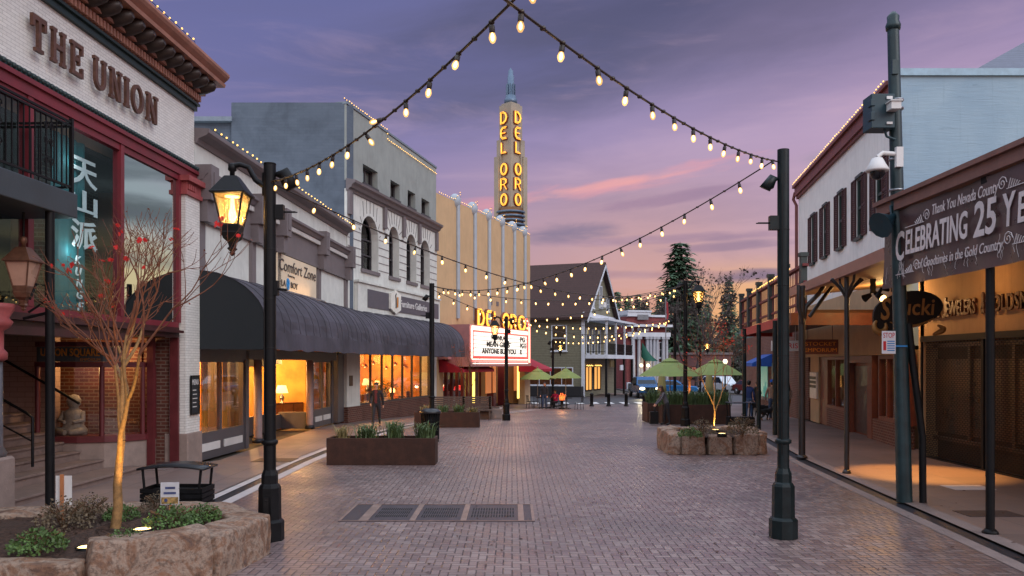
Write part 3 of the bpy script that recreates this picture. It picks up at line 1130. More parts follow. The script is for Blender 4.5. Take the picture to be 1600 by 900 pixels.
for x in (.28, L2.U(392), L2.U(432), L2.U(496), FE - .3):
    b.box(x - .16, x + .16, -.10, 0, 4.4, 6.05)
    b.box(x - .24, x + .24, -.42, -.0, 6.55, 7.42)
    b.prism([(x - .18, 6.02), (x + .18, 6.02), (x + .2, 6.56), (x - .2, 6.56)], -.3, -.07)
    b.box(x - .10, x + .10, -.45, -.42, 6.75, 7.25)
b.build('entablature', greytrim, FS)
b = MB()
x = .6
while x < FE - .5:
    b.box(x, x + .075, -.19, -.122, 6.90, 7.03)
    x += .135
b.build('dentil_course', white, FS)
sg = MB()
s0, s1 = L2.U(433), L2.U(490)
z0, z1 = 4.85, 6.02
sg.box(s0 - .25, s1, -.10, -.02, z0, z1)
sb = sg.build('sign_panel', mk('cream_sign', C(226, 208, 180), .6, 0, .04, 2), FS)
b = MB()
b.text('Comfort Zone', s0 - .12, 5.5, s1 - s0, .38, -.11, .012, 0, .12, .0)
b.text('Featuring', s0 + .75, 5.33, .7, .1, -.11, .012)
b.text('LA', s0 + .1, 5.0, .42, .2, -.11, .012, 0, 0, .01).text('BOY', s0 + 1.05, 5.0, .75, .2, -.11, .012, 0, 0, .01)
b.build('sign_lettering', mk('sign_ink', C(70, 62, 60), .6), sb)
b = MB()
b.prism([(s0 + .76 + .15 * math.cos(a * PI / 8), 5.1 + .2 * math.sin(a * PI / 8)) for a in range(16)], -.125, -.101)
b.text('Z', s0 + .68, 5.0, .16, .2, -.13, .012)
b.build('sign_emblem', mk('sign_blue', C(30, 130, 196), .5), sb)
lf = MB()
lf.tube([(s0 - .2, -.32, 4.78), (s1 + .3, -.32, 4.78)], .05, 8)
for x in (s0 + .2, s0 + 1.4, s1 - .2):
    lf.tube([(x, -.02, 4.8), (x, -.3, 4.8)], .02, 6)
lf.build('sign_light_bar', chrome, FS)
lamp(L2.w((s0 + s1) / 2, -.42, 4.86), 5, (1, .6, .28), kind='AREA', size=2.4, sizey=.1, rot=(L2.n.x, L2.n.y, 1.6))
fairy_string('string of tiny lights along the low pale shop cornice', [L2.w(.3, -.35, 8.34), L2.w(FE - .3, -.35, 8.34)], .34, 40)


# one curved awning over both furniture fronts
AW = thing('barrel_awning', 'long charcoal barrel awning running over both furniture shop fronts', 'awning')
A0, A1_, A2 = L2.w(-.0, -.02), L2.w(FE, -.02), L3.w(L3.U(676), -.08)
n2, n3 = Vector((L2.n.x, L2.n.y)), Vector((L3.n.x, L3.n.y))
mit = (n2 + n3).normalized()
mit = mit / mit.dot(n2)
prof = [(.0, 4.78)] + [(1.78 * math.sin(a), 3.42 + 1.36 * math.cos(a)) for a in [i * PI / 20 for i in range(1, 11)]] + [(1.80, 3.3), (1.81, 2.84)]
path = []
for i in range(23):
    path.append((A0.lerp(A1_, i / 22), n2))
path[-1] = (A1_, mit)
for i in range(1, 19):
    path.append((A1_.lerp(A2, i / 18), n3))
b = MB()
vs, fs = [], []
for i, (p, nn) in enumerate(path):
    for j, (d, z) in enumerate(prof):
        k = (1.0 if i % 2 == 0 else .982) + (rnd.uniform(-.008, .008) if j else 0)
        zz = z + (0 if i % 2 == 0 or j in (0,) else -.02) + (rnd.uniform(-.012, .012) if j else 0) + (.02 * math.sin(i * 2.1) if j == len(prof) - 1 else 0)
        q = Vector((p.x, p.y)) - nn * d * k
        vs.append((q.x, q.y, zz))
K = len(prof)
for i in range(len(path) - 1):
    for j in range(K - 1):
        fs.append((i * K + j, i * K + j + 1, (i + 1) * K + j + 1, (i + 1) * K + j))
b.add(vs, fs, 0, False)
b.build('canopy', awn, AW)
b = MB()
for i in range(0, len(path)):
    pts = [vs[i * K + j] for j in range(K - 1)]
    b.tube([(p[0], p[1], p[2] + .006) for p in pts], .013, 4)
b.build('seam', mk('seam_canvas', C(48, 46, 54), .8), AW)
b = MB()
for i in (0, len(path) - 1):
    b = MB()
    ring = [vs[i * K + j] for j in range(K)]
    p, nn = path[i]
    ring.append((p.x, p.y, 2.84))
    b.add(ring, [tuple(range(len(ring)))], 0)
    b.build('end_panel', awnend, AW)


# ---- shop fronts beneath
def room(parent, frame, u0, u1, y0, y1, z0, z1, wallm, power, nl=2, floor=floorw, col=(1, .55, .17)):
    b = MB()
    t = .08
    b.box(u0, u1, y1, y1 + t, z0, z1).box(u0 - t, u0, y0, y1 + t, z0, z1).box(u1, u1 + t, y0, y1 + t, z0, z1)
    b.box(u0 - t, u1 + t, y0, y1 + t, z1, z1 + t)
    b.build('interior', wallm, parent)
    b = MB()
    b.box(u0 - t, u1 + t, y0, y1 + t, z0 - .06, z0 + .02)
    b.build('interior_floor', floor, parent)
    for i in range(nl):
        q = frame.w(u0 + (u1 - u0) * (i + .5) / nl, y0 + (y1 - y0) * .42, z1 - .3)
        lamp(q, power / nl, col, .25)

gd = mk('grey_shopfront', C(84, 80, 84), .5, 0, .1, 3, .1, 30)
b = MB()
w1a, w1b = L2.U(311), L2.U(387)
c1, c2 = L2.U(403, .35), L2.U(484, .35)
w2a, w2b = L2.U(489, .3), L2.U(517, .3)
rb = 1.5
b.box(.05, w1a, .05, .35, 0, 2.85)
b.box(w1b, w1b + .25, .05, .35, 0, 2.85)
b.box(w1a, w1b, .1, .3, 0, .62).box(.05, w2b, .05, .3, 2.6, 2.9)
b.frame(w1a, w1b, .62, 2.6, .08, .1, .22, 2, 1)
b.box(w1b + .15, w1b + .28, .35, rb, 0, 2.9)
b.box(c2 + .1, w2a + .15, .3, rb + .1, 0, .62).box(w2a, w2b + .1, .3, .5, 0, .62)
b.frame(w2a + .02, w2b, .62, 2.6, .08, .3, .42, 2, 1)
b.box(w2b, w2b + .25, .25, .5, 0, 2.9)
b.box(w1b + .25, w2a, rb, rb + .15, 0, .55).box(w1b + .25, w2a, rb, rb + .15, 2.45, 2.9)
b.frame(w1b + .3, w2a - .9, .55, 2.45, .09, rb, rb + .12, 2, 1)
b.box(w2a - .9, w2a - .8, rb, rb + .12, 0, 2.45)
b.box(w2b + .25, FE - .9, .9, 1.0, 0, .4)
b.box(FE - 1.0, FE - .05, .1, .6, 0, 2.9)
b.box(.05, FE - .05, .3, rb + .2, 2.86, 2.93)
sf = b.build('shopfront', gd, FS)
b = MB()
for x0, x1, y in ((w1a + .3, (w1a + w1b) / 2 - .15, .09), ((w1a + w1b) / 2 + .15, w1b - .2, .09), (w2a + .25, (w2a + w2b) / 2 - .1, .29), ((w2a + w2b) / 2 + .1, w2b - .15, .29)):
    b.box(x0, x1, y - .02, y + .02, .22, .42)
b.build('bulkhead_panel', white, sf)
b = MB()
b.box(w1a + .08, w1b - .08, .155, .165, .7, 2.52).box(w2a + .1, w2b - .08, .355, .365, .7, 2.52)
b.box(w1b + .35, w2a - .95, rb + .05, rb + .06, .62, 2.4)
b.build('shop_window', shopglass, FS)
for cu in (c1, c2):
    b = MB()
    b.lathe([(.14, .12), (.13, .2), (.125, 2.86)], (cu, .35, 0), 14)
    cc = b.build('column', mk('mauve_column', C(150, 130, 130), .5, 0, .1, 4), FS)
    b = MB()
    b.lathe([(.18, 0), (.18, .12), (.14, .14)], (cu, .35, 0), 14)
    b.build('column_foot', drain, cc)
room(FS, L2, .3, FE - .3, .38 + rb - .2, 6.4, .0, 3.0, warmwall, 2600, 4)
lamp(L2.w((w1a + w1b) / 2, 1.3, 2.6), 230, (1, .55, .17), .2)
lamp(L2.w((w2a + w2b) / 2 + .1, 1.3, 2.6), 160, (1, .55, .17), .2)
b = MB()
b.box(w1a, w1b, .3, 1.6, .0, .06).box(w1a - .1, w1a, .3, 1.7, 0, 2.9)
b.build('display_floor', floorw, FS)
b = MB()
for x in (w1a + .55, w1a + 1.6, w1b - .35, w2a + .5, w2b - .35):
    for i in range(5):
        b.tube([(x + i * .07, .62 + .03 * (i % 2), .3), (x + i * .07, .62 + .03 * (i % 2), 2.85)], .045, 6)
b.build('curtain', mk('amber_curtain', C(230, 170, 70), .8, 0, .1, 4), FS)

# ================================================================ tall grey-green furniture building
GB = L3.root('arched_building', 'tall grey green stucco building with four arched windows and slate blue side', 'building')
GE = 12.22
GT = 13.62
sq = [(L3.U(a), L3.U(c)) for a, c in ((567, 590), (610, 624.5), (637, 649), (658.5, 671))]
zs0, zs1 = L3.Z(578, 297), L3.Z(578, 262)
b = MB()
b.wall(0, GE, 10.36, GT, [(a, c, zs0 + .2, zs1, False) for a, c in sq], .0, .45)
b.build('upper_wall', greystucco, GB)
ar = [(L3.U(a), L3.U(c)) for a, c in ((563, 590), (606.5, 622.5), (634, 649.5), (656, 670.5))]
za0 = L3.Z(577, 423)
za1 = L3.Z(577, 338)
b = MB()
b.wall(0, GE, 4.6, 10.0, [(a, c, za0, za1, True) for a, c in ar], -.04, .5)
b.build('rusticated_wall', stucco, GB)
b = MB()
z = za0 + .1
xs = [0.02] + [v for p in ar for v in p] + [GE - .02]
while z < za1 - .5:
    for i in range(0, len(xs), 2):
        b.box(xs[i] + .03, xs[i + 1] - .03, -.052, -.041, z, z + .035)
    z += .36
for a, c in ar:
    cxm, r = (a + c) / 2, (c - a) / 2
    zc = za1 - r
    for k in range(9):
        t = PI * (k + .5) / 9
        r1 = r + (1.0 if 2 <= k <= 6 else .6)
        p0 = (cxm + (r + .12) * math.cos(t), zc + (r + .12) * math.sin(t))
        p1 = (cxm + min(r1, 1.3) * math.cos(t), zc + r1 * math.sin(t))
        nx_, nz_ = -math.sin(t) * .018, math.cos(t) * .018
        b.prism([(p0[0] - nx_, p0[1] - nz_), (p1[0] - nx_, p1[1] - nz_), (p1[0] + nx_, p1[1] + nz_), (p0[0] + nx_, p0[1] + nz_)], -.054, -.043)
b.build('masonry_joint', greytrim, GB)
b = MB()
b.profx([(.0, 9.9), (-.10, 9.9), (-.14, 10.0), (-.24, 10.04), (-.30, 10.16), (-.42, 10.24), (-.44, 10.34), (-.04, 10.42), (.0, 10.42)], -.05, GE)
for x in [v for v in (.15, (ar[0][1] + ar[1][0]) / 2, (ar[1][1] + ar[2][0]) / 2, (ar[2][1] + ar[3][0]) / 2, GE - .2)]:
    b.box(x - .16, x + .16, -.17, -.05, 8.9, 9.92)
for a, c in ar:
    b.box(a - .06, c + .06, -.12, .1, za0 - .16, za0)
b.build('cornice', greytrim, GB)
fw = mk('dark_window_frame', C(56, 54, 58), .5)
for (a, c), zz in zip(ar, (0,) * 4):
    b = MB()
    b.frame(a, c, za0 + .002, za1 - (c - a) / 2, .07, .3, .38, 2, 2)
    r = (c - a) / 2
    b.tube([(a + r + (r - .03) * math.cos(t), .34, za1 - r + (r - .03) * math.sin(t)) for t in [PI * i / 10 for i in range(11)]], .045, 6)
    wf = b.build('arched_window', fw, GB)
    b = MB()
    pts = [(a, za0)] + [(c, za0)] + [(a + r + r * math.cos(t), za1 - r + r * math.sin(t)) for t in [PI * i / 10 for i in range(11)]]
    b.prism(pts, .4, .41)
    b.build('pane', mirror if a > 2 else glass, wf)
    b = MB()
    b.prism(pts, .55, .6)
    b.build('blind', mk('window_dark', C(38, 42, 48), .6), wf)
for a, c in sq:
    b = MB()
    b.frame(a, c, zs0 + .2, zs1, .07, .26, .34, 2, 1)
    b.box(a - .05, c + .05, -.06, .1, zs0 + .08, zs0 + .198)
    wf = b.build('square_window', fw, GB)
    b = MB()
    b.box(a, c, .36, .37, zs0 + .2, zs1)
    b.build('pane', mirror, wf)
b = MB()
b.box(.45, GE, .46, 16, 4.6, GT - .3).box(1.5, GE, 8, 16, 0, 4.6)
b.build('inner_mass', darkin, GB)
b = MB()
xside = L3.loc(-12.0, 35.7)
# the painted side wall faces down the street
q = [L3.loc(-7.11, 35.72), L3.loc(-12.05, 35.72), L3.loc(-12.05, 36.2), L3.loc(-6.9, 36.2)]
b.prismz(q, 4.6, GT + .06)
q = [L3.loc(-12.06, 35.9), L3.loc(-22, 35.9), L3.loc(-22, 44), L3.loc(-12.06, 44)]
b.prismz(q, 0, 12.85)
b.build('side_wall', bluewall, GB)
b = MB()
q = [L3.loc(-12.0, 35.6), L3.loc(-22, 35.6), L3.loc(-22, 36.4), L3.loc(-12.0, 36.4)]
b.prismz(q, 12.86, 13.05)
b.box(-.02, GE, -.05, .5, GT, GT + .1)
b.build('parapet_cap', mk('roof_flashing', C(118, 130, 142), .6), GB)
b = MB()
u0 = L3.U(553)
b.box(u0 - .05, GE, -.22, -.06, 4.72, 6.05).box(u0 - .12, GE, -.3, -.06, 6.05, 6.14)
sb = b.build('sign_band', stucco, GB)
b = MB()
su = L3.U(567)
b.box(su, GE - .3, -.25, -.222, 5.0, 5.82)
sp_ = b.build('sign_board', mk('slate_grey_sign', C(88, 84, 92), .6), sb)
b = MB()
b.text('Furniture Galleries', L3.U(618), 5.28, L3.U(660) - L3.U(618), .34, -.252, .02, 0, 0, .01)
b.build('sign_lettering', white, sp_)
b = MB()
e0, e1 = L3.U(600), L3.U(616)
em = (e0 + e1) / 2
hw = (e1 - e0) / 2
b.prism([(em - hw, 5.1), (em, 4.88), (em + hw, 5.1), (em + hw, 5.85), (em, 6.02), (em - hw, 5.85)], -.36, -.252)
b.build('sign_shield', mk('shield_white', C(226, 224, 214), .5), sp_)
b = MB()
b.tube([(em - .05, -.37, 5.15), (em - .05, -.37, 5.6), (em - .12, -.37, 5.75), (em - .02, -.37, 5.85)], .04, 5)
b.tube([(em + .14, -.37, 5.2), (em + .17, -.37, 5.7)], .05, 5, 1)
b.build('sign_emblem', [mk('sign_ink', C(70, 62, 60)), gold], sp_)
# ground floor of the grey building
b = MB()
g0, g1 = L3.U(562), L3.U(672)
b.box(.02, g0, -.02, .5, .55, 3.3)
b.box(g1, GE, -.02, .5, .0, 4.6).box(.02, GE, .0, .5, 2.95, 4.6)
b.build('pier', stucco, GB)
b = MB()
b.box(-.05, g0 + .05, -.1, .55, -.3, .6).box(g0 + .05, g1, -.02, .3, -.3, .62)
b.build('brick_base', redbrick, GB)
b = MB()
b.frame(g0, g1, .62, 2.95, .07, .02, .14, 7, 1, 0, .05)
sw_ = b.build('shop_window', fw, GB)
b = MB()
b.box(g0, g1, .07, .08, .62, 2.95)
b.build('pane', shopglass, sw_)
b = MB()
b.box(.25, .6, -.04, -.02, 1.5, 1.95)
b.build('wall_plaque', mk('bronze_plaque', C(90, 66, 50), .5, .4), GB)
room(GB, L3, g0 - .2, g1 + .1, .55, 5.5, .0, 3.0, warmwall, 1100, 4)
fairy_string('string of tiny lights along the tall grey green parapet', [L3.w(-.4, -.05, GT + .12), L3.w(4.6, -.05, GT + .12), L3.w(4.65, -.05, GT - .35), L3.w(GE, -.05, GT - .35)], .24, 60)
# ================================================================ the theatre
TH = L4.root('theatre', 'tan streamlined theatre with pale blue fins, neon marquee and tall neon tower', 'theatre')
TE = 17.2
TT = 12.25
b = MB()
b.box(0, TE, 0, .5, 3.9, TT)
b.box(0, 1.0, 0, .5, -.5, 3.9).box(TE - 1.3, TE, 0, .5, -.6, 3.9)
b.box(0, TE, .5, 20, 4.2, TT - .4).box(0, TE, 7, 20, -.6, 4.2)
b.box(TE - .3, TE, .5, 8, -.6, 4.2)
b.build('wall', tan, TH)
fins = [L4.U(p) for p in (714, 740.5, 763, 784, 802.5, 819)]
b = MB()
for x in fins:
    b.tube([(x, -.06, 5.2), (x, -.06, TT + .1)], .135, 10)
    b.ball((x, .12, TT + .06), (.42, .36, .46), 14, 10)
b.build('fin', finblue, TH, )
b = MB()
for x in (L4.U(767), L4.U(777)):
    b.box(x - .22, x + .22, -.03, -.005, L4.Z(770, 477), L4.Z(770, 470))
b.build('wall_vent', greytrim, TH)
# marquee
off = -1.9
m0, m1 = L4.U(737, off), L4.U(826, off)
mz0, mz1 = L4.Z(740, 556, off), L4.Z(740, 515, off)
b = MB()
b.box(m0 - .05, m1 + .25, off + .10, -.01, mz0 - .5, mz1 + .3)
b.box(m0 - .2, m1 + .5, off - .02, -.01, mz0 - .62, mz0 - .35)
b.box(.2, m0 - .06, -.7, -.01, mz1 - .22, mz1 - .1)
mq = b.build('marquee', mk('marquee_red', C(176, 120, 118), .5, 0, .1, 2), TH)
b = MB()
b.box(.2, m0 - .06, -.66, -.01, mz0 - .2, mz1 - .222)
b.build('marquee_side_panel', mk('marquee_pink', C(206, 140, 138), .5, 0, .1, 2), TH)
b = MB()
b.box(m0 + .25, m1 - .3, off + .04, off + .098, mz0, mz1 - .1)
rp = b.build('reader_panel', litpanel, mq)
b = MB()
rows = 4
for i in range(7):
    z = mz0 + (mz1 - .1 - mz0) * i / 6
    b.box(m0 + .25, m1 - .3, off + .02, off + .038, z - .012, z + .012)
b.build('letter_rail', chrome, rp)
b = MB()
PW = m1 - m0 - .55
LH = (mz1 - mz0) * .17
for j, (t_, x0, w_, r_, rw) in enumerate((('WONKA', .29, .26, 'PG', .10), ('MEAN GIRLS', .22, .42, 'PG13', .13), ('ANYONE BUT YOU', .14, .62, 'R', .04))):
    zz = mz0 + (mz1 - .1 - mz0) * (.70 - .30 * j)
    b.text(t_, m0 + .25 + PW * x0, zz, PW * w_, LH * 1.3, off + .015, .012, 0, 0, .03)
    b.text(r_, m0 + .25 + PW * .85, zz, PW * rw, LH * 1.3, off + .015, .012, 0, 0, .03)
b.build('reader_lettering', black, rp)
b = MB()
zt_ = mz1 + .12
b.tube([(m0 + .02, off, mz0 - .15), (m0 + .02, off, mz1 + .05)], .05, 6)
for d in (0, .12, .24):
    b.tube([(m0 + .02, off - .01, mz1 + .02 + d * .7), (m1 - .25, off - .01, mz1 + .02 + d * .7)], .035, 6)
    b.tube([(m0 + .1, off - .01, mz0 - .2 - d), (m1 - .25, off - .01, mz0 - .2 - d)], .035, 6, 1 if d == .12 else 0)
b.build('white_neon_tube', [neonw, neonpink], mq)
b = MB()
for i in range(5):
    x = m1 - .22 + i * .11
    h = 1.15 - .10 * i
    b.tube([(x, off - .02, mz0 - .4), (x, off - .02, mz1 + h - .35), (x - .08, off - .02, mz1 + h - .18), (x - .3, off - .02, mz1 + h - .06)], .045, 6, i % 2)
for z in (mz0 - .03, mz1 - .07):
    b.tube([(m0 + .22, off + .0, z), (m1 - .28, off + .0, z)], .03, 6, 0)
b.tube([(m0 + .22, off + .0, mz0), (m0 + .22, off + .0, mz1 - .08)], .03, 6, 0)
b.tube([(m1 - .28, off + .0, mz0), (m1 - .28, off + .0, mz1 - .08)], .03, 6, 0)
b.build('red_neon_tube', [neonr, neonw], mq)
STK = {'D': [[(0, 0), (0, 1), (.45, 1), (.8, .82), (.95, .5), (.8, .18), (.45, 0), (0, 0)]],
       'E': [[(.9, 1), (.3, 1), (.05, .8), (.0, .5), (.05, .2), (.3, 0), (.9, 0)], [(.0, .5), (.75, .5)]],
       'L': [[(0.1, 1), (0.1, 0), (.85, 0)]],
       'O': [[(.5 + .48 * math.sin(a * PI / 8), .5 + .5 * math.cos(a * PI / 8)) for a in range(17)]],
       'R': [[(0, 0), (0, 1), (.55, 1), (.88, .85), (.88, .6), (.55, .46), (0, .46)], [(.5, .46), (.92, 0)]]}
def neon(bt, bp_, ch, x, z, w, h, y, r=.05, gap=.12):
    for st_ in STK[ch]:
        for k, rr in ((1.0, r), (.0, r)):
            pts = []
            for a, c in st_:
                if k:
                    pts.append((x + a * w, y - .04, z + c * h))
                else:
                    pts.append((x + (gap + a * (1 - 2 * gap)) * w, y - .04, z + (gap * .8 + c * (1 - 1.6 * gap)) * h))
            bt.tube(pts, rr, 6)
        bp_.tube([(x + a * w, y + .1, z + c * h) for a, c in st_], .10, 5, 0, False)
def sign_word(parent, M, items, y, r=.05):
    bt, bp_ = MB(M), MB(M)
    for ch, x, z, w, h in items:
        neon(bt, bp_, ch, x, z, w, h, y, r)
    pl = bp_.build('letter_plate', mk('letter_can', C(110, 56, 30), .5, 0, .15, 3), parent)
    bt.build('yellow_neon_tube', neony, pl)
o2 = off + .5
items = []
for ch, p0, p1 in (('D', 746, 757), ('E', 759.5, 768), ('L', 771, 779), ('O', 785, 795.5), ('R', 797.5, 807), ('O', 809, 821)):
    a, c = L4.U(p0, o2), L4.U(p1, o2)
    items.append((ch, a, mz1 + .30, (c - a) * .95, 1.02))
sign_word(mq, None, items, o2, .04)
# entrance
b = MB()
b.box(1.0, TE - 1.3, 5.0, 5.2, -.6, 4.0).box(1.0, TE - 1.3, .6, 6.5, 3.6, 3.7)
b.build('lobby_wall', mk('oxblood_wall', C(70, 34, 30), .6, 0, .2, 2), TH)
b = MB()
e1_ = L4.U(735)
b.frame(1.0, e1_, -.4, 2.9, .12, .1, .3, 5, 1)
for x in (L4.U(762), L4.U(790), L4.U(806)):
    b.box(x - .3, x + .3, .8, 1.3, -.6, 3.6)
b.frame(L4.U(770), L4.U(785), -.5, 2.8, .12, 1.6, 1.7, 2, 1)
b.build('door_frame', mk('maroon_paint', C(92, 34, 38)), TH)
b = MB()
for x, y in ((L4.U(738), -.05), (L4.U(808), -.05), (L4.U(738) + .18, -.05), (L4.U(808) + .2, -.05)):
    b.tube([(x, y, -.1), (x, y, 2.7)], .05, 6)
b.build('yellow_neon_tube', emis('pale_yellow_neon', (1, .72, .14, 1), 2.4), TH)
b = MB()
for p0, p1 in ((775, 783), (786, 790), (818, 823)):
    b.box(L4.U(p0), L4.U(p1), .72, .78, .4, 2.4)
b.build('poster_case', [mk('poster_case_glow', C(200, 120, 60), .5, emit=(1, .32, .10, 1), es=.4)], TH)
b = MB()
for p0, p1 in ((688, 697), (705, 713), (722, 730)):
    b.box(L4.U(p0), L4.U(p1), 4.9, 4.96, 1.0, 2.4)
b.build('lobby_poster', mk('amber_poster', C(190, 120, 60), .6, 0, .5, 1.5), TH)
b = MB()
b.box(L4.U(688), L4.U(733), 2.4, 3.0, -.4, .75).box(L4.U(688) - .1, L4.U(733), 2.3, 3.1, .75, .82)
for i in range(9):
    x = L4.U(690) + i * .5
    b.lathe([(.05, 0), (.08, .12), (.06, .3), (.02, .36)], (x, 2.7, .82), 8, i % 2)
b.build('lobby_counter', [mk('counter_wood', C(120, 74, 44), .4, 0, .2, 4), chrome], TH)
b = MB()
b.box(1.12, L4.U(735) - .12, .19, .2, .2, 2.78)
b.build('lobby_glass', shopglass, TH)
for i, (p_, lab) in enumerate(((692, 'red shaded lamp on a stand left in the theatre lobby window'), (716, 'red shaded lamp on a stand right in the theatre lobby window'))):
    q = L4.w(L4.U(p_, 1.2), 1.2)
    r = thing('red_lamp', lab, 'lamp', (q.x, q.y, zg(q.y)), 0, None)
    b = MB()
    b.tube([(0, 0, 0), (0, 0, 1.35)], .03, 6)
    b.lathe([(.2, 0), (.18, .04)], (0, 0, 0), 10)
    b.build('stand', black, r)
    b = MB()
    b.lathe([(.32, 1.28), (.22, 1.55), (.1, 1.6)], (0, 0, 0), 12)
    b.build('shade', emis('red_shade_glow', (1, .05, .05, 1), .9), r)
b = MB()
b.box(L4.U(744), L4.U(760), 2.0, 2.6, -.5, .6).box(L4.U(744), L4.U(760), 2.4, 2.5, 1.4, 2.2)
b.build('ticket_counter', chrome, TH)
lamp(L4.w(L4.U(712), 1.5, 2.9), 300, (1, .6, .25), .2)
lamp(L4.w(L4.U(755), 1.8, 2.9), 160, (1, .55, .3), .2)
lamp(L4.w(L4.U(795), 1.2, 2.9), 60, (1, .5, .3), .2)
lamp(L4.w((m0 + m1) / 2, off - .8, 4.6), 60, (1, .55, .4), .4)
def skirt_awning(parent, name, u0, u1, z0, z1, d, val, m):
    b = MB()
    vs = [(u0, -.02, z1), (u1, -.02, z1), (u0 - .0, -d, z0 + val), (u1, -d, z0 + val), (u0, -d - .02, z0), (u1, -d - .02, z0)]
    b.add(vs, [(0, 2, 3, 1), (2, 4, 5, 3)])
    b.add([(u0, -.02, z1), (u0, -d, z0 + val), (u0, -d - .02, z0), (u0, -.02, z0)], [(0, 1, 2, 3)])
    b.add([(u1, -.02, z1), (u1, -d, z0 + val), (u1, -d - .02, z0), (u1, -.02, z0)], [(3, 2, 1, 0)])
    o = b.build(name, m, parent)
    md = o.modifiers.new('thick', 'SOLIDIFY')
    md.thickness = .02
    return o
skirt_awning(TH, 'red_awning', .4, L4.U(737), 1.95, 2.75, 1.5, .18, redcanvas)
skirt_awning(TH, 'red_awning', L4.U(808), TE + .3, 1.85, 2.8, 1.7, .2, redcanvas)
# tower
tw = L4.w(L4.U(798, 1.3), 1.3)
TX, TY = tw.x, tw.y
lx, ly = L4.loc(TX, TY)
def tz(py): return CAMH + (567 - py) * TY / FPX
b = MB(Matrix.Translation((lx, ly, 0)) @ Matrix.Rotation(R(47) - L4.rz, 4, 'Z'))
s_ = .62
b.box(-s_, s_, -s_, s_, 12, tz(166))
b.box(-s_ * .8, s_ * .8, -s_ * .8, s_ * .8, tz(166), tz(163))
for sx_, sy_ in ((1, -1), (-1, 1)):
    e = s_ - .08
    b.box(sx_ * e - .22, sx_ * e + .22, sy_ * e - .22, sy_ * e + .22, 12, tz(220))
    e = s_ + .06
    b.box(sx_ * e - .22, sx_ * e + .22, sy_ * e - .22, sy_ * e + .22, 12, tz(246))
b.build('tower_shaft', mk('tower_stucco', C(162, 152, 136), .8, 0, .08, 1.5, .2, 40, dirt=.3, streak=True), TH)
tb = mk('tower_blue', C(96, 116, 138), .4, .3, .1, 3, dirt=.3)
b = MB()
b.lathe([(1.0, 11.9), (1.0, tz(356)), (.9, tz(355))], (lx, ly, 0), 24)
for i in range(4):
    z = tz(354) + i * (tz(328) - tz(354)) / 4
    b.lathe([(1.0, z), (1.12, z + .03), (1.12, z + .14), (1.0, z + .17)], (lx, ly, 0), 24)
b.build('tower_ring', tb, TH)
b = MB()
b.lathe([(.50, tz(163)), (.50, tz(156)), (.42, tz(155)), (.40, tz(150)), (.27, tz(149)), (.25, tz(119)), (.2, tz(118)), (.19, tz(111)), (.08, tz(109)), (.03, tz(106))], (lx, ly, 0), 16)
for k in range(8):
    t = 2 * PI * k / 8 + .2
    b.box(lx + .31 * math.cos(t) - .05, lx + .31 * math.cos(t) + .05, ly + .31 * math.sin(t) - .05, ly + .31 * math.sin(t) + .05, tz(150), tz(132))
b.build('tower_spire', tb, TH)
b = MB()
b.lathe([(.93, tz(355)), (.93, tz(326))], (lx, ly, 0), 24)
b.build('tower_ring_core', mk('tower_bronze', C(120, 84, 52), .5, .3), TH)
for rot in (-43, 47):
    M = Matrix.Translation((lx, ly, 0)) @ Matrix.Rotation(-L4.rz + R(rot), 4, 'Z')
    hz = []
    for ch, pyb, pyt in (('D', 196, 178), ('E', 220, 202), ('L', 242, 225), ('O', 276, 258), ('R', 299, 281), ('O', 323, 305)):
        hz.append((ch, -.34, tz(pyb), .68, tz(pyt) - tz(pyb)))
    sign_word(TH, M, hz, -s_ - .12, .026)
pl = [L4.w(L4.U(684), -.02, TT + .06)]
for x in fins:
    pl += [L4.w(x - .46, -.05, TT + .06), L4.w(x, -.24, TT + .58), L4.w(x + .46, -.05, TT + .06)]
pl.append(L4.w(TE, -.02, TT + .06))
fairy_string('string of tiny lights over the fins of the tan theatre', pl, .28, 90)
lamp(tuple(L4.w(L4.U(770), -.9, 13.0)), 0.01, (1, .6, .3))

# ================================================================ gabled clapboard house
def bpt(X, Y): return (X, Y)
G = Fr(6.55, 76, .396, 1)
GH = G.root('gabled_house', 'olive clapboard gabled house with brown shingle roof and front balcony', 'house')
clap = lines('olive_clapboard', C(126, 122, 102), C(64, 60, 50), .16, .14, 'z', .7)
GW, GD, EZ, PZ = 11.2, 14.0, 6.9, 12.1
gx = .55 * GW
b = MB()
b.box(0, GW, .0, GD, -.6, EZ)
b.prism([(0, EZ), (GW, EZ), (GW / 2, PZ - .15)], .0, .12)
b.build('wall', clap, GH)
b = MB()
for sx_ in (0, 1):
    x0, x1 = (-.55, GW / 2) if sx_ == 0 else (GW / 2, GW + .55)
    za, zb_ = (EZ - .45, PZ) if sx_ == 0 else (PZ, EZ - .45)
    b.prism([(x0, za), (x1, zb_), (x1, zb_ + .22), (x0, za + .22)], -.55, GD + .4)
rf = b.build('roof', lines('brown_shingle', C(66, 45, 42), C(38, 26, 25), .22, .12, 'z', .9), GH)
b = MB()
b.box(GW / 2 - .4, GW / 2 + .4, 8, 8.8, PZ - .3, PZ + .5)
b.build('chimney', redbrick, rf)
wt = mk('white_trim', C(206, 210, 218), .6, 0, .05, 3, dirt=.2)
b = MB()
for x in (0, GW):
    b.box(x - .1, x + .1, -.08, .2, -.6, EZ)
b.box(-.1, GW + .1, -.12, .05, EZ - .15, EZ + .25)
for sx_ in (0, 1):
    x0, x1 = (-.55, GW / 2) if sx_ == 0 else (GW / 2, GW + .55)
    za, zb_ = (EZ - .5, PZ - .05) if sx_ == 0 else (PZ - .05, EZ - .5)
    b.prism([(x0, za - .25), (x1, zb_ - .25), (x1, zb_), (x0, za)], -.6, -.53)
b.build('trim', wt, GH)
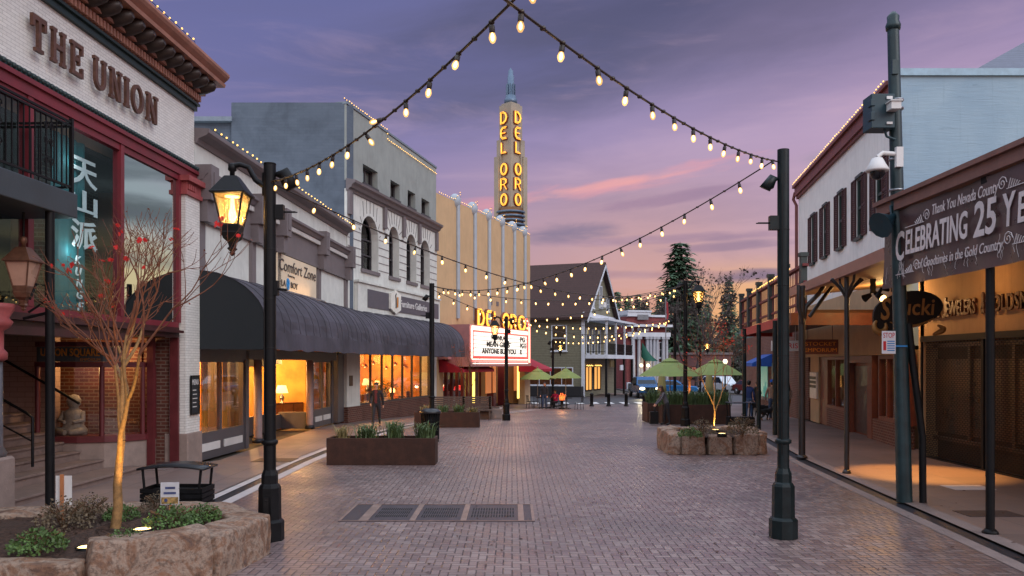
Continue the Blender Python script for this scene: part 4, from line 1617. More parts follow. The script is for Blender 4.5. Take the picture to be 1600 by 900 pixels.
def window(parent, M, x0, x1, z0, z1, y, nx, nz, fm_, pm):
    b = MB(M)
    b.frame(x0, x1, z0, z1, .09, y - .07, y + .03, nx, nz, 0, .05)
    b.box(x0 - .08, x1 + .08, y - .12, y + .02, z0 - .1, z0)
    f = b.build('window', fm_, parent)
    b = MB(M)
    b.box(x0 + .05, x1 - .05, y - .02, y - .008, z0 + .05, z1 - .05)
    b.build('pane', pm, f)
    return f
darkpane = glassmat('dim_pane', (.3, .32, .36, 1), 1.0, .25)
litcurt = mk('lit_curtain', C(240, 210, 170), .8, emit=(1, .78, .5, 1), es=.35)
for c, w_, z0, z1 in ((GW * .5, 1.0, 7.9, 10.0), (GW * .26, .8, 7.7, 9.0), (GW * .74, .8, 7.7, 9.0), (GW * .5, .55, 10.6, 11.3)):
    window(GH, None, c - w_ / 2, c + w_ / 2, z0, z1, -.01, 2 if w_ > .9 else 1, 2, wt, darkpane)
b = MB()
b.box(GW * .5 - .35, GW * .5 + .35, -.5, -.05, 7.92, 8.4)
b.build('air_conditioner', white, GH)
# side wall windows, seen from down the street: plane x = 0
Ms = Matrix.Rotation(R(-90), 4, 'Z')
def side(x, z):
    return x
for yy_, w_, z0, z1 in ((2.35, 1.5, 3.6, 6.0), (7.2, 1.3, 3.6, 6.0)):
    window(GH, Matrix.Translation((0, yy_, 0)) @ Ms, -w_ / 2, w_ / 2, z0, z1, -.01, 1, 2, wt, darkpane)
window(GH, Matrix.Translation((0, 3.2, 0)) @ Ms, -2.2, 2.2, .4, 2.1, -.01, 4, 1, wt, glassmat('warm_pane', (1, .6, .3, 1), 1, .1))
b = MB()
b.box(-.75, -.12, 0, 5.4, -.55, .35)
b.build('planter_box', mk('dark_planter', C(34, 34, 38), .6), GH)
# balcony in front
b = MB()
b.box(.1, GW - .6, -2.2, -.13, 2.9, 3.25).box(-.1, GW - .3, -2.35, -.13, 6.35, 6.55)
bl = b.build('balcony', wt, GH)
b = MB()
for x in (.3, 3.6, 7.0, GW - .8):
    b.box(x - .08, x + .08, -2.15, -1.99, 3.25, 6.35)
b.build('balcony_post', wt, bl)
b = MB()
for z in (3.5, 4.25):
    b.box(.3, GW - .8, -2.1, -2.05, z, z + .05)
    b.box(.28, .33, -2.04, -.2, z, z + .05)
for i in range(60):
    x = .4 + i * .165
    b.box(x - .015, x + .015, -2.09, -2.06, 3.27, 4.25)
b.build('balcony_railing', black, bl)
b = MB()
for x in (.4, 3.6, 7.0, GW - .8):
    b.box(x - .09, x + .09, -2.1, -1.92, -.6, 2.9)
b.build('porch_post', black, GH)
for x in (1.2, 3.0, 5.0, 7.4):
    window(GH, None, x - .5, x + .5, 3.3, 5.7, -.01, 1, 2, wt, darkpane)
for x, wd in ((1.5, 2.2), (4.4, 2.4)):
    b = MB()
    b.frame(x - wd / 2, x + wd / 2, -.1, 2.2, .09, -.08, .02, 2, 1)
    f = b.build('window', black, GH)
    b = MB()
    b.box(x - wd / 2 + .1, x + wd / 2 - .1, -.006, -.003, .0, 2.1)
    b.build('lit_display', mk('lit_display', C(220, 140, 60), .6, emit=(1, .48, .12, 1), es=.9), f)
    b = MB()
    for i in range(10):
        b.ball((x - wd / 2 + wd * (i + .5) / 10, -.15, 2.25 + .04 * math.sin(i * 2)), .05, 6, 4)
    b.build('window_light', fairy, f)
b = MB()
b.box(2.2, 4.2, -1.95, -1.85, 2.1, 2.75)
b.build('hanging_sign', mk('olive_sign', C(96, 80, 44), .6), GH)
b = MB()
b.box(4.6, 5.6, -2.3, -2.2, 1.8, 2.3)
b.build('street_name_board', wt, GH)

# ================================================================ library
LB = Fr(13.6, 99, .28, 1)
LH_ = LB.root('public_library', 'red brick public library with white columns, cornice and green arched awning', 'library')
# the front looks back down the street: local frame whose x runs to the right of the picture
LF = Fr(13.4, 98.0, 1, .30)
bpy.data.objects.remove(LH_)
LH_ = LF.root('public_library', 'red brick public library with white columns, cornice and green arched awning', 'library')
lw0, lw1 = .1, LF.U(1042)
libred = brick('library_brick', C(140, 62, 62), C(118, 50, 52), C(120, 84, 80), .3, .1, .01, .8, .3, .25)
b = MB()
b.box(lw0, lw1 - .1, 0, 12, -.6, 8.0)
b.build('wall', libred, LH_)
b = MB()
b.box(lw0, lw1, -.3, .0, .0 - .6, .2)
for z, d, h in ((5.6, .55, .5), (6.75, .85, .28), (7.95, .2, .25)):
    b.box(lw0, lw1 + d * .4, -d, 12, z, z + h)
b.box(lw0, LF.U(1015), -.35, 4, 8.0, 8.5).box(lw0, LF.U(1016), -.45, 4, 8.5, 8.7)
wl2 = mk('library_trim', C(168, 170, 178), .6, 0, .06, 3, dirt=.25)
cols = [LF.U(p) for p in (988, 996.5, 1009.5, 1014.5, 1020, 1025, 1034.5, 1039.5)]
b.build('cornice', wt, LH_)
for x in cols:
    b = MB()
    b.tube([(x, -.3, .22), (x, -.3, 5.3)], [.24, .19], 12)
    b.box(x - .3, x + .3, -.56, -.02, 5.3, 5.598).box(x - .3, x + .3, -.56, -.02, .0, .22)
    b.build('column', wl2, LH_)
b = MB()
xa, xb = LF.U(996.5) + .4, LF.U(1009.5) - .4
b.prism([(xa, -.3), (xb, -.3), (xb, 3.9)] + [((xa + xb) / 2 + (xb - xa) / 2 * math.cos(t), 3.9 + (xb - xa) / 2 * 1.3 * math.sin(t)) for t in [PI * i / 8 for i in range(1, 8)]] + [(xa, 3.9)], -.08, -.02)
b.build('arched_doorway', wt, LH_)
b = MB()
ym = (xa + xb) / 2
k = 8
vs = [(xa + (xb - xa) * i / k, -.12, 3.2 + 1.7 * math.sin(PI * i / k) ** .6) for i in range(k + 1)]
vs += [(xa - .2 + (xb - xa + 1.6) * i / k, -1.6, 2.7) for i in range(k + 1)]
b.add(vs, [(i, i + k + 1, i + k + 2, i + 1) for i in range(k)], 0, True)
b.build('green_awning', mk('bottle_green_canvas', C(10, 80, 62), .7), LH_)
for x in (LF.U(1029.5), LF.U(1017)):
    for z0, z1 in ((.6, 2.6), (3.1, 5.0)):
        window(LH_, None, x - .45, x + .45, z0, z1, -.03, 2, 2, wt, darkpane)
b = MB()
b.box(LF.U(994), LF.U(1011), -.40, -.352, 7.5 + .1, 8.2)
b.text('PUBLIC LIBRARY', LF.U(993), 6.22, LF.U(1011) - LF.U(993), .38, -.56, .03, 1)
b.build('name_stone', [mk('grey_plaque', C(120, 120, 124)), wt], LH_)
b = MB()
for x in (xa - .3, xb + .3):
    b.ball((x, -.75, 2.2), .22, 10, 8)
b.build('globe_light', warmwhite, LH_)
lamp(LF.w(xa - .3, -1.1, 2.2), 18, (1, .7, .4), .2)
lamp(LF.w(xb + .3, -1.1, 2.2), 18, (1, .7, .4), .2)
fp = thing('flag_pole', 'slim flag pole with a furled red and white flag before the library', 'flag pole', LF.w(LF.U(1022), -3, -.6))
b = MB()
b.tube([(0, 0, 0), (0, 0, 10.5)], .06, 8).ball((0, 0, 10.55), .1)
b.build('pole', chrome, fp)
b = MB()
for i in range(7):
    b.tube([(.08 + .05 * (i % 3), .05 * (i % 2), 10.2 - .05 * i), (.2 + .08 * math.sin(i), .04, 8.6), (.1, .05 * i % .1, 7.3 + .2 * (i % 3))], .07, 6, i % 2)
b.build('flag', [mk('flag_red', C(150, 40, 50), .8), mk('flag_pale', C(190, 190, 200), .8)], fp)

# ================================================================ brown wall building across the cross street, right of centre
BB = thing('brown_building', 'low plum brown building standing beyond the parked cars', 'building', (23.5, 112, -.6))
b = MB()
b.box(-6.5, 6, 0, 10, 0, 4.2)
b.build('wall', mk('plum_wall', C(110, 78, 78), .85, 0, .12, .8), BB)
b = MB()
b.box(-6.7, 6.2, -.2, 10, 4.2, 4.5)
b.build('parapet', greytrim, BB)
window(BB, None, -5, -3.4, 0, 2.4, -.01, 2, 1, black, glassmat('warm_pane', (1, .6, .3, 1)))
window(BB, None, .5, 2.4, 1.0, 2.6, -.01, 2, 1, black, darkpane)

# ================================================================ trees beyond the street
def conifer_mesh(seed, H_, Rb, dense=1.0):
    g = random.Random(seed)
    t = MB().tube([(0, 0, 0), (0, 0, H_ * .6), (0, 0, H_ * .99)], [H_ * .018, H_ * .01, .02], 7)
    c = MB()
    z = H_ * .10
    while z < H_ * .985:
        f = 1 - (z - H_ * .10) / (H_ * .90)
        rr = Rb * (f ** .62) * g.uniform(.72, 1.15) + .12
        nb = max(4, int((5 + 7 * f) * dense))
        a0 = g.uniform(0, 6.28)
        for i in range(nb):
            a = a0 + 2 * PI * i / nb + g.uniform(-.35, .35)
            L = rr * g.uniform(.55, 1.12)
            ns = max(3, int(L / (H_ * .018)))
            dr = g.uniform(.12, .45)
            for s_ in range(ns):
                u = (s_ + .6) / ns
                cx_, cy_, cz_ = L * u * math.cos(a), L * u * math.sin(a), z - dr * L * u * u + .10 * L * u
                sz = H_ * .026 * (1.25 - .6 * u) * g.uniform(.7, 1.3)
                for q in range(3):
                    aa = a + g.uniform(-1.3, 1.3)
                    tip = (cx_ + sz * 1.7 * math.cos(aa), cy_ + sz * 1.7 * math.sin(aa), cz_ - sz * g.uniform(.1, 1.1))
                    w_ = sz * .42
                    c.add([(cx_ - w_ * math.sin(aa), cy_ + w_ * math.cos(aa), cz_ + g.uniform(0, .3) * sz), (cx_ + w_ * math.sin(aa), cy_ - w_ * math.cos(aa), cz_), tip], [(0, 1, 2)])
        z += H_ * .028 * g.uniform(.7, 1.25)
    return t.mesh('trunk', greybark), c.mesh('crown', pineg)
def place_tree(name, label, cat, X, Y, meshes, group, sc=1.0, z=-.6, rz=0.0):
    r = thing(name, label, cat, (X, Y, z), rz, group)
    r.scale = (sc, sc, sc)
    for nm, me in zip(('trunk', 'crown', 'leaves'), meshes):
        o = bpy.data.objects.new(nm, me)
        COL.objects.link(o)
        o.parent = r
    return r
cm = [conifer_mesh(3, 22, 5.4, 2.2), conifer_mesh(5, 16, 3.2, 1.5), conifer_mesh(8, 14, 2.7, 1.3)]
def at(px, D): return (px - 800) / FPX * D
place_tree('conifer', 'tallest dark conifer rising above the middle of the street', 'conifer', at(1063, 128), 128, cm[0], 'conifers beyond the street', 1.0).scale = (1.3, 1.3, 1.0)
place_tree('conifer', 'slim conifer beside the red balcony, right of the tallest one', 'conifer', at(1139, 140), 140, cm[1], 'conifers beyond the street', 1.06)
for i, (px, D, top, lab) in enumerate(((965, 210, 455, 'small conifer peeking beside the gable end'), (981, 215, 457, 'narrow conifer, second from the gabled house'), (997, 205, 459, 'pointed conifer above the library parapet'),
                                       (1010, 220, 470, 'short conifer behind the flag pole'), (953, 220, 462, 'conifer half hidden by the gable roof'), (1088, 170, 452, 'dark conifer just right of the tallest tree'), (1030, 190, 468, 'conifer behind the string lights left of the tallest tree'),
                                       (1105, 190, 470, 'distant conifer behind the tall street lantern'))):
    z1 = CAMH + (567 - top) * D / FPX + .6
    mm = cm[1 + i % 2]
    place_tree('conifer', lab, 'conifer', at(px, D), D, mm, 'conifers beyond the street', z1 / (16 if i % 2 == 0 else 14), -.6, i * 1.3)
def bare_tree_mesh(seed, H_, r0, levels=5, spread=.55, lean=0.0, up=.25, droop=0, first=.28, nch=(2, 3), leaf=0, leafm=None, tw=.03, thick=.60):
    g = random.Random(seed)
    t, lv = MB(), MB()
    def grow(p, d, L, r, k):
        pts, rr = [p], [r]
        n_ = 4
        for i in range(n_):
            d = (d + Vector((g.uniform(-1, 1), g.uniform(-1, 1), g.uniform(-.5, 1) * .8)) * .16 + Vector((0, 0, up * .18))).normalized()
            p = p + d * (L / n_)
            pts.append(p)
            rr.append(r * (1 - .38 * (i + 1) / n_))
        t.tube(pts, rr, 7 if k < 2 else (5 if k < 4 else 3), 0 if k < 3 else 1, True, k == levels)
        if k >= levels:
            for _ in range(leaf):
                q = pts[g.randint(1, n_)]
                s_ = tw * g.uniform(.6, 1.5)
                a = Vector((g.uniform(-1, 1), g.uniform(-1, 1), g.uniform(-1, .3))).normalized() * s_
                c = Vector((g.uniform(-1, 1), g.uniform(-1, 1), g.uniform(-1, 1))).normalized() * s_ * .6
                lv.add([q, q + a * .5 + c, q + a * 1.1, q + a * .5 - c], [(0, 1, 2, 3)])
            return
        nc = g.randint(*nch)
        for j in range(nc):
            a = g.uniform(0, 6.28)
            perp = d.orthogonal().normalized()
            perp.rotate(Matrix.Rotation(a + j * 2 * PI / nc, 3, d))
            ang_ = g.uniform(.55, 1.0) * spread * (1 if j else .55)
            nd = (d * math.cos(ang_) + perp * math.sin(ang_)).normalized()
            st_ = pts[-1] if j < 2 else pts[g.randint(2, 4)]
            grow(st_, nd, L * g.uniform(.66, .88), r * thick * g.uniform(.85, 1.05), k + 1)
    grow(Vector((0, 0, 0)), Vector((lean, 0, 1)).normalized(), H_ * first, r0, 0)
    return t, lv
t1, l1_ = bare_tree_mesh(21, 15, .35, 6, .62, leaf=3, tw=.35)
t2, l2_ = bare_tree_mesh(22, 15, .35, 6, .6, leaf=1, tw=.3)
dk = mk('bare_twig', C(70, 62, 62), .9, 0, .2, 2)
dusk = mk('dry_leaf_mass', C(66, 56, 50), .9, 0, .3, 2)
bm_ = [(t1.mesh('trunk', [dk, dk]), l1_.mesh('crown', dusk)), (t2.mesh('trunk', [dk, dk]), l2_.mesh('crown', dusk))]
for i, (px, D, sc, lab) in enumerate(((1040, 112, .75, 'bare spreading tree right of the library'), (1062, 104, .72, 'bare tree in front of the tallest conifer'), (1088, 110, .8, 'bare tree behind the tall street lantern'), (1114, 116, .6, 'bare tree over the white parked car'), (1168, 118, .42, 'bare tree behind the red balcony railing'), (1098, 118, 1.05, 'tallest bare tree showing thin twigs against the glow'))):
    place_tree('bare_tree', lab, 'tree', at(px, D), D, bm_[i % 2], 'bare trees beyond the cross street', sc, -.6, i * 1.1)
hd = MB()
g = random.Random(4)
for i in range(2600):
    px = g.uniform(1020, 1175)
    D = g.uniform(122, 136)
    z = abs(g.gauss(0, 1.0)) * 3.0 - .3
    s_ = g.uniform(.25, .7)
    p = Vector((at(px, D), D, z))
    a = Vector((g.uniform(-1, 1), g.uniform(-1, 1), g.uniform(-1, 1))) * s_
    c = Vector((g.uniform(-1, 1), g.uniform(-1, 1), g.uniform(-1, 1))) * s_
    hd.add([p, p + a, p + a + c, p + c], [(0, 1, 2, 3)])
o = hd.build('thicket', mk('thicket_leaf', C(58, 58, 48), .9, 0, .4, .6))
o['kind'] = 'stuff'
# ================================================================ right: jeweller's shop
JS = R1.root('jeweller_shop', 'cream jeweller shop with rolled down black security grille and dark relief lettering', 'shop building')
JE = 12.0
gu0 = R1.U(1441)
b = MB()
b.box(.1, JE, 0, .4, 3.2, 6.2)
b.box(.1, JE, 3.5, 14, 0, 6.1).box(.1, JE, .41, 14, 5.9, 6.15)
b.box(.0, .3, .0, 3.5, .0, 5.9)
b.build('wall', cream, JS)
b = MB()
b.box(.25, gu0, -.05, .35, 0, 3.2).box(gu0, JE, -.06, .2, 3.05, 3.2)
b.box(gu0 + 2.8, gu0 + 2.9, -.03, .1, 0, 3.05).box(gu0, JE, -.04, .12, 0, .06)
b.build('grille_frame', black, JS)
b = MB()
for i in range(60):
    z = .09 + i * .05
    b.box(gu0 + .01, gu0 + 9, .045, .057, z, z + .015)
for i in range(59):
    z = .105 + i * .05
    for j in range(62):
        x = gu0 + .06 + j * .145 + (.0725 if i % 2 else 0)
        b.box(x - .006, x + .006, .047, .055, z, z + .035)
b.build('security_grille', mk('grille_steel', C(26, 22, 20), .45, .6, .2, 8), JS)
b = MB()
b.box(gu0, gu0 + 8.8, .3, .31, .7, 2.6)
b.frame(gu0, gu0 + 9, .5, 3.0, .1, .24, .36, 5, 1)
b.build('shop_window', [mk('show_window_amber', C(84, 52, 24), .3, 0, .6, 1.2)], JS)
b = MB()
b.box(gu0 + .02, gu0 + 9, .36, .42, 0, 3.04)
b.build('back_panel', mk('ochre_back', C(60, 40, 24), .7, 0, .5, 1.6), JS)
b = MB()
lamp(R1.w(gu0 + 4.4, .18, 2.9), 9, (1, .46, .12), kind='AREA', size=8.4, sizey=.06, rot=(0, 0, -1))
words_ = (('STUCKI', R1.U(1441), R1.U(1474)), ('JEWELERS', R1.U(1478), R1.U(1531)), ('&', R1.U(1538), R1.U(1545)), ('GOLDSMITHS', R1.U(1548), R1.U(1548) + 2.35))
for t_, a, c in words_:
    n_ = len(t_)
    big_ = .17
    cw = (c - a) / n_
    b.text(t_[0], a + .03, 3.62, cw * .92, .5, -.06, .05, 0, 0, .02)
    if n_ > 1:
        b.text(t_[1:], a + cw * 1.05, 3.64, c - a - cw * 1.05, .38, -.06, .05, 0, 0, .02)
b.build('raised_lettering', mk('copper_letters', C(70, 36, 22), .5, .3, .2, 8), JS)
lamp(R1.w(1.7, -1.0, 4.7), 380, (1, .56, .14), kind='SPOT', rad=.05, rot=(R1.n.x * .9, R1.n.y, -1.0), spot=R(85))
lamp(R1.w(4.6, -1.4, 5.0), 130, (1, .55, .16), kind='SPOT', rad=.05, rot=(R1.n.x * .8, R1.n.y, -1.1), spot=R(95))
# canopy in front of the jeweller
PC = thing('shop_canopy', 'high brown edged porch canopy carrying the banner before the jeweller', 'canopy')
b = MB()
ya, yb = 15.35, 6.0
def slabx(b, xe, xi, ze, zi, y0, y1, th, mi=0):
    b.add([(xe, y0, ze), (xi, y0, zi), (xi, y1, zi), (xe, y1, ze), (xe, y0, ze - th), (xi, y0, zi - th), (xi, y1, zi - th), (xe, y1, ze - th)],
          [(0, 1, 2, 3), (7, 6, 5, 4), (0, 4, 5, 1), (1, 5, 6, 2), (2, 6, 7, 3), (3, 7, 4, 0)], mi)
slabx(b, 6.95, 10.83, 5.36, 5.62, yb, ya, .05)
b.build('ceiling', mk('cream_boards', C(178, 144, 104), .7, 0, .1, 2), PC)
b = MB()
slabx(b, 6.80, 10.83, 5.45, 5.72, yb - .02, ya + .08, .07)
b.build('roof', mk('brown_shingles', C(84, 62, 56), .9, 0, .3, 8, .5, 40), PC)
b = MB()
b.box(6.76, 6.93, yb, ya + .1, 5.20, 5.38).box(6.70, 6.82, yb, ya + .12, 5.385, 5.46)
b.box(6.95, 10.8, ya - .04, ya + .08, 5.1, 5.32)
b.build('fascia', mk('brown_fascia', C(122, 86, 76), .6, 0, .12, 4, dirt=.3), PC)
for px_, py_ in ((1545, 837),):
    p = gp(px_, py_)
    b = MB()
    b.tube([(p.x + .02, p.y, .03), (p.x + .02, p.y, 5.3)], .062, 12)
    b.lathe([(.11, .03), (.11, .06), (.07, .1)], (p.x + .02, p.y, 0), 12)
    b.box(p.x - .06, p.x + .1, p.y - .1, p.y + .1, 5.1, 5.3)
    b.build('post', black, PC)
b = MB()
for y in (8.5, 10.5, 12.5, 14.4):
    b.lathe([(.12, 0), (.13, .12), (.04, .2)], (8.2, y, 5.2), 12)
b.build('ceiling_light', black, PC)
# banner
BN = Fr(6.84, 15.28, 0, -1)
bn = BN.root('banner', 'wide brown vinyl banner with white lettering CELEBRATING 25 YEARS hung from the canopy', 'banner')
b = MB()
NU, NZ, BL = 40, 12, 5.3
vs, fs = [], []
for i in range(NU + 1):
    u = BL * i / NU
    for j in range(NZ + 1):
        v = j / NZ
        y = .02 * math.sin(u * 2.3 + v * 2) + .014 * math.sin(u * 7 + v * 5) * (1 - v) + .03 * (1 - v) * math.sin(u * 1.1)
        vs.append((u - .10 * (1 - v) * (1 - i / NU), y, 3.86 + 1.34 * v - .03 * abs(math.sin(u * PI / 1.05)) * v))
for i in range(NU):
    for j in range(NZ):
        q = i * (NZ + 1) + j
        fs.append((q, q + NZ + 1, q + NZ + 2, q + 1))
b.add(vs, fs, 0, True)
b.build('vinyl', mk('brown_vinyl', C(84, 62, 62), .3, 0, .22, 1.6, .12, 5, dirt=.4), bn)
b = MB()
yy_ = -.05
def bt(t_, p0, p1, py, h, sh=0.0, bold=.0):
    a, c = BN.U(p0, yy_), BN.U(p1, yy_)
    b.text(t_, a, BN.Z(p0, py, yy_), c - a, h, yy_, .006, 0, sh, bold)
bt('Thank You Nevada County', 1457, 1560, 341, .22, .25)
a = BN.U(1400, yy_)
b.text('C', a, 4.28, .32, .52, yy_, .006, 0, .1, .02)
b.text('ELEBRATING', a + .36, 4.36, BN.U(1512, yy_) - a - .36, .42, yy_, .006, 0, .1, .02)
a = BN.U(1521, yy_)
b.text('25', a, 4.33, BN.U(1557, yy_) - a, .52, yy_, .006, 0, .1, .02)
a = BN.U(1567, yy_)
b.text('Y', a, 4.37, .3, .46, yy_, .006, 0, .1, .02)
b.text('EARS', a + .34, 4.37, .95, .42, yy_, .006, 0, .1, .02)
bt('of Goodtimes in the Gold Country', 1435, 1567, 424, .2, .25)
for u0, z0, sg_ in ((BN.U(1448, yy_), 4.86, -1), (BN.U(1566, yy_), 4.92, 1), (BN.U(1432, yy_), 4.08, -1), (BN.U(1575, yy_), 4.14, 1)):
    pts = [(u0 + sg_ * .11 * (1 - k / 16) * math.cos(k * .75), yy_, z0 + .06 + .11 * (1 - k / 16) * math.sin(k * .75)) for k in range(15)]
    b.tube(pts, .008, 4)
    b.tube([(u0 + sg_ * .1, yy_, z0 - .03), (u0 + sg_ * .75, yy_, z0 - .03)], .008, 4)
    for k in range(5):
        b.tube([(u0 + sg_ * (.15 + k * .05), yy_, z0 - .02), (u0 + sg_ * (.2 + k * .05), yy_, z0 + .1 - .02 * k)], .008, 4)
b.build('lettering', mk('banner_white', C(206, 196, 196), .5, 0, .08, 4), bn)
g = random.Random(12)
b = MB()
for i in range(26):
    u = g.uniform(.1, 4.6)
    z = 3.9 + g.uniform(0, .12)
    pts = [(u, -.045, z)]
    for k in range(6):
        pts.append((pts[-1][0] + g.uniform(-.05, .05), -.048, pts[-1][2] + g.uniform(.02, .07)))
    b.tube(pts, .0035, 3)
b.build('crack_print', mk('banner_white', C(206, 196, 196)), bn)

# lower canopy further along
PC2 = thing('porch_canopy', 'lower porch canopy with pinkish gutter edge before the emporium shop', 'canopy')
def cx2(y): return 7.0 + .129 * (y - 15.5)
b = MB()
y0, y1 = 15.5, 24.8
def slab2(b, dxe, ze, zi, th, y0=y0, y1=y1):
    vs = []
    for z_ in (0, th):
        vs += [(cx2(y0) + dxe, y0, ze - z_), (10.83, y0, zi - z_), (11.6, y1, zi - z_), (cx2(y1) + dxe, y1, ze - z_)]
    b.add(vs, [(0, 1, 2, 3), (7, 6, 5, 4), (0, 4, 5, 1), (1, 5, 6, 2), (2, 6, 7, 3), (3, 7, 4, 0)])
slab2(b, .12, 4.52, 4.85, .05)
b.build('ceiling', mk('cream_boards', C(214, 182, 136)), PC2)
b = MB()
slab2(b, .0, 4.6, 4.95, .06, 15.42, 24.9)
b.build('roof', mk('brown_shingles', C(84, 62, 56)), PC2)
b = MB()
b.add([(cx2(y) + d, y, z) for y in (15.45, 24.9) for d, z in ((-.06, 4.42), (.1, 4.42), (.1, 4.64), (-.1, 4.64))], [(0, 1, 2, 3), (7, 6, 5, 4), (0, 4, 5, 1), (1, 5, 6, 2), (2, 6, 7, 3), (3, 7, 4, 0)])
b.build('gutter', mk('pink_brown_gutter', C(158, 116, 106), .5, 0, .1, 4, dirt=.2), PC2)
b = MB()
b.box(8.25, 11.5, 24.6, 24.75, 3.62, 3.98)
b.build('cross_beam', woodr, PC2)
for px_, py_, r in ((1323, 742, .055), (1253, 718, .085)):
    p = gp(px_, py_)
    b = MB()
    b.tube([(p.x, p.y, .03), (p.x, p.y, 4.5)], r, 12)
    b.lathe([(r * 1.7, .03), (r * 1.7, .07), (r * 1.1, .12)], (p.x, p.y, 0), 12)
    if r < .06:
        for sg_ in (-1, 1):
            b.tube([(p.x, p.y, 3.9), (p.x, p.y + sg_ * .12, 4.12), (p.x, p.y + sg_ * .38, 4.3), (p.x, p.y + sg_ * .42, 4.46)], .03, 6)
            b.tube([(p.x + sg_ * .02, p.y, 3.95), (p.x + sg_ * .16, p.y, 4.2), (p.x + sg_ * .36, p.y, 4.36)], .03, 6)
            for k in range(8):
                b.ball((p.x + sg_ * (.1 + .03 * k), p.y + .02, 4.12 + .035 * k), .04, 6, 4)
    else:
        b.tube([(p.x - .12, p.y - .1, 4.5), (p.x - .13, p.y - .1, 3.95), (p.x - .02, p.y - .08, 3.6), (p.x, p.y, 3.4)], .05, 8)
        b.tube([(p.x + .6, p.y + .1, 4.5), (p.x + .45, p.y, 4.3), (p.x + .1, p.y, 3.95), (p.x + .05, p.y, 3.6)], .06, 8)
        b.tube([(p.x + .9, p.y + .3, 4.5), (p.x + .6, p.y + .1, 4.2), (p.x + .2, p.y, 3.7)], .05, 8)
    b.build('post', mk('charcoal_post', C(44, 40, 40), .45, .1, .2, 5), PC2)
sl = thing('spot_light', 'small twin headed spotlight glowing under the lower canopy', 'spotlight', (8.85, 20.4, 4.06))
b = MB()
b.box(-.05, .05, -.05, .05, .15, .5)
b.tube([(0, 0, .2), (-.12, -.02, .08)], .02, 6).tube([(0, 0, .2), (.12, -.02, .1)], .02, 6)
b.tube([(-.2, .04, .02), (-.1, -.1, .1)], [.10, .05], 10).tube([(.07, .04, .16), (.17, -.14, .02)], [.05, .10], 10)
b.build('lamp_head', black, sl)
b = MB()
b.ball((.175, -.15, .012), .085, 10, 6)
b.build('bulb', bulbhot, sl)
lamp((9.1, 19.0, 4.0), 2300, (1, .45, .10), kind='SPOT', rad=.06, rot=(.02, -.1, -1), spot=R(54))
lamp((9.9, 18.6, 4.3), 24, (1, .52, .18), rad=.15)
lamp((9.3, 12.4, 4.9), 12, (1, .55, .2), rad=.15)
lamp((10.2, 22.6, 4.2), 120, (1, .55, .2), rad=.15)
# round hanging sign
RS = thing('oval_sign', 'black oval hanging sign with gold script and ribbon scroll outside the jeweller', 'shop sign', (8.05, 17.0, 3.55))
b = MB()
b.prism([(.66 * math.cos(t) + .08, .36 * math.sin(t) + .06 + .05 * math.cos(t)) for t in [2 * PI * i / 28 for i in range(28)]], -.04, .04)
b.prism([(-.42 + .26 * math.cos(t), -.12 + .34 * math.sin(t)) for t in [2 * PI * i / 18 for i in range(18)]], -.036, .036)
b.tube([(.3, 0, .4), (.3, 0, 1.75)], .012, 5).tube([(-.3, 0, .4), (-.3, 0, 1.75)], .012, 5)
b.tube([(-.6, 0, .3), (-.5, 0, .46), (-.35, 0, .44)], .04, 6)
bd = b.build('board', black, RS)
b = MB()
b.text('S', -.54, -.18, .2, .46, -.045, .015, 0, .15, .02)
b.text('tucki', -.26, -.08, .82, .34, -.045, .015, 0, .1, .012)
k = 16
def scroll(b, f, r0, n_=14):
    pts = [f(i / n_) for i in range(n_ + 1)]
    b.tube([(p[0], -.05, p[1]) for p in pts], [r0 * (.4 + math.sin(PI * min(1, max(0, (i + .5) / (n_ + 1))))) for i in range(n_ + 1)], 6)
scroll(b, lambda t: (-.35 + .9 * t, -.22 - .12 * math.sin(PI * t) + .08 * t), .022)
scroll(b, lambda t: (-.55 + .12 * math.cos(4.6 * t - .5), -.3 - .13 * math.sin(4.6 * t - .5)), .05)
scroll(b, lambda t: (.62 + .12 * math.sin(4 * t), -.28 - .2 * t), .045)
b.build('gold_script', mk('dull_gold', C(140, 98, 48), .5, .3, .15, 8), bd)
# pole-mounted parking sign, utility pole
UP = thing('utility_pole', 'tall dark teal utility pole with equipment box and security cameras', 'utility pole', (6.98, 14.8, 0))
b = MB()
b.tube([(0, 0, .03), (-.2, 0, 8.45)], [.135, .10], 16)
b.lathe([(.12, 8.42), (.13, 8.5), (.1, 8.58), (.105, 8.66), (.04, 8.74)], (-.2, 0, 0), 14)
b.box(-.27, -.16, -.13, -.08, 7.6, 7.85)
b.build('pole', mk('teal_pole', C(30, 52, 56), .4, .1, .3, 3, .1, 40), UP)
b = MB()
for z in (7.0, 7.15, 6.1, 5.55, 5.42):
    b.lathe([(.125, z), (.125, z + .035)], (-.145, 0, 0), 14)
b.build('steel_band', chrome, UP)
b = MB()
b.box(-.68, -.27, -.22, .15, 6.62, 7.22)
b.box(-.70, -.62, -.24, -.1, 6.75, 6.9).box(-.70, -.62, -.24, -.1, 7.0, 7.12)
b.tube([(-.4, -.1, 6.62), (-.36, -.1, 6.5), (-.2, -.08, 6.45)], .025, 6)
eb = b.build('equipment_box', mk('teal_box', C(26, 56, 66), .45, .1, .15, 4), UP, .01)
b = MB()
b.box(-.42, -.32, -.245, -.221, 7.12, 7.17).box(-.42, -.32, -.245, -.221, 6.68, 6.72)
b.build('sticker', white, eb)
b = MB()
b.box(-.42, -.25, -.42, -.22, 6.9, 7.03).box(-.44, -.23, -.44, -.22, 7.03, 7.05)
b.build('box_camera', white, eb)
b = MB()
b.box(-.22, -.10, -.18, -.1, 5.95, 6.3)
b.tube([(-.15, -.12, 6.18), (-.45, -.14, 6.2), (-.55, -.15, 6.12)], .04, 8)
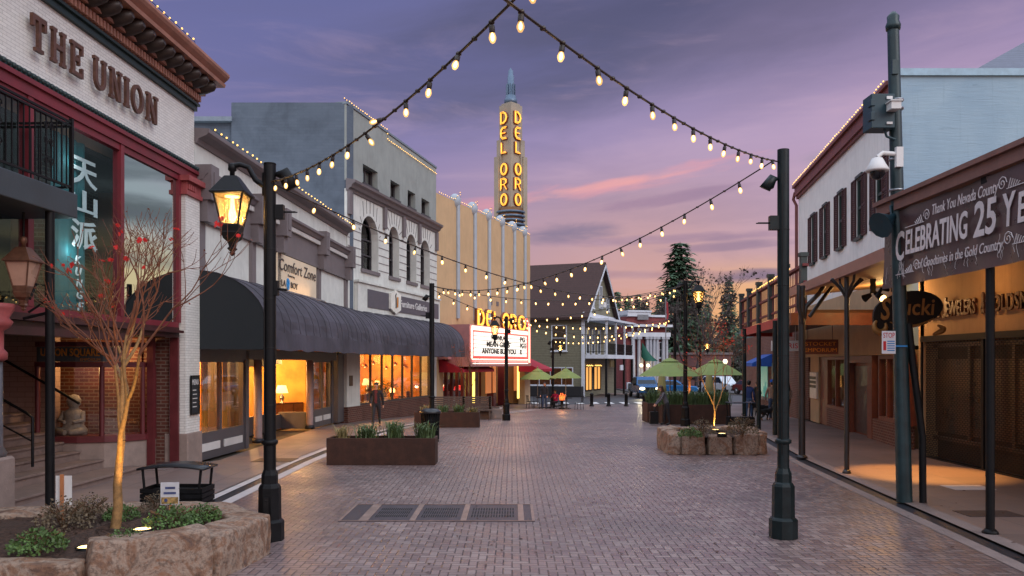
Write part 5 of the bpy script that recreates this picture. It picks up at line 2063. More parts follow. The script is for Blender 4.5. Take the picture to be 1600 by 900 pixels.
b.lathe([(.03, .22), (.09, .2), (.14, .1), (.2, .0), (.19, -.03)][::-1], (-.55, -.15, 5.9), 14)
dc = b.build('dome_camera', white, UP)
b = MB()
b.ball((-.55, -.15, 5.87), (.13, .13, .15), 12, 8)
b.build('dome_lens', mk('smoked_dome', C(20, 20, 26), .08), dc)
b = MB()
for sx_ in (-1, 1):
    b.tube([(-.12, 0, 5.15), (-.12 + sx_ * .15, -.06, 5.05), (-.12 + sx_ * .38, -.16, 4.92)], [.05, .08, .24], 12)
    b.tube([(-.12, 0, 5.3), (-.12 + sx_ * .14, -.03, 5.28), (-.12 + sx_ * .12, -.03, 5.1)], .025, 6)
b.build('horn_speaker', mk('teal_box', C(26, 56, 66)), UP)
b = MB()
b.tube([(.28, -.1, .03), (.27, -.1, 1.2), (.12, -.06, 2.5), (.05, -.05, 3.2)], .06, 8)
b.build('cable_conduit', black, UP)
PS = thing('parking_sign', 'small white and red parking restriction sign on the utility pole', 'street sign', (6.62, 14.62, 2.66))
b = MB()
b.box(-.12, .12, -.008, .008, 0, .40)
pb = b.build('plate', mk('sign_white', C(220, 222, 228), .4, 0, .04, 4), PS, .004)
b = MB()
b.text('STOP', -.10, .28, .20, .09, -.010, .003)
b.box(-.10, -.05, -.012, -.009, .06, .22)
b.build('red_print', mk('sign_red', C(196, 30, 44), .5), pb)
b = MB()
for i in range(5):
    b.box(-.03, .10, -.012, -.009, .05 + i * .04, .068 + i * .04)
b.box(.10, .33, -.0, .012, .12, .15)
b.build('blue_print', mk('sign_blue', C(30, 130, 196)), pb)

pbw, n, b_ = newmat('pale_blue_wall')
co = n.n('ShaderNodeTexCoord').outputs['Object']
x, y, z = n.sep(co)[0:3]
hx = n.m('ADD', x, y)
s1 = n.noise(n.comb(n.m('MULTIPLY', hx, .5), n.m('MULTIPLY', z, 4.0)), 2.2, 6, .7, .8)
s2 = n.noise(n.comb(hx, z), .45, 5, .6, .4)
s3 = n.noise(n.comb(n.m('MULTIPLY', hx, 5.0), n.m('MULTIPLY', z, .3)), 1.5, 4, .6)
c = n.mix(n.ss(s2, .3, .7), C(136, 162, 182), C(152, 176, 192))
c = n.mix(n.m('MULTIPLY', n.ss(s1, .60, .72), .45), c, C(92, 112, 124))
c = n.mix(n.m('MULTIPLY', n.ss(s3, .55, .75), .25), c, C(110, 132, 146))
n.put(b_.inputs['Base Color'], c)
b_.inputs['Roughness'].default_value = .85
bp = n.n('ShaderNodeBump')
bp.inputs['Strength'].default_value = .5
bp.inputs['Distance'].default_value = .03
n.put(bp.inputs['Height'], s1)
n.put(b_.inputs['Normal'], bp.outputs[0])
# ================================================================ white two storey building with shutters
WB = R2.root('shuttered_building', 'white two storey building with dark red shutters and pale blue side wall', 'building')
WE = 15.0
WT = 10.78
b = MB()
wins = [(R2.U(a), R2.U(c), R2.Z((a + c) / 2, zb_), R2.Z((a + c) / 2, zt2)) for a, c, zb_, zt2 in
        ((1264, 1277.5, 411, 340), (1282, 1297, 401, 322), (1305, 1323, 386, 300), (1332, 1355, 370, 277), (1361, 1389, 352, 248))]
zlo, zhi = sum(w_[2] for w_ in wins) / 5, sum(w_[3] for w_ in wins) / 5
b.wall(0, WE, 5.0, WT - .5, [(w_[0] + (w_[1] - w_[0]) * .3, w_[1] - (w_[1] - w_[0]) * .3, zlo, zhi, False) for w_ in wins], 0, .4)
b.box(0, WE - 2.4, 1, 14, 5.05, WT - .5).box(0, .3, .4, 14, 0, 5)
b.box(0, WE - 2.4, 5, 14, 0, 5)
b.build('wall', mk('white_stucco', C(228, 226, 222), .8, 0, .04, 2, .25, 60, dirt=.2, streak=True), WB)
b = MB()
e = R2.loc(11.18, 23.95)
q = [R2.loc(11.16, 23.93), R2.loc(30, 23.93), R2.loc(30, 24.3), R2.loc(11.3, 24.3)]
b.prismz([q[0], q[3], q[2], q[1]], 3, 10.75)
sw = b.build('side_wall', pbw, WB)
b = MB()
q = [R2.loc(11.1, 23.85), R2.loc(30, 23.85), R2.loc(30, 24.4), R2.loc(11.1, 24.4)]
b.prismz([q[0], q[3], q[2], q[1]], 10.752, 10.95)
b.build('parapet_cap', mk('blue_cap', C(150, 178, 196), .6), sw)
b = MB()
b.box(-.1, WE - .3, -.28, .3, WT - .12, WT).box(-.05, WE - .3, -.18, .3, WT - .5, WT - .12).box(-.05, WE - .3, -.1, .02, WT - .62, WT - .5)
b.tube([(-.05, -.15, WT - .3), (-.2, -.2, WT - .6), (-.1, -.08, WT - .9), (-.08, -.08, 4.8)], .07, 8)
b.build('cornice', mk('rust_cornice', C(118, 62, 58), .6, 0, .12, 3, dirt=.2), WB)
for w_ in wins:
    a, c = w_[0] + (w_[1] - w_[0]) * .3, w_[1] - (w_[1] - w_[0]) * .3
    b = MB()
    b.frame(a, c, zlo, zhi, .09, .02, .12, 1, 2)
    b.box(a - .06, c + .06, -.1, .05, zlo - .1, zlo - .002).box(a - .04, c + .04, -.06, .05, zhi + .002, zhi + .1)
    f = b.build('window', mk('dark_green_frame', C(30, 52, 48), .5), WB)
    b = MB()
    b.box(a + .05, c - .05, .06, .07, zlo + .05, zhi - .05)
    b.build('pane', glassmat('cool_pane', (.4, .5, .55, 1), 1, .18) if 'cool_pane' not in MATS else MATS['cool_pane'], f)
    b = MB()
    b.box(a + .09, a + .32, .2, .22, zlo, zhi).box(c - .32, c - .09, .2, .22, zlo, zhi)
    b.build('curtain', white, f)
    for s0, s1 in ((w_[0], a - .03), (c + .03, w_[1])):
        b = MB()
        b.frame(s0, s1, zlo - .02, zhi + .02, .05, -.06, -.002, 1, 2)
        for i in range(26):
            z = zlo + .06 + (zhi - zlo - .1) * i / 26
            b.box(s0 + .04, s1 - .04, -.045, -.015, z, z + .04)
        b.build('shutter', mk('shutter_red', C(64, 30, 31), .6, 0, .12, 4), f)
fairy_string('string of tiny lights along the rust cornice of the shuttered building', [R2.w(-.1, -.28, WT + .03), R2.w(WE - .4, -.28, WT + .03)], .26, 60)
fairy_string('short string of tiny lights down the corner beside the utility pole', [(11.1, 23.8, 10.4), (11.14, 23.8, 9.0), (11.1, 23.8, 7.2), (11.3, 23.8, 6.5)], .5, 9)
# its ground floor
b = MB()
g0 = [R2.U(p) for p in (1268, 1281, 1291, 1319, 1327, 1355, 1362, 1371, 1398)]
b.box(0.3, WE - .1, -.02, .3, 2.75, 4.99)
b.box(g0[0], g0[1], -.04, .3, 0, 2.75)
b.build('lower_wall', cream, WB)
b = MB()
b.box(g0[2], g0[3], 0.02, .3, 0, .72).box(g0[6], g0[8] + .8, 0.02, .3, 0, .72)
b.box(.3, g0[0] - .6, 0, .3, 0, 2.74)
b.build('brick_base', mk('rust_brick_face', C(120, 60, 44)) if False else redbrick, WB)
b = MB()
for a, c in ((g0[2], g0[3]), (g0[7], g0[8])):
    b.frame(a, c, .72, 2.74, .12, .02, .2, 2, 1)
b.box(g0[4], g0[5], .2, .26, 0, 2.5).box(g0[3] + .002, g0[4], .0, .3, 0, 2.74).box(g0[5], g0[6], .0, .3, 0, 2.74).box(g0[4], g0[5], .0, .3, 2.5, 2.74)
b.box(g0[8], g0[8] + 1.0, .0, .3, .72, 2.74).box(g0[0] - .6, g0[0] - .02, .05, .3, 0, 2.74).box(g0[1], g0[2] - .002, .02, .3, 0, 2.74)
b.build('shopfront', woodr, WB)
b = MB()
b.box(g0[4] + .05, g0[5] - .05, .16, .199, .1, 2.4)
b.build('door', mk('dark_door', C(52, 26, 24), .4, 0, .2, 4), WB)
b = MB()
for a, c in ((g0[2], g0[3]), (g0[7], g0[8])):
    b.box(a + .1, c - .1, .1, .11, .82, 2.65)
b.build('shop_window', shopglass, WB)
room(WB, R2, g0[2] - .4, g0[8] + .4, .4, 3.5, 0, 2.8, mk('dim_plaster', C(120, 100, 76), .85), 40, 2)
b = MB()
b.box(g0[0] + .2, g0[1] - .1, -.12, -.042, 1.0, 2.1)
tp = b.build('wall_telephone_panel', mk('panel_white', C(206, 196, 186), .5), WB, .01)
b = MB()
for i in range(3):
    b.box(g0[0] + .3, g0[1] - .2, -.135, -.121, 1.45 + i * .18, 1.57 + i * .18)
b.build('panel_button', black, tp)
ES = thing('hanging_board_sign', 'oxblood wooden hanging sign with faded gold capitals outside the emporium', 'shop sign', (10.0, 27.0, 2.78))
b = MB()
b.box(-.58, .58, -.04, .04, 0, .48)
b.tube([(-.4, 0, .48), (-.4, 0, 1.0)], .012, 5).tube([(.4, 0, .48), (.4, 0, 1.0)], .012, 5)
bd = b.build('board', mk('oxblood_board', C(84, 34, 30), .5, 0, .15, 4), ES, .006)
b = MB()
b.text('STOCKET', -.5, .28, 1.0, .12, -.042, .01).text('EMPORIUM', -.52, .08, 1.04, .12, -.042, .01)
b.build('lettering', gold, bd)
# red balcony over the pavement, with posts
RB = thing('red_balcony', 'dark red timber balcony on posts with slatted railing over the pavement', 'balcony')
def cx3(y): return 10 + .151 * (y - 33)
def band(b, d0, d1, z0, z1, y0=25.0, y1=40.4, n_=1):
    b.add([(cx3(y) + d, y, z) for y in (y0, y1) for d, z in ((d0, z0), (d1, z0), (d1, z1), (d0, z1))], [(0, 1, 2, 3), (7, 6, 5, 4), (0, 4, 5, 1), (1, 5, 6, 2), (2, 6, 7, 3), (3, 7, 4, 0)])
b = MB()
band(b, 0, .05, 3.78, 4.12)
b.add([(x, y, z) for y, x0, x1 in ((40.35, cx3(40.35), 13.6),) for x, z in ((x0, 3.78), (x1, 3.78), (x1, 4.12), (x0, 4.12))] + [(x, 40.4, z) for x0, x1 in ((cx3(40.4), 13.6),) for x, z in ((x0, 3.78), (x1, 3.78), (x1, 4.12), (x0, 4.12))],
      [(0, 1, 2, 3), (7, 6, 5, 4), (0, 4, 5, 1), (2, 6, 7, 3), (1, 5, 6, 2), (3, 7, 4, 0)])
b.build('fascia', lines('red_fascia', C(176, 52, 46), C(110, 30, 30), .9, .03, 'y', .55), RB)
b = MB()
band(b, .06, 2.4, 3.95, 4.10)
b.build('floor_deck', woodd, RB)
b = MB()
band(b, -.02, .08, 4.9, 4.98)
band(b, .0, .07, 4.3, 4.38)
band(b, -.05, .12, 5.42, 5.5)
for i in range(54):
    y = 25.2 + i * .28
    b.box(cx3(y) + .02, cx3(y) + .042, y - .012, y + .012, 4.14, 5.42)
b.build('railing', mk('red_railing', C(108, 40, 40), .6, 0, .15, 3), RB)
b = MB()
for y in (25.2, 28.2, 31.4, 34.4, 37.4, 40.2):
    b.box(cx3(y) - .09, cx3(y) + .09, y - .09, y + .09, 4.13, 5.72).box(cx3(y) - .12, cx3(y) + .12, y - .12, y + .12, 5.72, 5.84)
b.build('railing_post', mk('green_grey_post', C(56, 62, 60), .6), RB)
for px_, py_ in ((1163, 662), (1185.5, 671), (1211, 681)):
    p = gp(px_, py_)
    b = MB()
    b.tube([(p.x, p.y, p.z + .03), (p.x, p.y, 3.95)], .085, 10)
    b.build('post', greenblack, RB)
fairy_string('string of tiny lights along the red balcony rail', [(cx3(27) - .06, 27, 5.53), (cx3(36) - .06, 36, 5.53)], .24, 38)
# red brick shop beyond
R3 = Fr(16.6, 60, -.148, -1)
RBK = R3.root('red_brick_shop', 'low red brick shop with blue awning beyond the shuttered building', 'shop building')
b = MB()
b.box(0, 21, 0, 8, -.6, 4.2)
b.build('wall', redbrick, RBK)
a0, a1 = R3.U(1175), R3.U(1206)
b = MB()
b.box(a1 - 4, a1 - 1.0, -.05, .0, .3, 2.6)
f = b.build('window', greytrim, RBK)
b = MB()
b.box(a1 - 3.8, a1 - 1.2, -.07, -.051, .5, 2.4)
b.build('pane', mk('teal_lit', C(60, 150, 140), .4, emit=(.2, .75, .6, 1), es=.18), f)
b = MB()
b.box(a1 + .3, a1 + 2.4, -.06, -.0, -.4, 2.5)
b.build('teal_door', mk('teal_door', C(44, 88, 92), .5), RBK)
skirt_awning(RBK, 'blue_awning', a1 - 3.4, a1 + .2, 2.3, 3.0, 1.1, .2, bluecanvas)
FSn = thing('white_board_sign', 'white hanging board sign with red capitals under the red balcony', 'shop sign', (9.65, 29.2, 2.92))
b = MB()
b.box(-.55, .45, -.03, .03, 0, .36)
b.tube([(-.4, 0, .36), (-.4, 0, 1.0)], .012, 5).tube([(.3, 0, .36), (.3, 0, 1.0)], .012, 5)
bd = b.build('board', white, FSn)
b = MB()
b.text('FLORIS', -.45, .09, .82, .18, -.032, .01)
b.build('lettering', mk('sign_red', C(196, 30, 44)), bd)
# slate roofed building behind
SR = thing('slate_roof_building', 'tall building with grey slate hip roof behind the pale blue wall', 'building', (26, 42, 0))
b = MB()
b.box(-5.2, 8, -5, 6, 0, 15.3)
b.build('wall', cream, SR)
b = MB()
b.add([(-5.8, -5.6, 15.3), (8.6, -5.6, 15.3), (8.6, 6.6, 15.3), (-5.8, 6.6, 15.3), (0.2, .5, 18.9), (8.6, .5, 18.9)], [(0, 1, 5, 4), (1, 2, 5), (2, 3, 4, 5), (3, 0, 4), (3, 2, 1, 0)])
b.build('roof', lines('slate_tiles', C(92, 96, 112), C(52, 54, 66), .25, .12, 'z', .6), SR)
# ================================================================ street lamps and string poles
def post_base(b, x=0, y=0, r=.085, k=1.0):
    b.lathe([(.20 * k, 0), (.20 * k, .26), (.185 * k, .28), (.16 * k, .30), (.155 * k, .74), (.135 * k, .78), (.115 * k, .80), (.115 * k, .92), (.10 * k, .96), (r, 1.0)], (x, y, 0), 8, 0, False, PI / 8)
    b.lathe([(r, 1.34), (r + .03, 1.36), (r + .03, 1.40), (r, 1.42)], (x, y, 0), 16)
lampglass, n, b = newmat('lantern_glass')
lampglass.node_tree.nodes.remove(b)
tr_ = n.n('ShaderNodeBsdfTransparent')
tr_.inputs[0].default_value = (1, .86, .62, 1)
tl_ = n.n('ShaderNodeBsdfTranslucent')
tl_.inputs[0].default_value = (1, .78, .45, 1)
gl_ = n.n('ShaderNodeBsdfGlossy')
gl_.inputs['Roughness'].default_value = .08
mx1, mx2 = n.n('ShaderNodeMixShader'), n.n('ShaderNodeMixShader')
mx1.inputs[0].default_value = .22
mx2.inputs[0].default_value = .06
lk = lampglass.node_tree.links
lk.new(tr_.outputs[0], mx1.inputs[1])
lk.new(tl_.outputs[0], mx1.inputs[2])
lk.new(mx1.outputs[0], mx2.inputs[1])
lk.new(gl_.outputs[0], mx2.inputs[2])
lk.new(mx2.outputs[0], lampglass.node_tree.nodes['Material Output'].inputs[0])
def lantern(parent, c, sc=1.0, lit=True, m=None):
    """four sided tapering lantern hung from its top knob at c"""
    x, y, z = c
    b = MB(Matrix.Translation(c) @ Matrix.Scale(sc, 4))
    b.lathe([(.02, .02), (.055, .0), (.06, -.08), (.035, -.1), (.035, -.2)], (0, 0, 0), 12)
    q = PI / 4
    b.lathe([(.12, -.17), (.14, -.19), (.33, -.40), (.345, -.41), (.345, -.43), (.30, -.44)], (0, 0, 0), 4, 0, False, q)
    b.lathe([(.17, -.85), (.18, -.87), (.165, -.95), (.17, -.97), (.14, -1.05), (.07, -1.10), (.05, -1.16), (.08, -1.19), (.03, -1.23), (.05, -1.25), (.015, -1.29)], (0, 0, 0), 4, 0, False, q)
    for k in range(4):
        t = q + k * PI / 2
        b.tube([(.285 * math.cos(t), .285 * math.sin(t), -.43), (.168 * math.cos(t), .168 * math.sin(t), -.86)], .014, 5)
    ln = b.build('lantern', m or black, parent)
    b = MB(Matrix.Translation(c) @ Matrix.Scale(sc, 4))
    vs = []
    for r, zz in ((.276, -.435), (.16, -.855)):
        vs += [(r * math.cos(q + k * PI / 2), r * math.sin(q + k * PI / 2), zz) for k in range(4)]
    b.add(vs, [(k, k + 4, (k + 1) % 4 + 4, (k + 1) % 4) for k in range(4)])
    b.build('lantern_glass', lampglass if lit else mk('frosted_glass', C(190, 150, 130), .3), ln)
    if lit:
        b = MB(Matrix.Translation(c) @ Matrix.Scale(sc, 4))
        b.lathe([(.02, -.82), (.05, -.78), (.055, -.7), (.035, -.62), (.03, -.52), (.02, -.46)], (0, 0, 0), 10)
        b.lathe([(.10, -.46), (.10, -.445)], (0, 0, 0), 12)
        b.build('lamp_bulb', bulbhot, ln)
    return ln
def lamp_post(label, x, y, side, top=5.35, power=80, green=False, z=None, k=1.0, sc=1.0):
    z = zg(y) if z is None else z
    r = thing('street_lamp', label, 'street lamp', (x, y, z), 0, 'lantern posts along the street')
    b = MB()
    post_base(b, 0, 0, .085, k)
    b.tube([(0, 0, .98), (0, 0, top)], .085, 16)
    b.lathe([(.09, top), (.085, top + .02), (.02, top + .03)], (0, 0, 0), 16)
    m = greenblack if green else black
    po = b.build('pole', m, r)
    ax = side * .53
    zt = top - .02
    b = MB()
    b.tube([(side * .08, 0, zt - .28), (side * .2, 0, zt - .2), (side * .3, 0, zt - .02), (side * .42, 0, zt + .02), (ax, 0, zt + .0)], [.045, .04, .036, .036, .04], 8)
    b.tube([(side * .06, 0, zt - .42), (side * .06, 0, zt - .1)], .05, 8)
    ao = b.build('arm', m, r)
    lantern(ao, (ax, 0, zt + .02), sc)
    b = MB()
    b.box(-.035, .035, -.19, -.13, .36, .62)
    for zz_ in (.4, .58):
        b.ball((0, -.19, zz_), .012, 6, 4)
    b.build('access_plate', iron, po)
    b = MB()
    b.tube([(side * .05, -.085, 1.5), (side * .052, -.09, 3.0), (side * .04, -.088, zt - .5)], .009, 5)
    for zz_ in (1.9, 2.7, 3.4, 4.1):
        b.lathe([(.088, zz_), (.088, zz_ + .012)], (0, 0, 0), 16)
    b.build('cable_tie', iron, po)
    b = MB()
    b.tube([(-side * .08, 0, zt - .12), (-side * .2, 0, zt - .1), (-side * .3, 0, zt - .28), (-side * .22, 0, zt - .32)], [.03, .10, .12, .05], 8)
    b.box(-side * .08, -side * .2, -.05, .05, zt - .75, zt - .55)
    for i in range(6):
        b.lathe([(.022, 0), (.022, .012)], (-side * (.22 + i * .03), 0, zt - .66), 6)
    b.box(-side * .08, -side * .36, -.012, .012, zt - .655, zt - .64)
    b.tube([(-side * .08, 0, 3.55), (-side * .24, 0, 3.53)], .018, 6)
    b.box(-side * .07, -side * .12, -.05, .05, 3.45, 3.66)
    b.build('pole_fitting', m, r)
    lamp((x + ax, y, z + zt - .66), power, (1, .58, .2), .06)
    return r
def string_pole(label, x, y, top, side=1, m=None, k=1.0, base=True):
    z = zg(y)
    r = thing('string_light_pole', label, 'pole', (x, y, z), 0, 'poles carrying the string lights')
    b = MB()
    if base:
        post_base(b, 0, 0, .085, k)
    b.tube([(0, 0, .98 if base else 0), (0, 0, top)], .083, 16)
    po = b.build('pole', m or greenblack, r)
    b = MB()
    b.tube([(-side * .05, -.085, 1.2), (-side * .052, -.09, 3.0), (-side * .04, -.088, top - .5)], .009, 5)
    for zz_ in (1.8, 2.6, 3.6, 4.4):
        b.lathe([(.087, zz_), (.087, zz_ + .012)], (0, 0, 0), 16)
    b.build('cable_tie', iron, po)
    b = MB()
    zt = top
    b.tube([(-side * .08, 0, zt - .42), (-side * .15, 0, zt - .41), (-side * .24, 0, zt - .54), (-side * .18, 0, zt - .56)], [.02, .07, .10, .04], 8)
    b.box(-side * .07, -side * .2, -.05, .05, zt - 1.15, zt - .95)
    for i in range(6):
        b.lathe([(.022, 0), (.022, .012)], (-side * (.22 + i * .03), 0, zt - 1.06), 6)
    b.box(-side * .08, -side * .36, -.012, .012, zt - 1.055, zt - 1.04)
    b.build('pole_fitting', m or greenblack, r)
    return r
NL = lamp_post('black street lamp nearest the corner building, lantern glowing amber', -3.42, 11.75, -1, 5.30, 170)
NR = string_pole('dark green pole on the near right kerb with bare top', 3.88, 11.9, 5.55, 1)
M2 = string_pole('black string light pole standing behind the round litter bin', -2.62, 27.2, 5.1, 1, black)
R2L = lamp_post('black street lamp behind the rock planter, lantern over the umbrellas', 7.0, 33.6, 1, 5.85, 70)
T3 = lamp_post('slim black street lamp in front of the theatre marquee', -.26, 38.2, -1, 4.75, 60, sc=.95)
F4 = lamp_post('small black street lamp before the clapboard house wall', 2.95, 60, 1, 4.75, 60, sc=.9)
R5 = string_pole('thin black pole rising from the long planter behind the umbrellas', 9.0, 46, 5.6, 1, black)
far = lamp_post('farthest street lamp glowing among the bare branches', at(1094, 62), 62, 1, 4.9, 50, sc=.9)
GLm = thing('globe_lamp', 'white globe lamp post beside the parked white car', 'street lamp', (at(1133, 70), 70, -.6))
b = MB()
b.tube([(0, 0, 0), (0, 0, 2.9)], .07, 8)
b.build('pole', black, GLm)
b = MB()
b.ball((0, 0, 3.2), .22, 12, 9)
b.build('globe', warmwhite, GLm)

# ================================================================ festoon strings
g_ = MB()
g_.lathe([(.004, -.168), (.018, -.160), (.029, -.135), (.030, -.118), (.019, -.082), (.016, -.07)], (0, 0, 0), 10)
g_.lathe([(.003, -.150), (.013, -.138), (.015, -.11), (.006, -.085)], (0, 0, 0), 8, 1)
shell, n, b = newmat('amber_bulb_glass')
shell.node_tree.nodes.remove(b)
shell.cycles.emission_sampling = 'NONE'
em_ = n.n('ShaderNodeEmission')
em_.inputs[0].default_value = (1, .56, .20, 1)
em_.inputs[1].default_value = 2.2
tr_ = n.n('ShaderNodeBsdfTransparent')
tr_.inputs[0].default_value = (1, .85, .6, 1)
mx1 = n.n('ShaderNodeMixShader')
mx1.inputs[0].default_value = .40
lk = shell.node_tree.links
lk.new(tr_.outputs[0], mx1.inputs[1])
lk.new(em_.outputs[0], mx1.inputs[2])
lk.new(mx1.outputs[0], shell.node_tree.nodes['Material Output'].inputs[0])
glass_mes = [g_.mesh('festoon_glow', [shell, bulbm])]
for k, (e1, e2) in enumerate(((1.6, 8.0), (2.8, 15.0))):
    s2_, b2_ = shell.copy(), bulbm.copy()
    s2_.node_tree.nodes['Emission'].inputs[1].default_value = e1
    b2_.node_tree.nodes['Principled BSDF'].inputs['Emission Strength'].default_value = e2
    glass_mes.append(g_.mesh('festoon_glow', [s2_, b2_]))
k_ = MB()
k_.lathe([(.021, -.085), (.024, -.075), (.024, -.03), (.014, -.02), (.008, .0)], (0, 0, 0), 10)
sock_me = k_.mesh('festoon_socket', mk('socket_black', C(40, 30, 26), .5))
cablem = mk('amber_black_cable', C(52, 40, 30), .35, 0, .2, 9)
def festoon(label, A, B_, sag, step=.6, sc=1.0, first=.35, odd=(), th=.011):
    A, B_ = Vector(A), Vector(B_)
    r = thing('string_light', label, 'string light', A, 0, 'strings of bulbs crossing the street')
    L = (B_ - A).length
    n_ = max(12, int(L / .35))
    f = lambda t: (B_ - A) * t + Vector((0, 0, -4 * sag * t * (1 - t)))
    b = MB()
    b.tube([f(i / n_) for i in range(n_ + 1)], th, 6)
    k = int((L - 2 * first) / step)
    for i in range(k * 2):
        q = f((first + i * step / 2) / L)
        b.lathe([(.02, -.012), (.022, 0), (.02, .012)], tuple(q), 6)
    b.build('cable', cablem, r)
    for i in range(k + 1):
        t = (first + i * step) / L
        q = f(t)
        bo = bpy.data.objects.new('bulb', rnd.choice(glass_mes))
        so_ = bpy.data.objects.new('socket', sock_me)
        COL.objects.link(bo)
        COL.objects.link(so_)
        bo.parent = r
        so_.parent = bo
        bo.location = q
        bo.scale = (sc, sc, sc)
        bo.rotation_euler = (rnd.gauss(0, .16), rnd.gauss(0, .16), 0)
        if i in odd:
            bo.rotation_euler = (0, odd[i], 0)
    return r
pl = Vector((-3.40, 11.75, 5.12))
pr = Vector((3.80, 11.9, 5.38))
p2 = Vector((-2.6, 27.2, 5.0))
pr2 = Vector((6.95, 33.6, 5.65))
festoon('near string light rising from the near left lamp over the street', pl - Vector((0, 0, .06)), (3.9, -1.6, 6.9), 1.02, .545, .86, .3, {8: 1.3, 7: -.6})
festoon('near string light rising from the near right pole over the street', pr, (-3.9, -1.6, 5.55), .71, .60, .86, .35)
festoon('long string light from the near left lamp to the far lamp on the right', pl + Vector((.05, 0, -.1)), pr2, .95, .95, .95, .9)
festoon('long string light from the near right pole down to the left pole', pr + Vector((-.05, 0, .02)), p2 + Vector((.08, 0, 0)), .75, .72, 1.05, .8)
festoon('string light from the left pole behind the bin to the far right lamp', p2, pr2, .55, .62, 1.1, .4)
festoon('string light from the left pole to the thin pole among the umbrellas', p2 + Vector((0, 0, -.1)), (9.0, 46, 5.1), 1.25, .8, 1.15, .4)
festoon('string light from the theatre street lamp to the thin pole', (-.2, 38.2, 4.5), (9.0, 46, 4.95), .35, .55, 1.2, .3)
festoon('string light from the theatre street lamp to the tall lantern on the right', (-.2, 38.2, 4.55), pr2 + Vector((0, 0, -.2)), .30, .6, 1.2, .3)
festoon('farthest string light from the clapboard house lamp to the thin pole', (2.95, 60, 4.2), (9.0, 46, 4.98), .55, .7, 1.35, .4)


# ================================================================ planters, bins, bench
def grass_tuft(b, x, y, z, r, h, n_, g):
    for i in range(n_):
        a = g.uniform(0, 6.28)
        q = Vector((x + g.gauss(0, r * .25), y + g.gauss(0, r * .25), z))
        d = Vector((math.cos(a), math.sin(a), 0))
        l = h * g.uniform(.6, 1.1)
        o_ = r * g.uniform(.3, 1.1)
        s_ = Vector((-d.y, d.x, 0)) * .012
        m_ = q + d * o_ * .45 + Vector((0, 0, l * .75))
        t_ = q + d * o_ * 1.2 + Vector((0, 0, l * g.uniform(.55, 1.0)))
        b.add([q - s_, q + s_, m_ + s_ * .8, m_ - s_ * .8, t_], [(0, 1, 2, 3), (3, 2, 4)])
grassm = mk('grass_blade', C(84, 104, 62), .6, 0, .4, 3)
drym = mk('dry_grass_blade', C(140, 128, 84), .7, 0, .3, 3)
def trough(name, label, x0, x1, y0, y1, h, tufts, seed, th=.06, gname='rusted steel planters'):
    xm, ym = (x0 + x1) / 2, (y0 + y1) / 2
    r = thing(name, label, 'planter', (xm, ym, zg(y0)), 0, gname)
    a, c = (x1 - x0) / 2, (y1 - y0) / 2
    b = MB()
    b.box(-a, a, -c, -c + th, 0, h).box(-a, a, c - th, c, 0, h).box(-a, -a + th, -c + th, c - th, 0, h).box(a - th, a, -c + th, c - th, 0, h)
    b.build('steel_trough', corten, r, .008)
    b = MB()
    b.box(-a + th, a - th, -c + th, c - th, .05, h - .07)
    b.build('soil', soil, r)
    g = random.Random(seed)
    for fx_, rr, hh, nn, dry in tufts:
        b = MB()
        grass_tuft(b, -a + 2 * a * fx_, g.uniform(-.1, .1), h - .08, rr, hh, nn, g)
        b.build('grass_tuft', drym if dry else grassm, r)
    return r
p = gp(510, 727)
q = gp(680, 727)
trough('steel_planter', 'rusted steel planter with grass tufts nearest on the left of the street', p.x, q.x, p.y, p.y + .75, .66, ((.12, .3, .42, 70, True), (.35, .4, .45, 150, False), (.6, .42, .55, 170, False), (.88, .36, .5, 150, False)), 3)
p, q = gp(647, 668), gp(749, 668)
trough('steel_planter', 'rusted steel planter with low grass behind the round litter bin', p.x, q.x, p.y, p.y + .75, .60, ((.15, .3, .4, 60, True), (.42, .35, .4, 110, False), (.68, .35, .42, 110, False), (.9, .3, .32, 80, True)), 4)
p, q = gp(1035, 663), gp(1142, 663)
trough('steel_planter', 'long rusted steel planter thick with grass in front of the umbrellas', p.x, q.x, p.y, p.y + .9, .82, tuple((.05 + .1 * i, .35, .75, 130, False) for i in range(10)), 5)
p, q = gp(1010, 660), gp(1032, 660)
trough('steel_planter', 'short rusted steel planter beside the woman with the walking bag', p.x, q.x, p.y - .3, p.y + 1.2, .85, ((.3, .3, .7, 100, False), (.7, .3, .8, 100, False)), 6)
# timber bench screens and low wall by the theatre
BS = thing('timber_bench', 'slatted timber bench back beside the theatre planter', 'bench', (-2.3, 39.5, zg(39.5)))
b = MB()
for i in range(8):
    b.box(-1.6, 1.35, -.04, .04, .30 + i * .10, .38 + i * .10)
b.box(-1.6, 1.35, -.5, -.05, .42, .48)
for x in (-1.5, 0, 1.25):
    b.box(x - .05, x + .05, -.04, .06, 0, 1.1)
    b.box(x - .04, x + .04, -.48, -.40, 0, .42)
b.build('slats', mk('grey_brown_timber', C(92, 74, 66), .7, 0, .2, 5), BS)
p = gp(760, 655)
LWk = thing('concrete_planter', 'low grey concrete planter wall by the theatre street lamp', 'planter', (p.x, p.y, p.z))
b = MB()
b.box(-.65, .75, 0, 1.6, 0, .5)
b.build('wall', stone, LWk, .02)
b = MB()
b.box(-.5, .6, .15, 1.45, .5, .53)
b.build('soil', soil, LWk)
TT_ = bare_tree_mesh(31, 4.6, .06, 5, .55, leaf=1, tw=.05)
place_tree('young_tree', 'small bare young tree before the theatre windows', 'tree', p.x - .75, p.y + .6, (TT_[0].mesh('trunk', [barkm, barkm]), TT_[1].mesh('leaves', rustleaf)), 'young street trees', .78, p.z + .1)


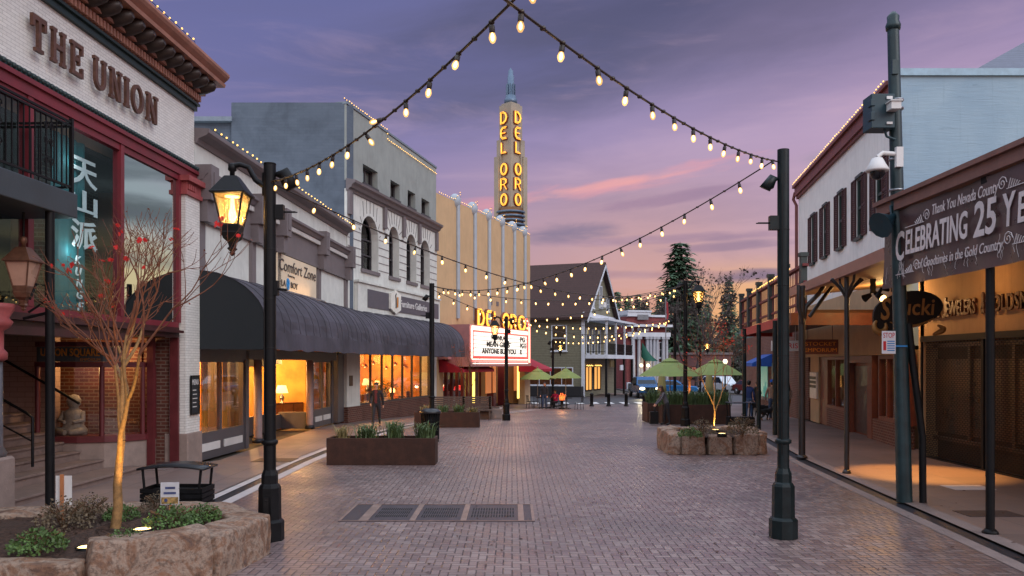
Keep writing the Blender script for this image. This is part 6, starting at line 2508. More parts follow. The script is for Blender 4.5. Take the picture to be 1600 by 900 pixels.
def rock_ring(name, label, outer, h, seed, z0=0.0, nper=1.0, th=.5, tall=None):
    """raised bed edged with rough split boulders: each boulder a part"""
    cx_ = sum(p[0] for p in outer) / len(outer)
    cy_ = sum(p[1] for p in outer) / len(outer)
    r = thing(name, label, 'planter', (cx_, cy_, zg(cy_)))
    g = random.Random(seed)
    n_ = len(outer)
    for i in range(n_):
        a, c = Vector(outer[i]), Vector(outer[(i + 1) % n_])
        L = (c - a).length
        k = max(1, round(L / nper))
        for j in range(k):
            t0, t1 = (j + g.uniform(.01, .035)) / k, (j + g.uniform(.965, .99)) / k
            p0, p1 = a.lerp(c, t0), a.lerp(c, t1)
            nrm = Vector((-(c - a).y, (c - a).x)).normalized()
            if nrm.dot(Vector((cx_, cy_)) - (a + c) / 2) < 0:
                nrm = -nrm
            hh = h * g.uniform(.9, 1.1) * (tall((p0.x + p1.x) / 2, (p0.y + p1.y) / 2) if tall else 1)
            w_ = th * g.uniform(.85, 1.2)
            bm = bmesh.new()
            nx_, ny_, nz_ = max(2, int((p1 - p0).length / .30)), 2, 2
            vs = {}
            for ix_ in range(nx_ + 1):
                for iy_ in range(ny_ + 1):
                    for iz_ in range(nz_ + 1):
                        if ix_ in (0, nx_) or iy_ in (0, ny_) or iz_ in (0, nz_):
                            u, v, w2 = ix_ / nx_, iy_ / ny_, iz_ / nz_
                            q = p0.lerp(p1, u) + nrm * (w_ * v)
                            e = (abs(u - .5) > .49) + (abs(v - .5) > .49) + (w2 > .99)
                            jt = .030 if w2 > .01 else .01
                            sh = .03 * max(0, e - 1)
                            qq = Vector((q.x - cx_, q.y - cy_, hh * w2))
                            ctr = Vector(((p0.x + p1.x) / 2 + nrm.x * w_ / 2 - cx_, (p0.y + p1.y) / 2 + nrm.y * w_ / 2 - cy_, hh / 2))
                            qq = qq + (ctr - qq).normalized() * sh + Vector((g.uniform(-jt, jt), g.uniform(-jt, jt), g.uniform(-jt, jt) if w2 > .01 else 0))
                            vs[ix_, iy_, iz_] = bm.verts.new(qq)
            def quad(*ks):
                try:
                    bm.faces.new([vs[k2] for k2 in ks])
                except Exception:
                    pass
            for ix_ in range(nx_):
                for iy_ in range(ny_):
                    quad((ix_, iy_, nz_), (ix_ + 1, iy_, nz_), (ix_ + 1, iy_ + 1, nz_), (ix_, iy_ + 1, nz_))
                for iz_ in range(nz_):
                    quad((ix_, 0, iz_), (ix_ + 1, 0, iz_), (ix_ + 1, 0, iz_ + 1), (ix_, 0, iz_ + 1))
                    quad((ix_, ny_, iz_), (ix_, ny_, iz_ + 1), (ix_ + 1, ny_, iz_ + 1), (ix_ + 1, ny_, iz_))
            for iy_ in range(ny_):
                for iz_ in range(nz_):
                    quad((0, iy_, iz_), (0, iy_, iz_ + 1), (0, iy_ + 1, iz_ + 1), (0, iy_ + 1, iz_))
                    quad((nx_, iy_, iz_), (nx_, iy_ + 1, iz_), (nx_, iy_ + 1, iz_ + 1), (nx_, iy_, iz_ + 1))
            bmesh.ops.recalc_face_normals(bm, faces=bm.faces)
            me = bpy.data.meshes.new('boulder')
            bm.to_mesh(me)
            bm.free()
            me.materials.append(rockm)
            o = bpy.data.objects.new('boulder', me)
            bv = o.modifiers.new('bevel', 'BEVEL')
            bv.width, bv.segments = .03, 2
            bv.limit_method, bv.angle_limit = 'ANGLE', R(35)
            COL.objects.link(o)
            o.parent = r
    # mounded soil
    b = MB()
    rings = 7
    vs = [(0, 0, h * .92)]
    per = []
    for i in range(n_):
        a, c = Vector(outer[i]), Vector(outer[(i + 1) % n_])
        for j in range(8):
            per.append(a.lerp(c, j / 8))
    m_ = len(per)
    for rg_ in range(1, rings + 1):
        f = rg_ / rings
        for q in per:
            dv = (q - Vector((cx_, cy_))) * (f * .9)
            vs.append((dv.x, dv.y, h * (.92 - .14 * f * f) + g.uniform(-.025, .025)))
    fs = [(0, 1 + j, 1 + (j + 1) % m_) for j in range(m_)]
    for rg_ in range(rings - 1):
        for j in range(m_):
            a_ = 1 + rg_ * m_
            fs.append((a_ + j, a_ + m_ + j, a_ + m_ + (j + 1) % m_, a_ + (j + 1) % m_))
    b.add(vs, fs, 0, False)
    for i in range(420):
        q = per[g.randrange(m_)]
        f = math.sqrt(g.random()) * .84
        dv = (q - Vector((cx_, cy_))) * f
        s_ = g.uniform(.02, .05)
        a_ = g.uniform(0, 3.14)
        z = h * (.92 - .14 * f * f) + .01
        b.add([(dv.x - s_ * math.cos(a_), dv.y - s_ * math.sin(a_), z + g.uniform(0, .025)), (dv.x + s_ * .3 * math.sin(a_), dv.y - s_ * .3 * math.cos(a_), z + .01), (dv.x + s_ * math.cos(a_), dv.y + s_ * math.sin(a_), z + g.uniform(0, .03)), (dv.x - s_ * .3 * math.sin(a_), dv.y + s_ * .3 * math.cos(a_), z + .012)], [(0, 1, 2, 3)])
    b.build('mulch', soil, r)
    return r
rock_ring('rock_planter', 'large raised bed edged with rough orange boulders at the near left', [(-7.4, 9.3), (-6.0, 8.6), (-4.5, 8.75), (-3.38, 9.5), (-3.14, 10.95), (-4.15, 12.05), (-5.6, 12.2), (-7.4, 11.6)], .47, 5, nper=1.25, th=.46, tall=lambda x, y: .80 if y < 9 else (1.22 if x > -4.3 else 1.0))
p, q = gp(1052, 711), gp(1206, 711)
rock_ring('rock_planter', 'rock edged raised bed in mid street holding a small red leaved tree', [(p.x - .12, p.y + .1), (p.x + .2, p.y), (q.x - .3, p.y), (q.x, p.y + .3), (q.x, p.y + 2.0), (q.x - .5, p.y + 2.6), (p.x + .5, p.y + 2.6), (p.x - .1, p.y + 2.1)], .60, 9, nper=.85, th=.45)
# young maples: the best balanced of several grown crowns
def balanced(seeds, *a, **k):
    best = None
    for sd_ in seeds:
        t_, l_ = bare_tree_mesh(sd_, *a, **k)
        xs_ = [q[0] for q in l_.v]
        ys_ = [q[1] for q in l_.v]
        zs_ = [q[2] for q in l_.v]
        sc_ = abs(sum(xs_) / len(xs_)) + abs(sum(ys_) / len(ys_)) * .5 - .22 * (max(xs_) - min(xs_)) - .02 * len(l_.v) / 1000
        if best is None or sc_ < best[0]:
            best = (sc_, t_, l_, max(zs_), max(xs_) - min(xs_))
    return best
NB_ = balanced(range(70, 82), 5.0, .075, 6, thick=.67, spread=.84, lean=.0, leaf=1, tw=.022, first=.26, up=.26, nch=(2, 3))
NT_ = NB_[1:3]
bk = mk('smooth_bark', C(142, 108, 66), .75, 0, .3, 14, .35, 45)
twigm = mk('red_brown_twig', C(112, 66, 44), .75, 0, .3, 10)
nt_ = place_tree('young_tree', 'bare young maple lit amber from below in the near rock bed', 'tree', -4.98, 10.45, (NT_[0].mesh('trunk', [bk, twigm]), NT_[1].mesh('crown', mk('dry_samara', C(120, 62, 42), .8, 0, .3, 5))), 'young street trees', 4.1 / NB_[3], .42)
NS = 4.1 / NB_[3]
g = random.Random(3)
b = MB()
for i in range(30):
    c0 = Vector(NT_[1].v[4 * g.randrange(len(NT_[1].v) // 4)])
    for q in range(g.randint(1, 3)):
        c = c0 + Vector((g.uniform(-.04, .04), g.uniform(-.04, .04), g.uniform(-.04, .01)))
        for a in (-.9, -.3, .3, .9):
            d = Vector((math.sin(a + i), g.uniform(-.3, .3), -math.cos(a + i) - .4)) * .045
            s_ = Vector((d.z, 0, -d.x)) * .25
            b.add([c, c + d * .5 + s_, c + d, c + d * .5 - s_], [(0, 1, 2, 3)])
b.build('leaves', redleaf, nt_)
MB_ = balanced(range(90, 100), 4.4, .055, 7, thick=.66, spread=.88, leaf=1, tw=.03, first=.33, up=.22)
MT_ = MB_[1:3]
mt_ = place_tree('young_tree', 'small maple with red leaves on the right in the mid street rock bed', 'tree', 5.70, 23.6, (MT_[0].mesh('trunk', [bk, twigm]), MT_[1].mesh('crown', rustleaf)), 'young street trees', 3.3 / MB_[3], .55)
b = MB()
tips = [Vector(MT_[1].v[4 * k]) for k in range(len(MT_[1].v) // 4)]
right_ = [q for q in tips if q.x > .35]
for i in range(70):
    c = (g.choice(right_) if i < 50 and right_ else g.choice(tips)).copy()
    for a in (-.9, 0, .9):
        d = Vector((math.sin(a + i), g.uniform(-.5, .5), -math.cos(a + i) - .4)) * g.uniform(.035, .06)
        s_ = Vector((d.z, .3 * d.x, -d.x)) * .3
        b.add([c, c + d * .5 + s_, c + d, c + d * .5 - s_], [(0, 1, 2, 3)])
b.build('leaves', redleaf, mt_)
# shrubs
def shrub_mesh(seed, w_, h, n_, m):
    g = random.Random(seed)
    b = MB()
    for i in range(n_):
        a, r_ = g.uniform(0, 6.28), math.sqrt(g.random()) * w_
        z = h * (1 - (r_ / w_) ** 2 * .7) * g.uniform(.1, 1.0)
        c = Vector((r_ * math.cos(a), r_ * math.sin(a), z))
        d = Vector((g.uniform(-1, 1), g.uniform(-1, 1), g.uniform(-.2, 1))).normalized() * g.uniform(.025, .05)
        s_ = d.cross(Vector((g.uniform(-1, 1), g.uniform(-1, 1), g.uniform(-1, 1)))).normalized() * .014
        b.add([c, c + d * .5 + s_, c + d, c + d * .5 - s_], [(0, 1, 2, 3)])
    s2 = MB()
    for i in range(14):
        a = g.uniform(0, 6.28)
        s2.tube([(0, 0, -.05), (w_ * .3 * math.cos(a), w_ * .3 * math.sin(a), h * .5), (w_ * .75 * math.cos(a), w_ * .75 * math.sin(a), h * .75)], .006, 3)
    return s2.mesh('stems', barkm), b.mesh('foliage', m)
browns = mk('brown_shrub_leaf', C(96, 82, 62), .7, 0, .4, 6)
greens = mk('green_shrub_leaf', C(78, 104, 52), .65, 0, .4, 6)
sh = [shrub_mesh(1, .32, .30, 900, greens), shrub_mesh(2, .34, .42, 700, browns), shrub_mesh(6, .26, .24, 700, greens)]
def shrub(label, X, Y, i, z, sc=1.0):
    r = thing('shrub', label, 'shrub', (X, Y, z), X * 3, 'low shrubs in the rock beds')
    r.scale = (sc, sc, sc)
    for nm, me in zip(('stems', 'foliage'), sh[i]):
        o = bpy.data.objects.new(nm, me)
        COL.objects.link(o)
        o.parent = r
for lab, px_, py_, i, sc in (('low green shrub at the left front of the near bed', 60, 862, 2, 1.15), ('green shrub in front of the young maple', 195, 858, 0, .8), ('green shrub right of the young maple', 268, 826, 0, 1.05), ('brown twiggy shrub left of the young maple', 100, 828, 1, 1.0),
                             ('brown shrub behind the glowing ground light', 143, 812, 1, .85), ('thin brown shrub beside the small plant label', 246, 800, 1, .7), ('green shrub on the far edge of the near bed', 190, 812, 2, .9), ('green shrub near the boulders at the right of the bed', 318, 815, 2, 1.0)):
    D = (CAMH - .42) * FPX / (py_ - 567)
    shrub(lab, at(px_, D), D, i, .42, sc)
for lab, px_, py_, i, sc in (('brown shrub right of the red leaved maple', 1160, 678, 1, 1.3), ('yellow brown shrub left of the red leaved maple', 1097, 678, 1, 1.1), ('low green shrub at the left of the mid street bed', 1078, 682, 2, 1.2)):
    D = (CAMH - .58) * FPX / (py_ - 567)
    shrub(lab, at(px_, D), D, i, .56, sc)
# uplights
for lab, px_, py_, hz, pw in (('round ground light glowing at the front of the near bed', 137, 856, .405, 26), ('ground light glowing behind the young maple trunk', 222, 828, .46, 26), ('front ground light in the mid street bed', 1128, 678, .60, 30), ('rear ground light in the mid street bed', 1118, 672, .60, 30)):
    D = (CAMH - hz) * FPX / (py_ - 567)
    X = at(px_, D)
    r = thing('ground_light', lab, 'ground light', (X, D, hz), 0, 'ground lights in the rock beds')
    b = MB()
    b.lathe([(.13, -.08), (.13, .015), (.115, .02), (.11, .0)], (0, 0, 0), 16)
    b.build('housing', black, r)
    b = MB()
    b.lathe([(.11, .008), (.10, .014), (.0, .016)], (0, 0, 0), 16)
    b.build('lens', emis('uplight_lens', (1, .66, .25, 1), 5), r)
    tgt = Vector((-4.98, 10.45, 3.0)) if X < 0 else Vector((5.75, 23.6, 3.2))
    dv = tgt - Vector((X, D, hz + .05))
    lamp((X, D, hz + .06), pw * 4, (1, .60, .18), kind='SPOT', rad=.05, rot=dv, spot=R(70))
# little signs in the bed
D = 10.9
r = thing('stake_sign', 'small white card on a wooden stake at the left of the bed', 'sign', (at(97, D), D, .42))
b = MB()
b.box(-.02, .02, -.02, .01, 0, .62)
b.build('stake', mk('raw_wood', C(176, 112, 70), .7), r)
b = MB()
b.box(-.09, .12, .012, .02, .22, .60)
b.build('card', white, r)
D = 11.3
r = thing('plant_label', 'small tilted printed plant label in the near bed', 'sign', (at(266, D), D, .42), .12)
b = MB()
b.box(-.015, .015, -.01, .01, 0, .2)
b.build('stake', mk('raw_wood', C(176, 112, 70)), r)
b = MB()
b.box(-.12, .12, -.022, -.011, .16, .46)
cd = b.build('card', mk('label_card', C(196, 196, 200), .5), r)
b = MB()
b.box(-.11, .11, -.026, -.023, .17, .26, 1).box(-.08, .08, -.026, -.023, .3, .33, 0).box(-.06, .07, -.026, -.023, .37, .4, 0)
b.ball((-.05, -.024, .22), (.03, .004, .03), 8, 5, 0)
b.build('print', [mk('label_ink', C(60, 70, 110), .6, 0, .4, 20), mk('label_photo', C(150, 120, 70), .6, 0, .6, 25)], cd)
# bins
p = gp(275, 800)
r = thing('litter_bin', 'low black slatted litter bin with a curved hood by the near bed', 'litter bin', (-5.46, 13.6, .012))
b = MB()
for i in range(5):
    b.box(-.47, .47, -.30, -.27, .06 + i * .085, .13 + i * .085).box(-.47, .47, .27, .30, .06 + i * .085, .13 + i * .085)
    b.box(-.50, -.47, -.28, .28, .06 + i * .085, .13 + i * .085).box(.47, .50, -.28, .28, .06 + i * .085, .13 + i * .085)
b.box(-.45, .45, -.26, .26, .02, .42)
b.build('slatted_body', black, r)
b = MB()
for x in (-.47, .47):
    for y in (-.25, .25):
        b.tube([(x * .93, y, .44), (x, y, .80)], .022, 6)
b.build('hood_post', black, r)
b = MB()
k = 8
vs = []
for i in range(k + 1):
    x = -.54 + 1.08 * i / k
    z = .80 + .05 * math.sin(PI * i / k)
    vs += [(x, -.32, z), (x, .32, z)]
b.add(vs, [(2 * i, 2 * i + 2, 2 * i + 3, 2 * i + 1) for i in range(k)], 0, True)
o = b.build('hood', mk('hood_black', C(34, 34, 38), .3), r)
o.modifiers.new('t', 'SOLIDIFY').thickness = .035
p = gp(670, 690)
r = thing('round_litter_bin', 'round black litter bin at the end of the nearest steel planter', 'litter bin', (p.x + .05, p.y, p.z))
b = MB()
b.lathe([(.27, 0), (.27, .06), (.24, .08), (.25, .10)], (0, 0, 0), 20)
for i in range(26):
    t = 2 * PI * i / 26
    b.tube([(.265 * math.cos(t), .265 * math.sin(t), .08), (.27 * math.cos(t), .27 * math.sin(t), .5), (.30 * math.cos(t), .30 * math.sin(t), .92)], .018, 4)
b.lathe([(.23, .08), (.24, .9)], (0, 0, 0), 20)
b.build('body', black, r)
b = MB()
b.lathe([(.34, .90), (.35, .94), (.33, .98), (.22, 1.05), (.2, 1.05), (.19, 1.0)], (0, 0, 0), 20)
b.build('lid', mk('hood_black', C(34, 34, 38)), r)
p = gp(1140, 664)
r = thing('litter_bin', 'black litter bin with flat shelf top beside the long planter', 'litter bin', (p.x + .1, p.y - 1.2, p.z))
b = MB()
b.box(-.5, .5, -.26, .26, .02, .42)
for i in range(4):
    b.box(-.52, .52, -.28, -.262, .05 + i * .09, .11 + i * .09)
b.build('slatted_body', black, r)
b = MB()
for x in (-.47, .47):
    for y in (-.22, .22):
        b.tube([(x * .93, y, .42), (x, y, .96)], .022, 6)
b.build('hood_post', black, r)
b = MB()
b.box(-.54, .54, -.28, .28, .96, 1.0)
b.build('hood', mk('steel_hood', C(70, 84, 96), .25, .5), r)
# drain grates
p0, p1, p2_, p3 = gp(528, 815), gp(836, 815), gp(836, 789), gp(562, 789)
r = thing('drain_grate', 'row of three cast iron drain grates let into the street', 'drain', (0, 0, .004))
b = MB()
y0, y1, x0, x1 = p0.y, p2_.y, p0.x, p1.x
b.box(x0, x1, y0, y1, -.02, .004)
b.build('iron_plate', mk('worn_iron', C(74, 66, 72), .45, .4, .25, 6, .2, 40, dirt=.3), r)
b = MB()
def fr_(a, c):
    b.box(x0 + (x1 - x0) * a, x0 + (x1 - x0) * c, y0 + .02, y1 - .02, .006, .012)
for a, c in ((.0, .012), (.10, .15), (.36, .39), (.62, .65), (.915, .945), (.985, 1.0)):
    fr_(a, c)
b.box(x0, x1, y0, y0 + .018, .006, .013).box(x0, x1, y1 - .018, y1, .006, .013)
b.build('grate_frame', mk('bright_iron', C(150, 126, 116), .4, .4, .2, 6), r)
b = MB()
for a, c in ((.17, .34), (.41, .60), (.67, .90)):
    for j in range(3):
        ya_, yb_ = y0 + (y1 - y0) * (.22 + .2 * j), y0 + (y1 - y0) * (.36 + .2 * j)
        n_ = 16
        for i in range(n_):
            xa_ = x0 + (x1 - x0) * (a + (c - a) * i / n_)
            b.box(xa_, xa_ + (x1 - x0) * (c - a) / n_ * .5, ya_, yb_, .005, .0075)
b.build('grate_slot', mk('slot_black', C(14, 12, 14), .8), r)
for lab, px_, py_, w_, d_, side in (('dark utility cover in the left pavement', 430, 718, 1.0, .8, 'l'), ('dark square utility cover in the right pavement', 1545, 803, .9, .55, 'r'), ('pale utility cover before the jeweller', 1512, 762, .8, .6, 'p')):
    q = gp(px_, py_, .03)
    o = MB().box(-w_ / 2, w_ / 2, -d_ / 2, d_ / 2, -.01, .005).build('utility_cover', mk('cover_iron', C(60, 50, 52), .6, .3, .2, 5) if side != 'p' else bandc)
    o.location = (q.x, q.y, .034 if side != 'l' else .016)
    tag(o, lab, 'utility cover')
# fallen leaves on the paving
g = random.Random(77)
b = MB()
for i in range(420):
    y = 8 + 24 * g.random() ** 1.6
    x = g.uniform(-1, lerp_poly(RC, y) + 2.2) if i % 4 else g.uniform(-4.6, 3)
    z = zg(y) + .008 + (.03 if x > lerp_poly(RC, y) + .6 else 0)
    s_ = g.uniform(.018, .04)
    a = g.uniform(0, 6.28)
    b.add([(x + s_ * math.cos(a + t) * k, y + s_ * math.sin(a + t) * k, z + g.uniform(0, .012)) for t, k in ((0, 1), (1.2, .55), (2.6, .8), (3.8, .6), (5.1, .8))], [(0, 1, 2, 3, 4)])
o = b.build('fallen_leaves', mk('brown_leaf', C(70, 44, 34), .8, 0, .4, 3))
o['kind'] = 'stuff'
# ================================================================ umbrellas, tables, chairs
def umbrella(label, X, Y, w_, top, z=None, closed=False):
    z = zg(Y) if z is None else z
    r = thing('market_umbrella', label, 'umbrella', (X, Y, z), .2, 'lime green market umbrellas')
    b = MB()
    R_ = w_ / 2
    n_, vs, fs = 8, [], []
    hgt = .24 * w_
    prof = [(.12, 0), (.45, -.30), (.8, -.72), (1.0, -1.0)]
    for f, dzz in prof:
        for j in range(n_ * 2):
            t = 2 * PI * j / (n_ * 2)
            k = 1 if j % 2 == 0 else .955
            vs.append((R_ * f * k * math.cos(t), R_ * f * k * math.sin(t), top - .12 + dzz * hgt - (0 if j % 2 == 0 else .02 * f)))
    m_ = n_ * 2
    for i in range(3):
        for j in range(m_):
            fs.append((i * m_ + j, i * m_ + (j + 1) % m_, (i + 1) * m_ + (j + 1) % m_, (i + 1) * m_ + j))
    b.add(vs, fs)
    cn = b.build('canopy', greencanvas, r)
    b = MB()
    b.lathe([(R_ * .30, top - .19), (R_ * .12, top - .06), (.03, top - .01), (.03, top + .04), (.05, top + .07), (.0, top + .12)], (0, 0, 0), 8, 0, False)
    b.build('vent_cap', greencanvas, cn)
    b = MB()
    b.tube([(0, 0, 0), (0, 0, top - .05)], .025, 8)
    b.lathe([(.28, 0), (.28, .06), (.06, .12)], (0, 0, 0), 14)
    b.build('pole', mk('umbrella_pole', C(150, 140, 130), .5), r)
    b = MB()
    for j in range(n_):
        t = 2 * PI * j / n_
        b.tube([(0, 0, top - .2), (R_ * .98 * math.cos(t), R_ * .98 * math.sin(t), top - .14 - hgt)], .01, 4)
    b.build('rib', black, r)
    return r
umbrella('lime umbrella in front left of the house, nearest the theatre', at(840, 57), 57, 2.6, 2.72)
umbrella('lime umbrella before the house wall with warm light under it', at(884, 56), 56, 2.25, 2.72)
umbrella('largest lime umbrella standing over the long planter', at(1047, 40), 40, 3.15, 2.95)
umbrella('lime umbrella behind the largest one, by the red leaved tree', at(1118, 44), 44, 3.0, 3.02)
for lab, px_, D in (('folded pale umbrella hanging under the largest lime umbrella', 1034, 47), ('folded olive umbrella right of the largest lime umbrella', 1108, 48)):
    r = thing('folded_umbrella', lab, 'umbrella', (at(px_, D), D, zg(D)))
    b = MB()
    b.lathe([(.03, 2.75), (.14, 2.5), (.24, 1.6), (.3, .95), (.2, .93)], (0, 0, 0), 10, 0, True)
    b.build('canopy', mk('olive_canvas', C(140, 130, 80), .8, 0, .1, 3), r)
    b = MB()
    b.tube([(0, 0, 0), (0, 0, 2.85)], .025, 8)
    b.build('pole', black, r)
def cafe_table(label, X, Y):
    r = thing('cafe_table', label, 'table', (X, Y, zg(Y)), 0, 'black cafe tables')
    b = MB()
    b.lathe([(.38, .71), (.4, .73), (.38, .75)], (0, 0, 0), 18)
    b.build('table_top', black, r)
    b = MB()
    b.tube([(0, 0, .03), (0, 0, .72)], .03, 8)
    for k in range(4):
        b.tube([(0, 0, .08), (.3 * math.cos(k * PI / 2 + .4), .3 * math.sin(k * PI / 2 + .4), .02)], .02, 5)
    b.build('leg', black, r)
def cafe_chair_proto():
    r = thing('cafe_chair', 'black cafe chair', 'chair', (0, 0, 0), 0, 'black metal cafe chairs')
    b = MB()
    b.box(-.21, .21, -.21, .21, .44, .47)
    b.build('seat', black, r, .01)
    b = MB()
    for i in range(5):
        x = -.17 + i * .085
        b.tube([(x, .2, .47), (x, .25, .86)], .012, 5)
    b.tube([(-.2, .25, .86), (.2, .25, .86)], .02, 6)
    b.build('backrest', black, r)
    for x in (-.19, .19):
        for y in (-.19, .19):
            b = MB()
            b.tube([(x, y, .45), (x * 1.12, y * 1.15, 0)], .015, 5)
            b.build('leg', black, r)
    return r
cafe_table('small black cafe table under the umbrella nearest the theatre', at(846, 57), 56.6)
cafe_table('small black cafe table under the umbrella by the house wall', at(885, 56), 55.6)
cafe_table('black cafe table under the largest lime umbrella', at(1052, 40), 40.3)
cafe_table('black cafe table by the pole behind the long planter', at(1094, 45), 45)
ch = cafe_chair_proto()
for i, (px_, D, rz, lab) in enumerate(((829, 56.4, 2.0, 'black cafe chair left of the table nearest the theatre'), (838, 55.6, 3.1, 'black cafe chair facing the theatre side table'), (854, 55.7, 3.6, 'black cafe chair beside the standing woman in dark'), (866, 55.9, 2.4, 'black cafe chair between the two small umbrellas'), (872, 57.2, 0.4, 'black cafe chair behind the pink clad person'), (905, 54.5, 4.2, 'black cafe chair alone at the right end of the terrace'),
                                       (1072, 41.6, .8, 'black cafe chair behind the long planter grass'), (1103, 45.6, 4.0, 'black cafe chair between two umbrella poles'), (1121, 44.6, 2.2, 'black cafe chair right of the second big umbrella pole'))):
    if i == 0:
        ch.location, ch.rotation_euler.z = (at(px_, D), D, zg(D)), rz
        ch['label'] = lab
    else:
        copy_tree(ch, None, (at(px_, D), D, zg(D)), rz, lab)
ht = thing('foliage_glow', 'added glowing strands standing for orange lit foliage between the two small umbrellas', 'foliage glow', (at(878, 55), 55, zg(55)))  # made-up stand with glowing strands in place of foliage lit orange
b = MB()
b.lathe([(.2, 0), (.2, .08), (.1, .1), (.1, .55), (.16, .6)], (0, 0, 0), 12)
b.build('stand', black, ht)
g = random.Random(8)
b = MB()
for i in range(12):
    x, y = g.uniform(-.13, .13), g.uniform(-.16, .16)
    h = g.uniform(.2, .5)
    b.tube([(x, y, .6), (x * 1.4, y * 1.3, .6 + h * .5), (x * 1.1 + .05, y, .6 + h)], [.035, .03, .008], 5)
b.build('glow_strands', emis('foliage_emission', (1, .22, .05, 1), .8), ht)
lamp((at(878, 55), 54.6, .6), 30, (1, .45, .15), .2)  # added light for the orange glow of that foliage
for lab, px_, D, h in (('orange lit small tree trunk wrapped in lights between the big umbrellas', 1077, 55, 2.6),):
    r = thing('wrapped_tree', lab, 'tree', (at(px_, D), D, zg(D)))
    t_, l_ = bare_tree_mesh(61, 3.2, .12, 4, .5, leaf=3, tw=.08)
    for nm, me in (('trunk', t_.mesh('trunk', [bk, bk])), ('crown', l_.mesh('crown', rustleaf))):
        o = bpy.data.objects.new(nm, me)
        COL.objects.link(o)
        o.parent = r
    lamp((at(px_, D) - .2, D - .7, .5), 60, (1, .4, .12), .2)
# bollards
b = MB()
b.lathe([(.17, 0), (.17, .06), (.13, .1), (.12, .12), (.12, .80), (.14, .82), (.14, .86), (.10, .92), (.02, .96)], (0, 0, 0), 14)
bme = b.mesh('bollard', black)
for px_, lab in ((924.5, 'black bollard nearest the house porch'), (951, 'second black bollard from the house porch'), (978.5, 'black bollard in front of the library steps'), (1006, 'black bollard in front of the blue pickup')):
    D = 59.5
    o = bpy.data.objects.new('bollard', bme)
    o.location = (at(px_, D), D, zg(D))
    COL.objects.link(o)
    tag(o, lab, 'bollard', 'black bollards at the end of the plaza')
# ================================================================ cars
def car(name, label, X, Y, rz, col, kind='suv', tail=False):
    r = thing(name, label, 'car', (X, Y, zg(Y)), rz, None)
    L, Wd = (5.4, 1.95) if kind == 'pickup' else (4.7, 1.88) if kind == 'suv' else (4.6, 1.8)
    # front points to -y
    h = {'pickup': 1.85, 'suv': 1.75, 'sedan': 1.45}[kind]
    if kind == 'pickup':
        pr = [(-2.7, .45), (-2.7, .95), (-2.6, 1.12), (-1.35, 1.2), (-.75, h), (.75, h), (.95, 1.22), (2.65, 1.2), (2.7, .5)]
        gl = [(-1.25, 1.22), (-.72, h - .07), (.7, h - .07), (.86, 1.24)]
    elif kind == 'suv':
        pr = [(-2.3, .42), (-2.35, .85), (-2.2, 1.02), (-1.2, 1.1), (-.6, h), (1.7, h), (2.25, 1.1), (2.35, .8), (2.3, .42)]
        gl = [(-1.08, 1.12), (-.56, h - .08), (1.62, h - .08), (2.05, 1.14)]
    else:
        pr = [(-2.25, .4), (-2.3, .7), (-2.1, .88), (-1.0, .98), (-.3, h), (.9, h), (1.7, 1.02), (2.25, .98), (2.3, .45)]
        gl = [(-.9, 1.0), (-.28, h - .06), (.85, h - .06), (1.5, 1.03)]
    b = MB()
    def xs(z):
        return Wd / 2 * (1 - max(0, (z - 1.0)) * .22) * (1 - max(0, .6 - z) * .08)
    def prof(pts, grow=0.0):
        k = len(pts)
        vs = [(-xs(z) - grow, y, z) for y, z in pts] + [(xs(z) + grow, y, z) for y, z in pts]
        return vs, [tuple(range(k - 1, -1, -1)), tuple(range(k, 2 * k))] + [(i, (i + 1) % k, (i + 1) % k + k, i + k) for i in range(k)]
    b.add(*prof(pr))
    body = b.build('body', mk(col[0], col[1], .25, .3, .06, 3), r, .06)
    b = MB()
    vs, fs = prof(gl, .012)
    k = len(gl)
    b.add(vs, [tuple(range(k - 1, -1, -1)), tuple(range(k, 2 * k))])
    # windscreen sits just proud of the body
    (ya, za), (yb, zb_) = gl[0], gl[1]
    o_ = -.06
    b.add([(-xs(za) + .1, ya + o_ - .03, za), (xs(za) - .1, ya + o_ - .03, za), (xs(zb_) - .08, yb + o_ - .03, zb_), (-xs(zb_) + .08, yb + o_ - .03, zb_)], [(0, 1, 2, 3)])
    b.build('window', mk('car_glass', C(28, 36, 46), .06, 0, .1, 2), r)
    for sx_ in (-1, 1):
        for yy in (-L * .30, L * .30):
            b = MB()
            M = Matrix.Translation((sx_ * (Wd / 2 - .1), yy, .36)) @ Matrix.Rotation(R(90), 4, 'Y')
            b.M = M
            b.lathe([(.2, -.11), (.36, -.1), (.37, 0), (.36, .1), (.2, .11)], (0, 0, 0), 18)
            w_ = b.build('wheel', rubber, r)
            b = MB(M)
            b.lathe([(.05, .125 * sx_), (.2, .118 * sx_)], (0, 0, 0), 12)
            b.build('rim', chrome, w_)
        b = MB()
        y_ = -L / 2 - (.02 if kind != 'pickup' else .03)
        hz_ = .86 if kind != 'sedan' else .68
        b.ball((sx_ * (Wd / 2 - .28), y_ + .03, hz_), (.24, .09, .12), 12, 8)
        b.build('headlight', head if not tail else chrome, r)
    b = MB()
    b.box(-Wd / 2 + .5, Wd / 2 - .5, -L / 2 - .04, -L / 2 + .06, .62, .98)
    b.box(-Wd / 2 + .1, Wd / 2 - .1, -L / 2 - .06, -L / 2 + .1, .36, .52)
    b.build('grille', mk('grille_dark', C(30, 30, 34), .4, .4), r)
    for sx_ in (-1, 1):
        b = MB()
        b.box(sx_ * (Wd / 2 - .02), sx_ * (Wd / 2 + .2), -1.05, -.9, 1.1, 1.28)
        b.build('mirror', black, r)
    return r
D = 75
cr = car('pickup_truck', 'blue pickup truck with glowing headlamps waiting at the cross street', at(1006, D) , D, .05, ('pickup_blue', C(48, 92, 140)), 'pickup')
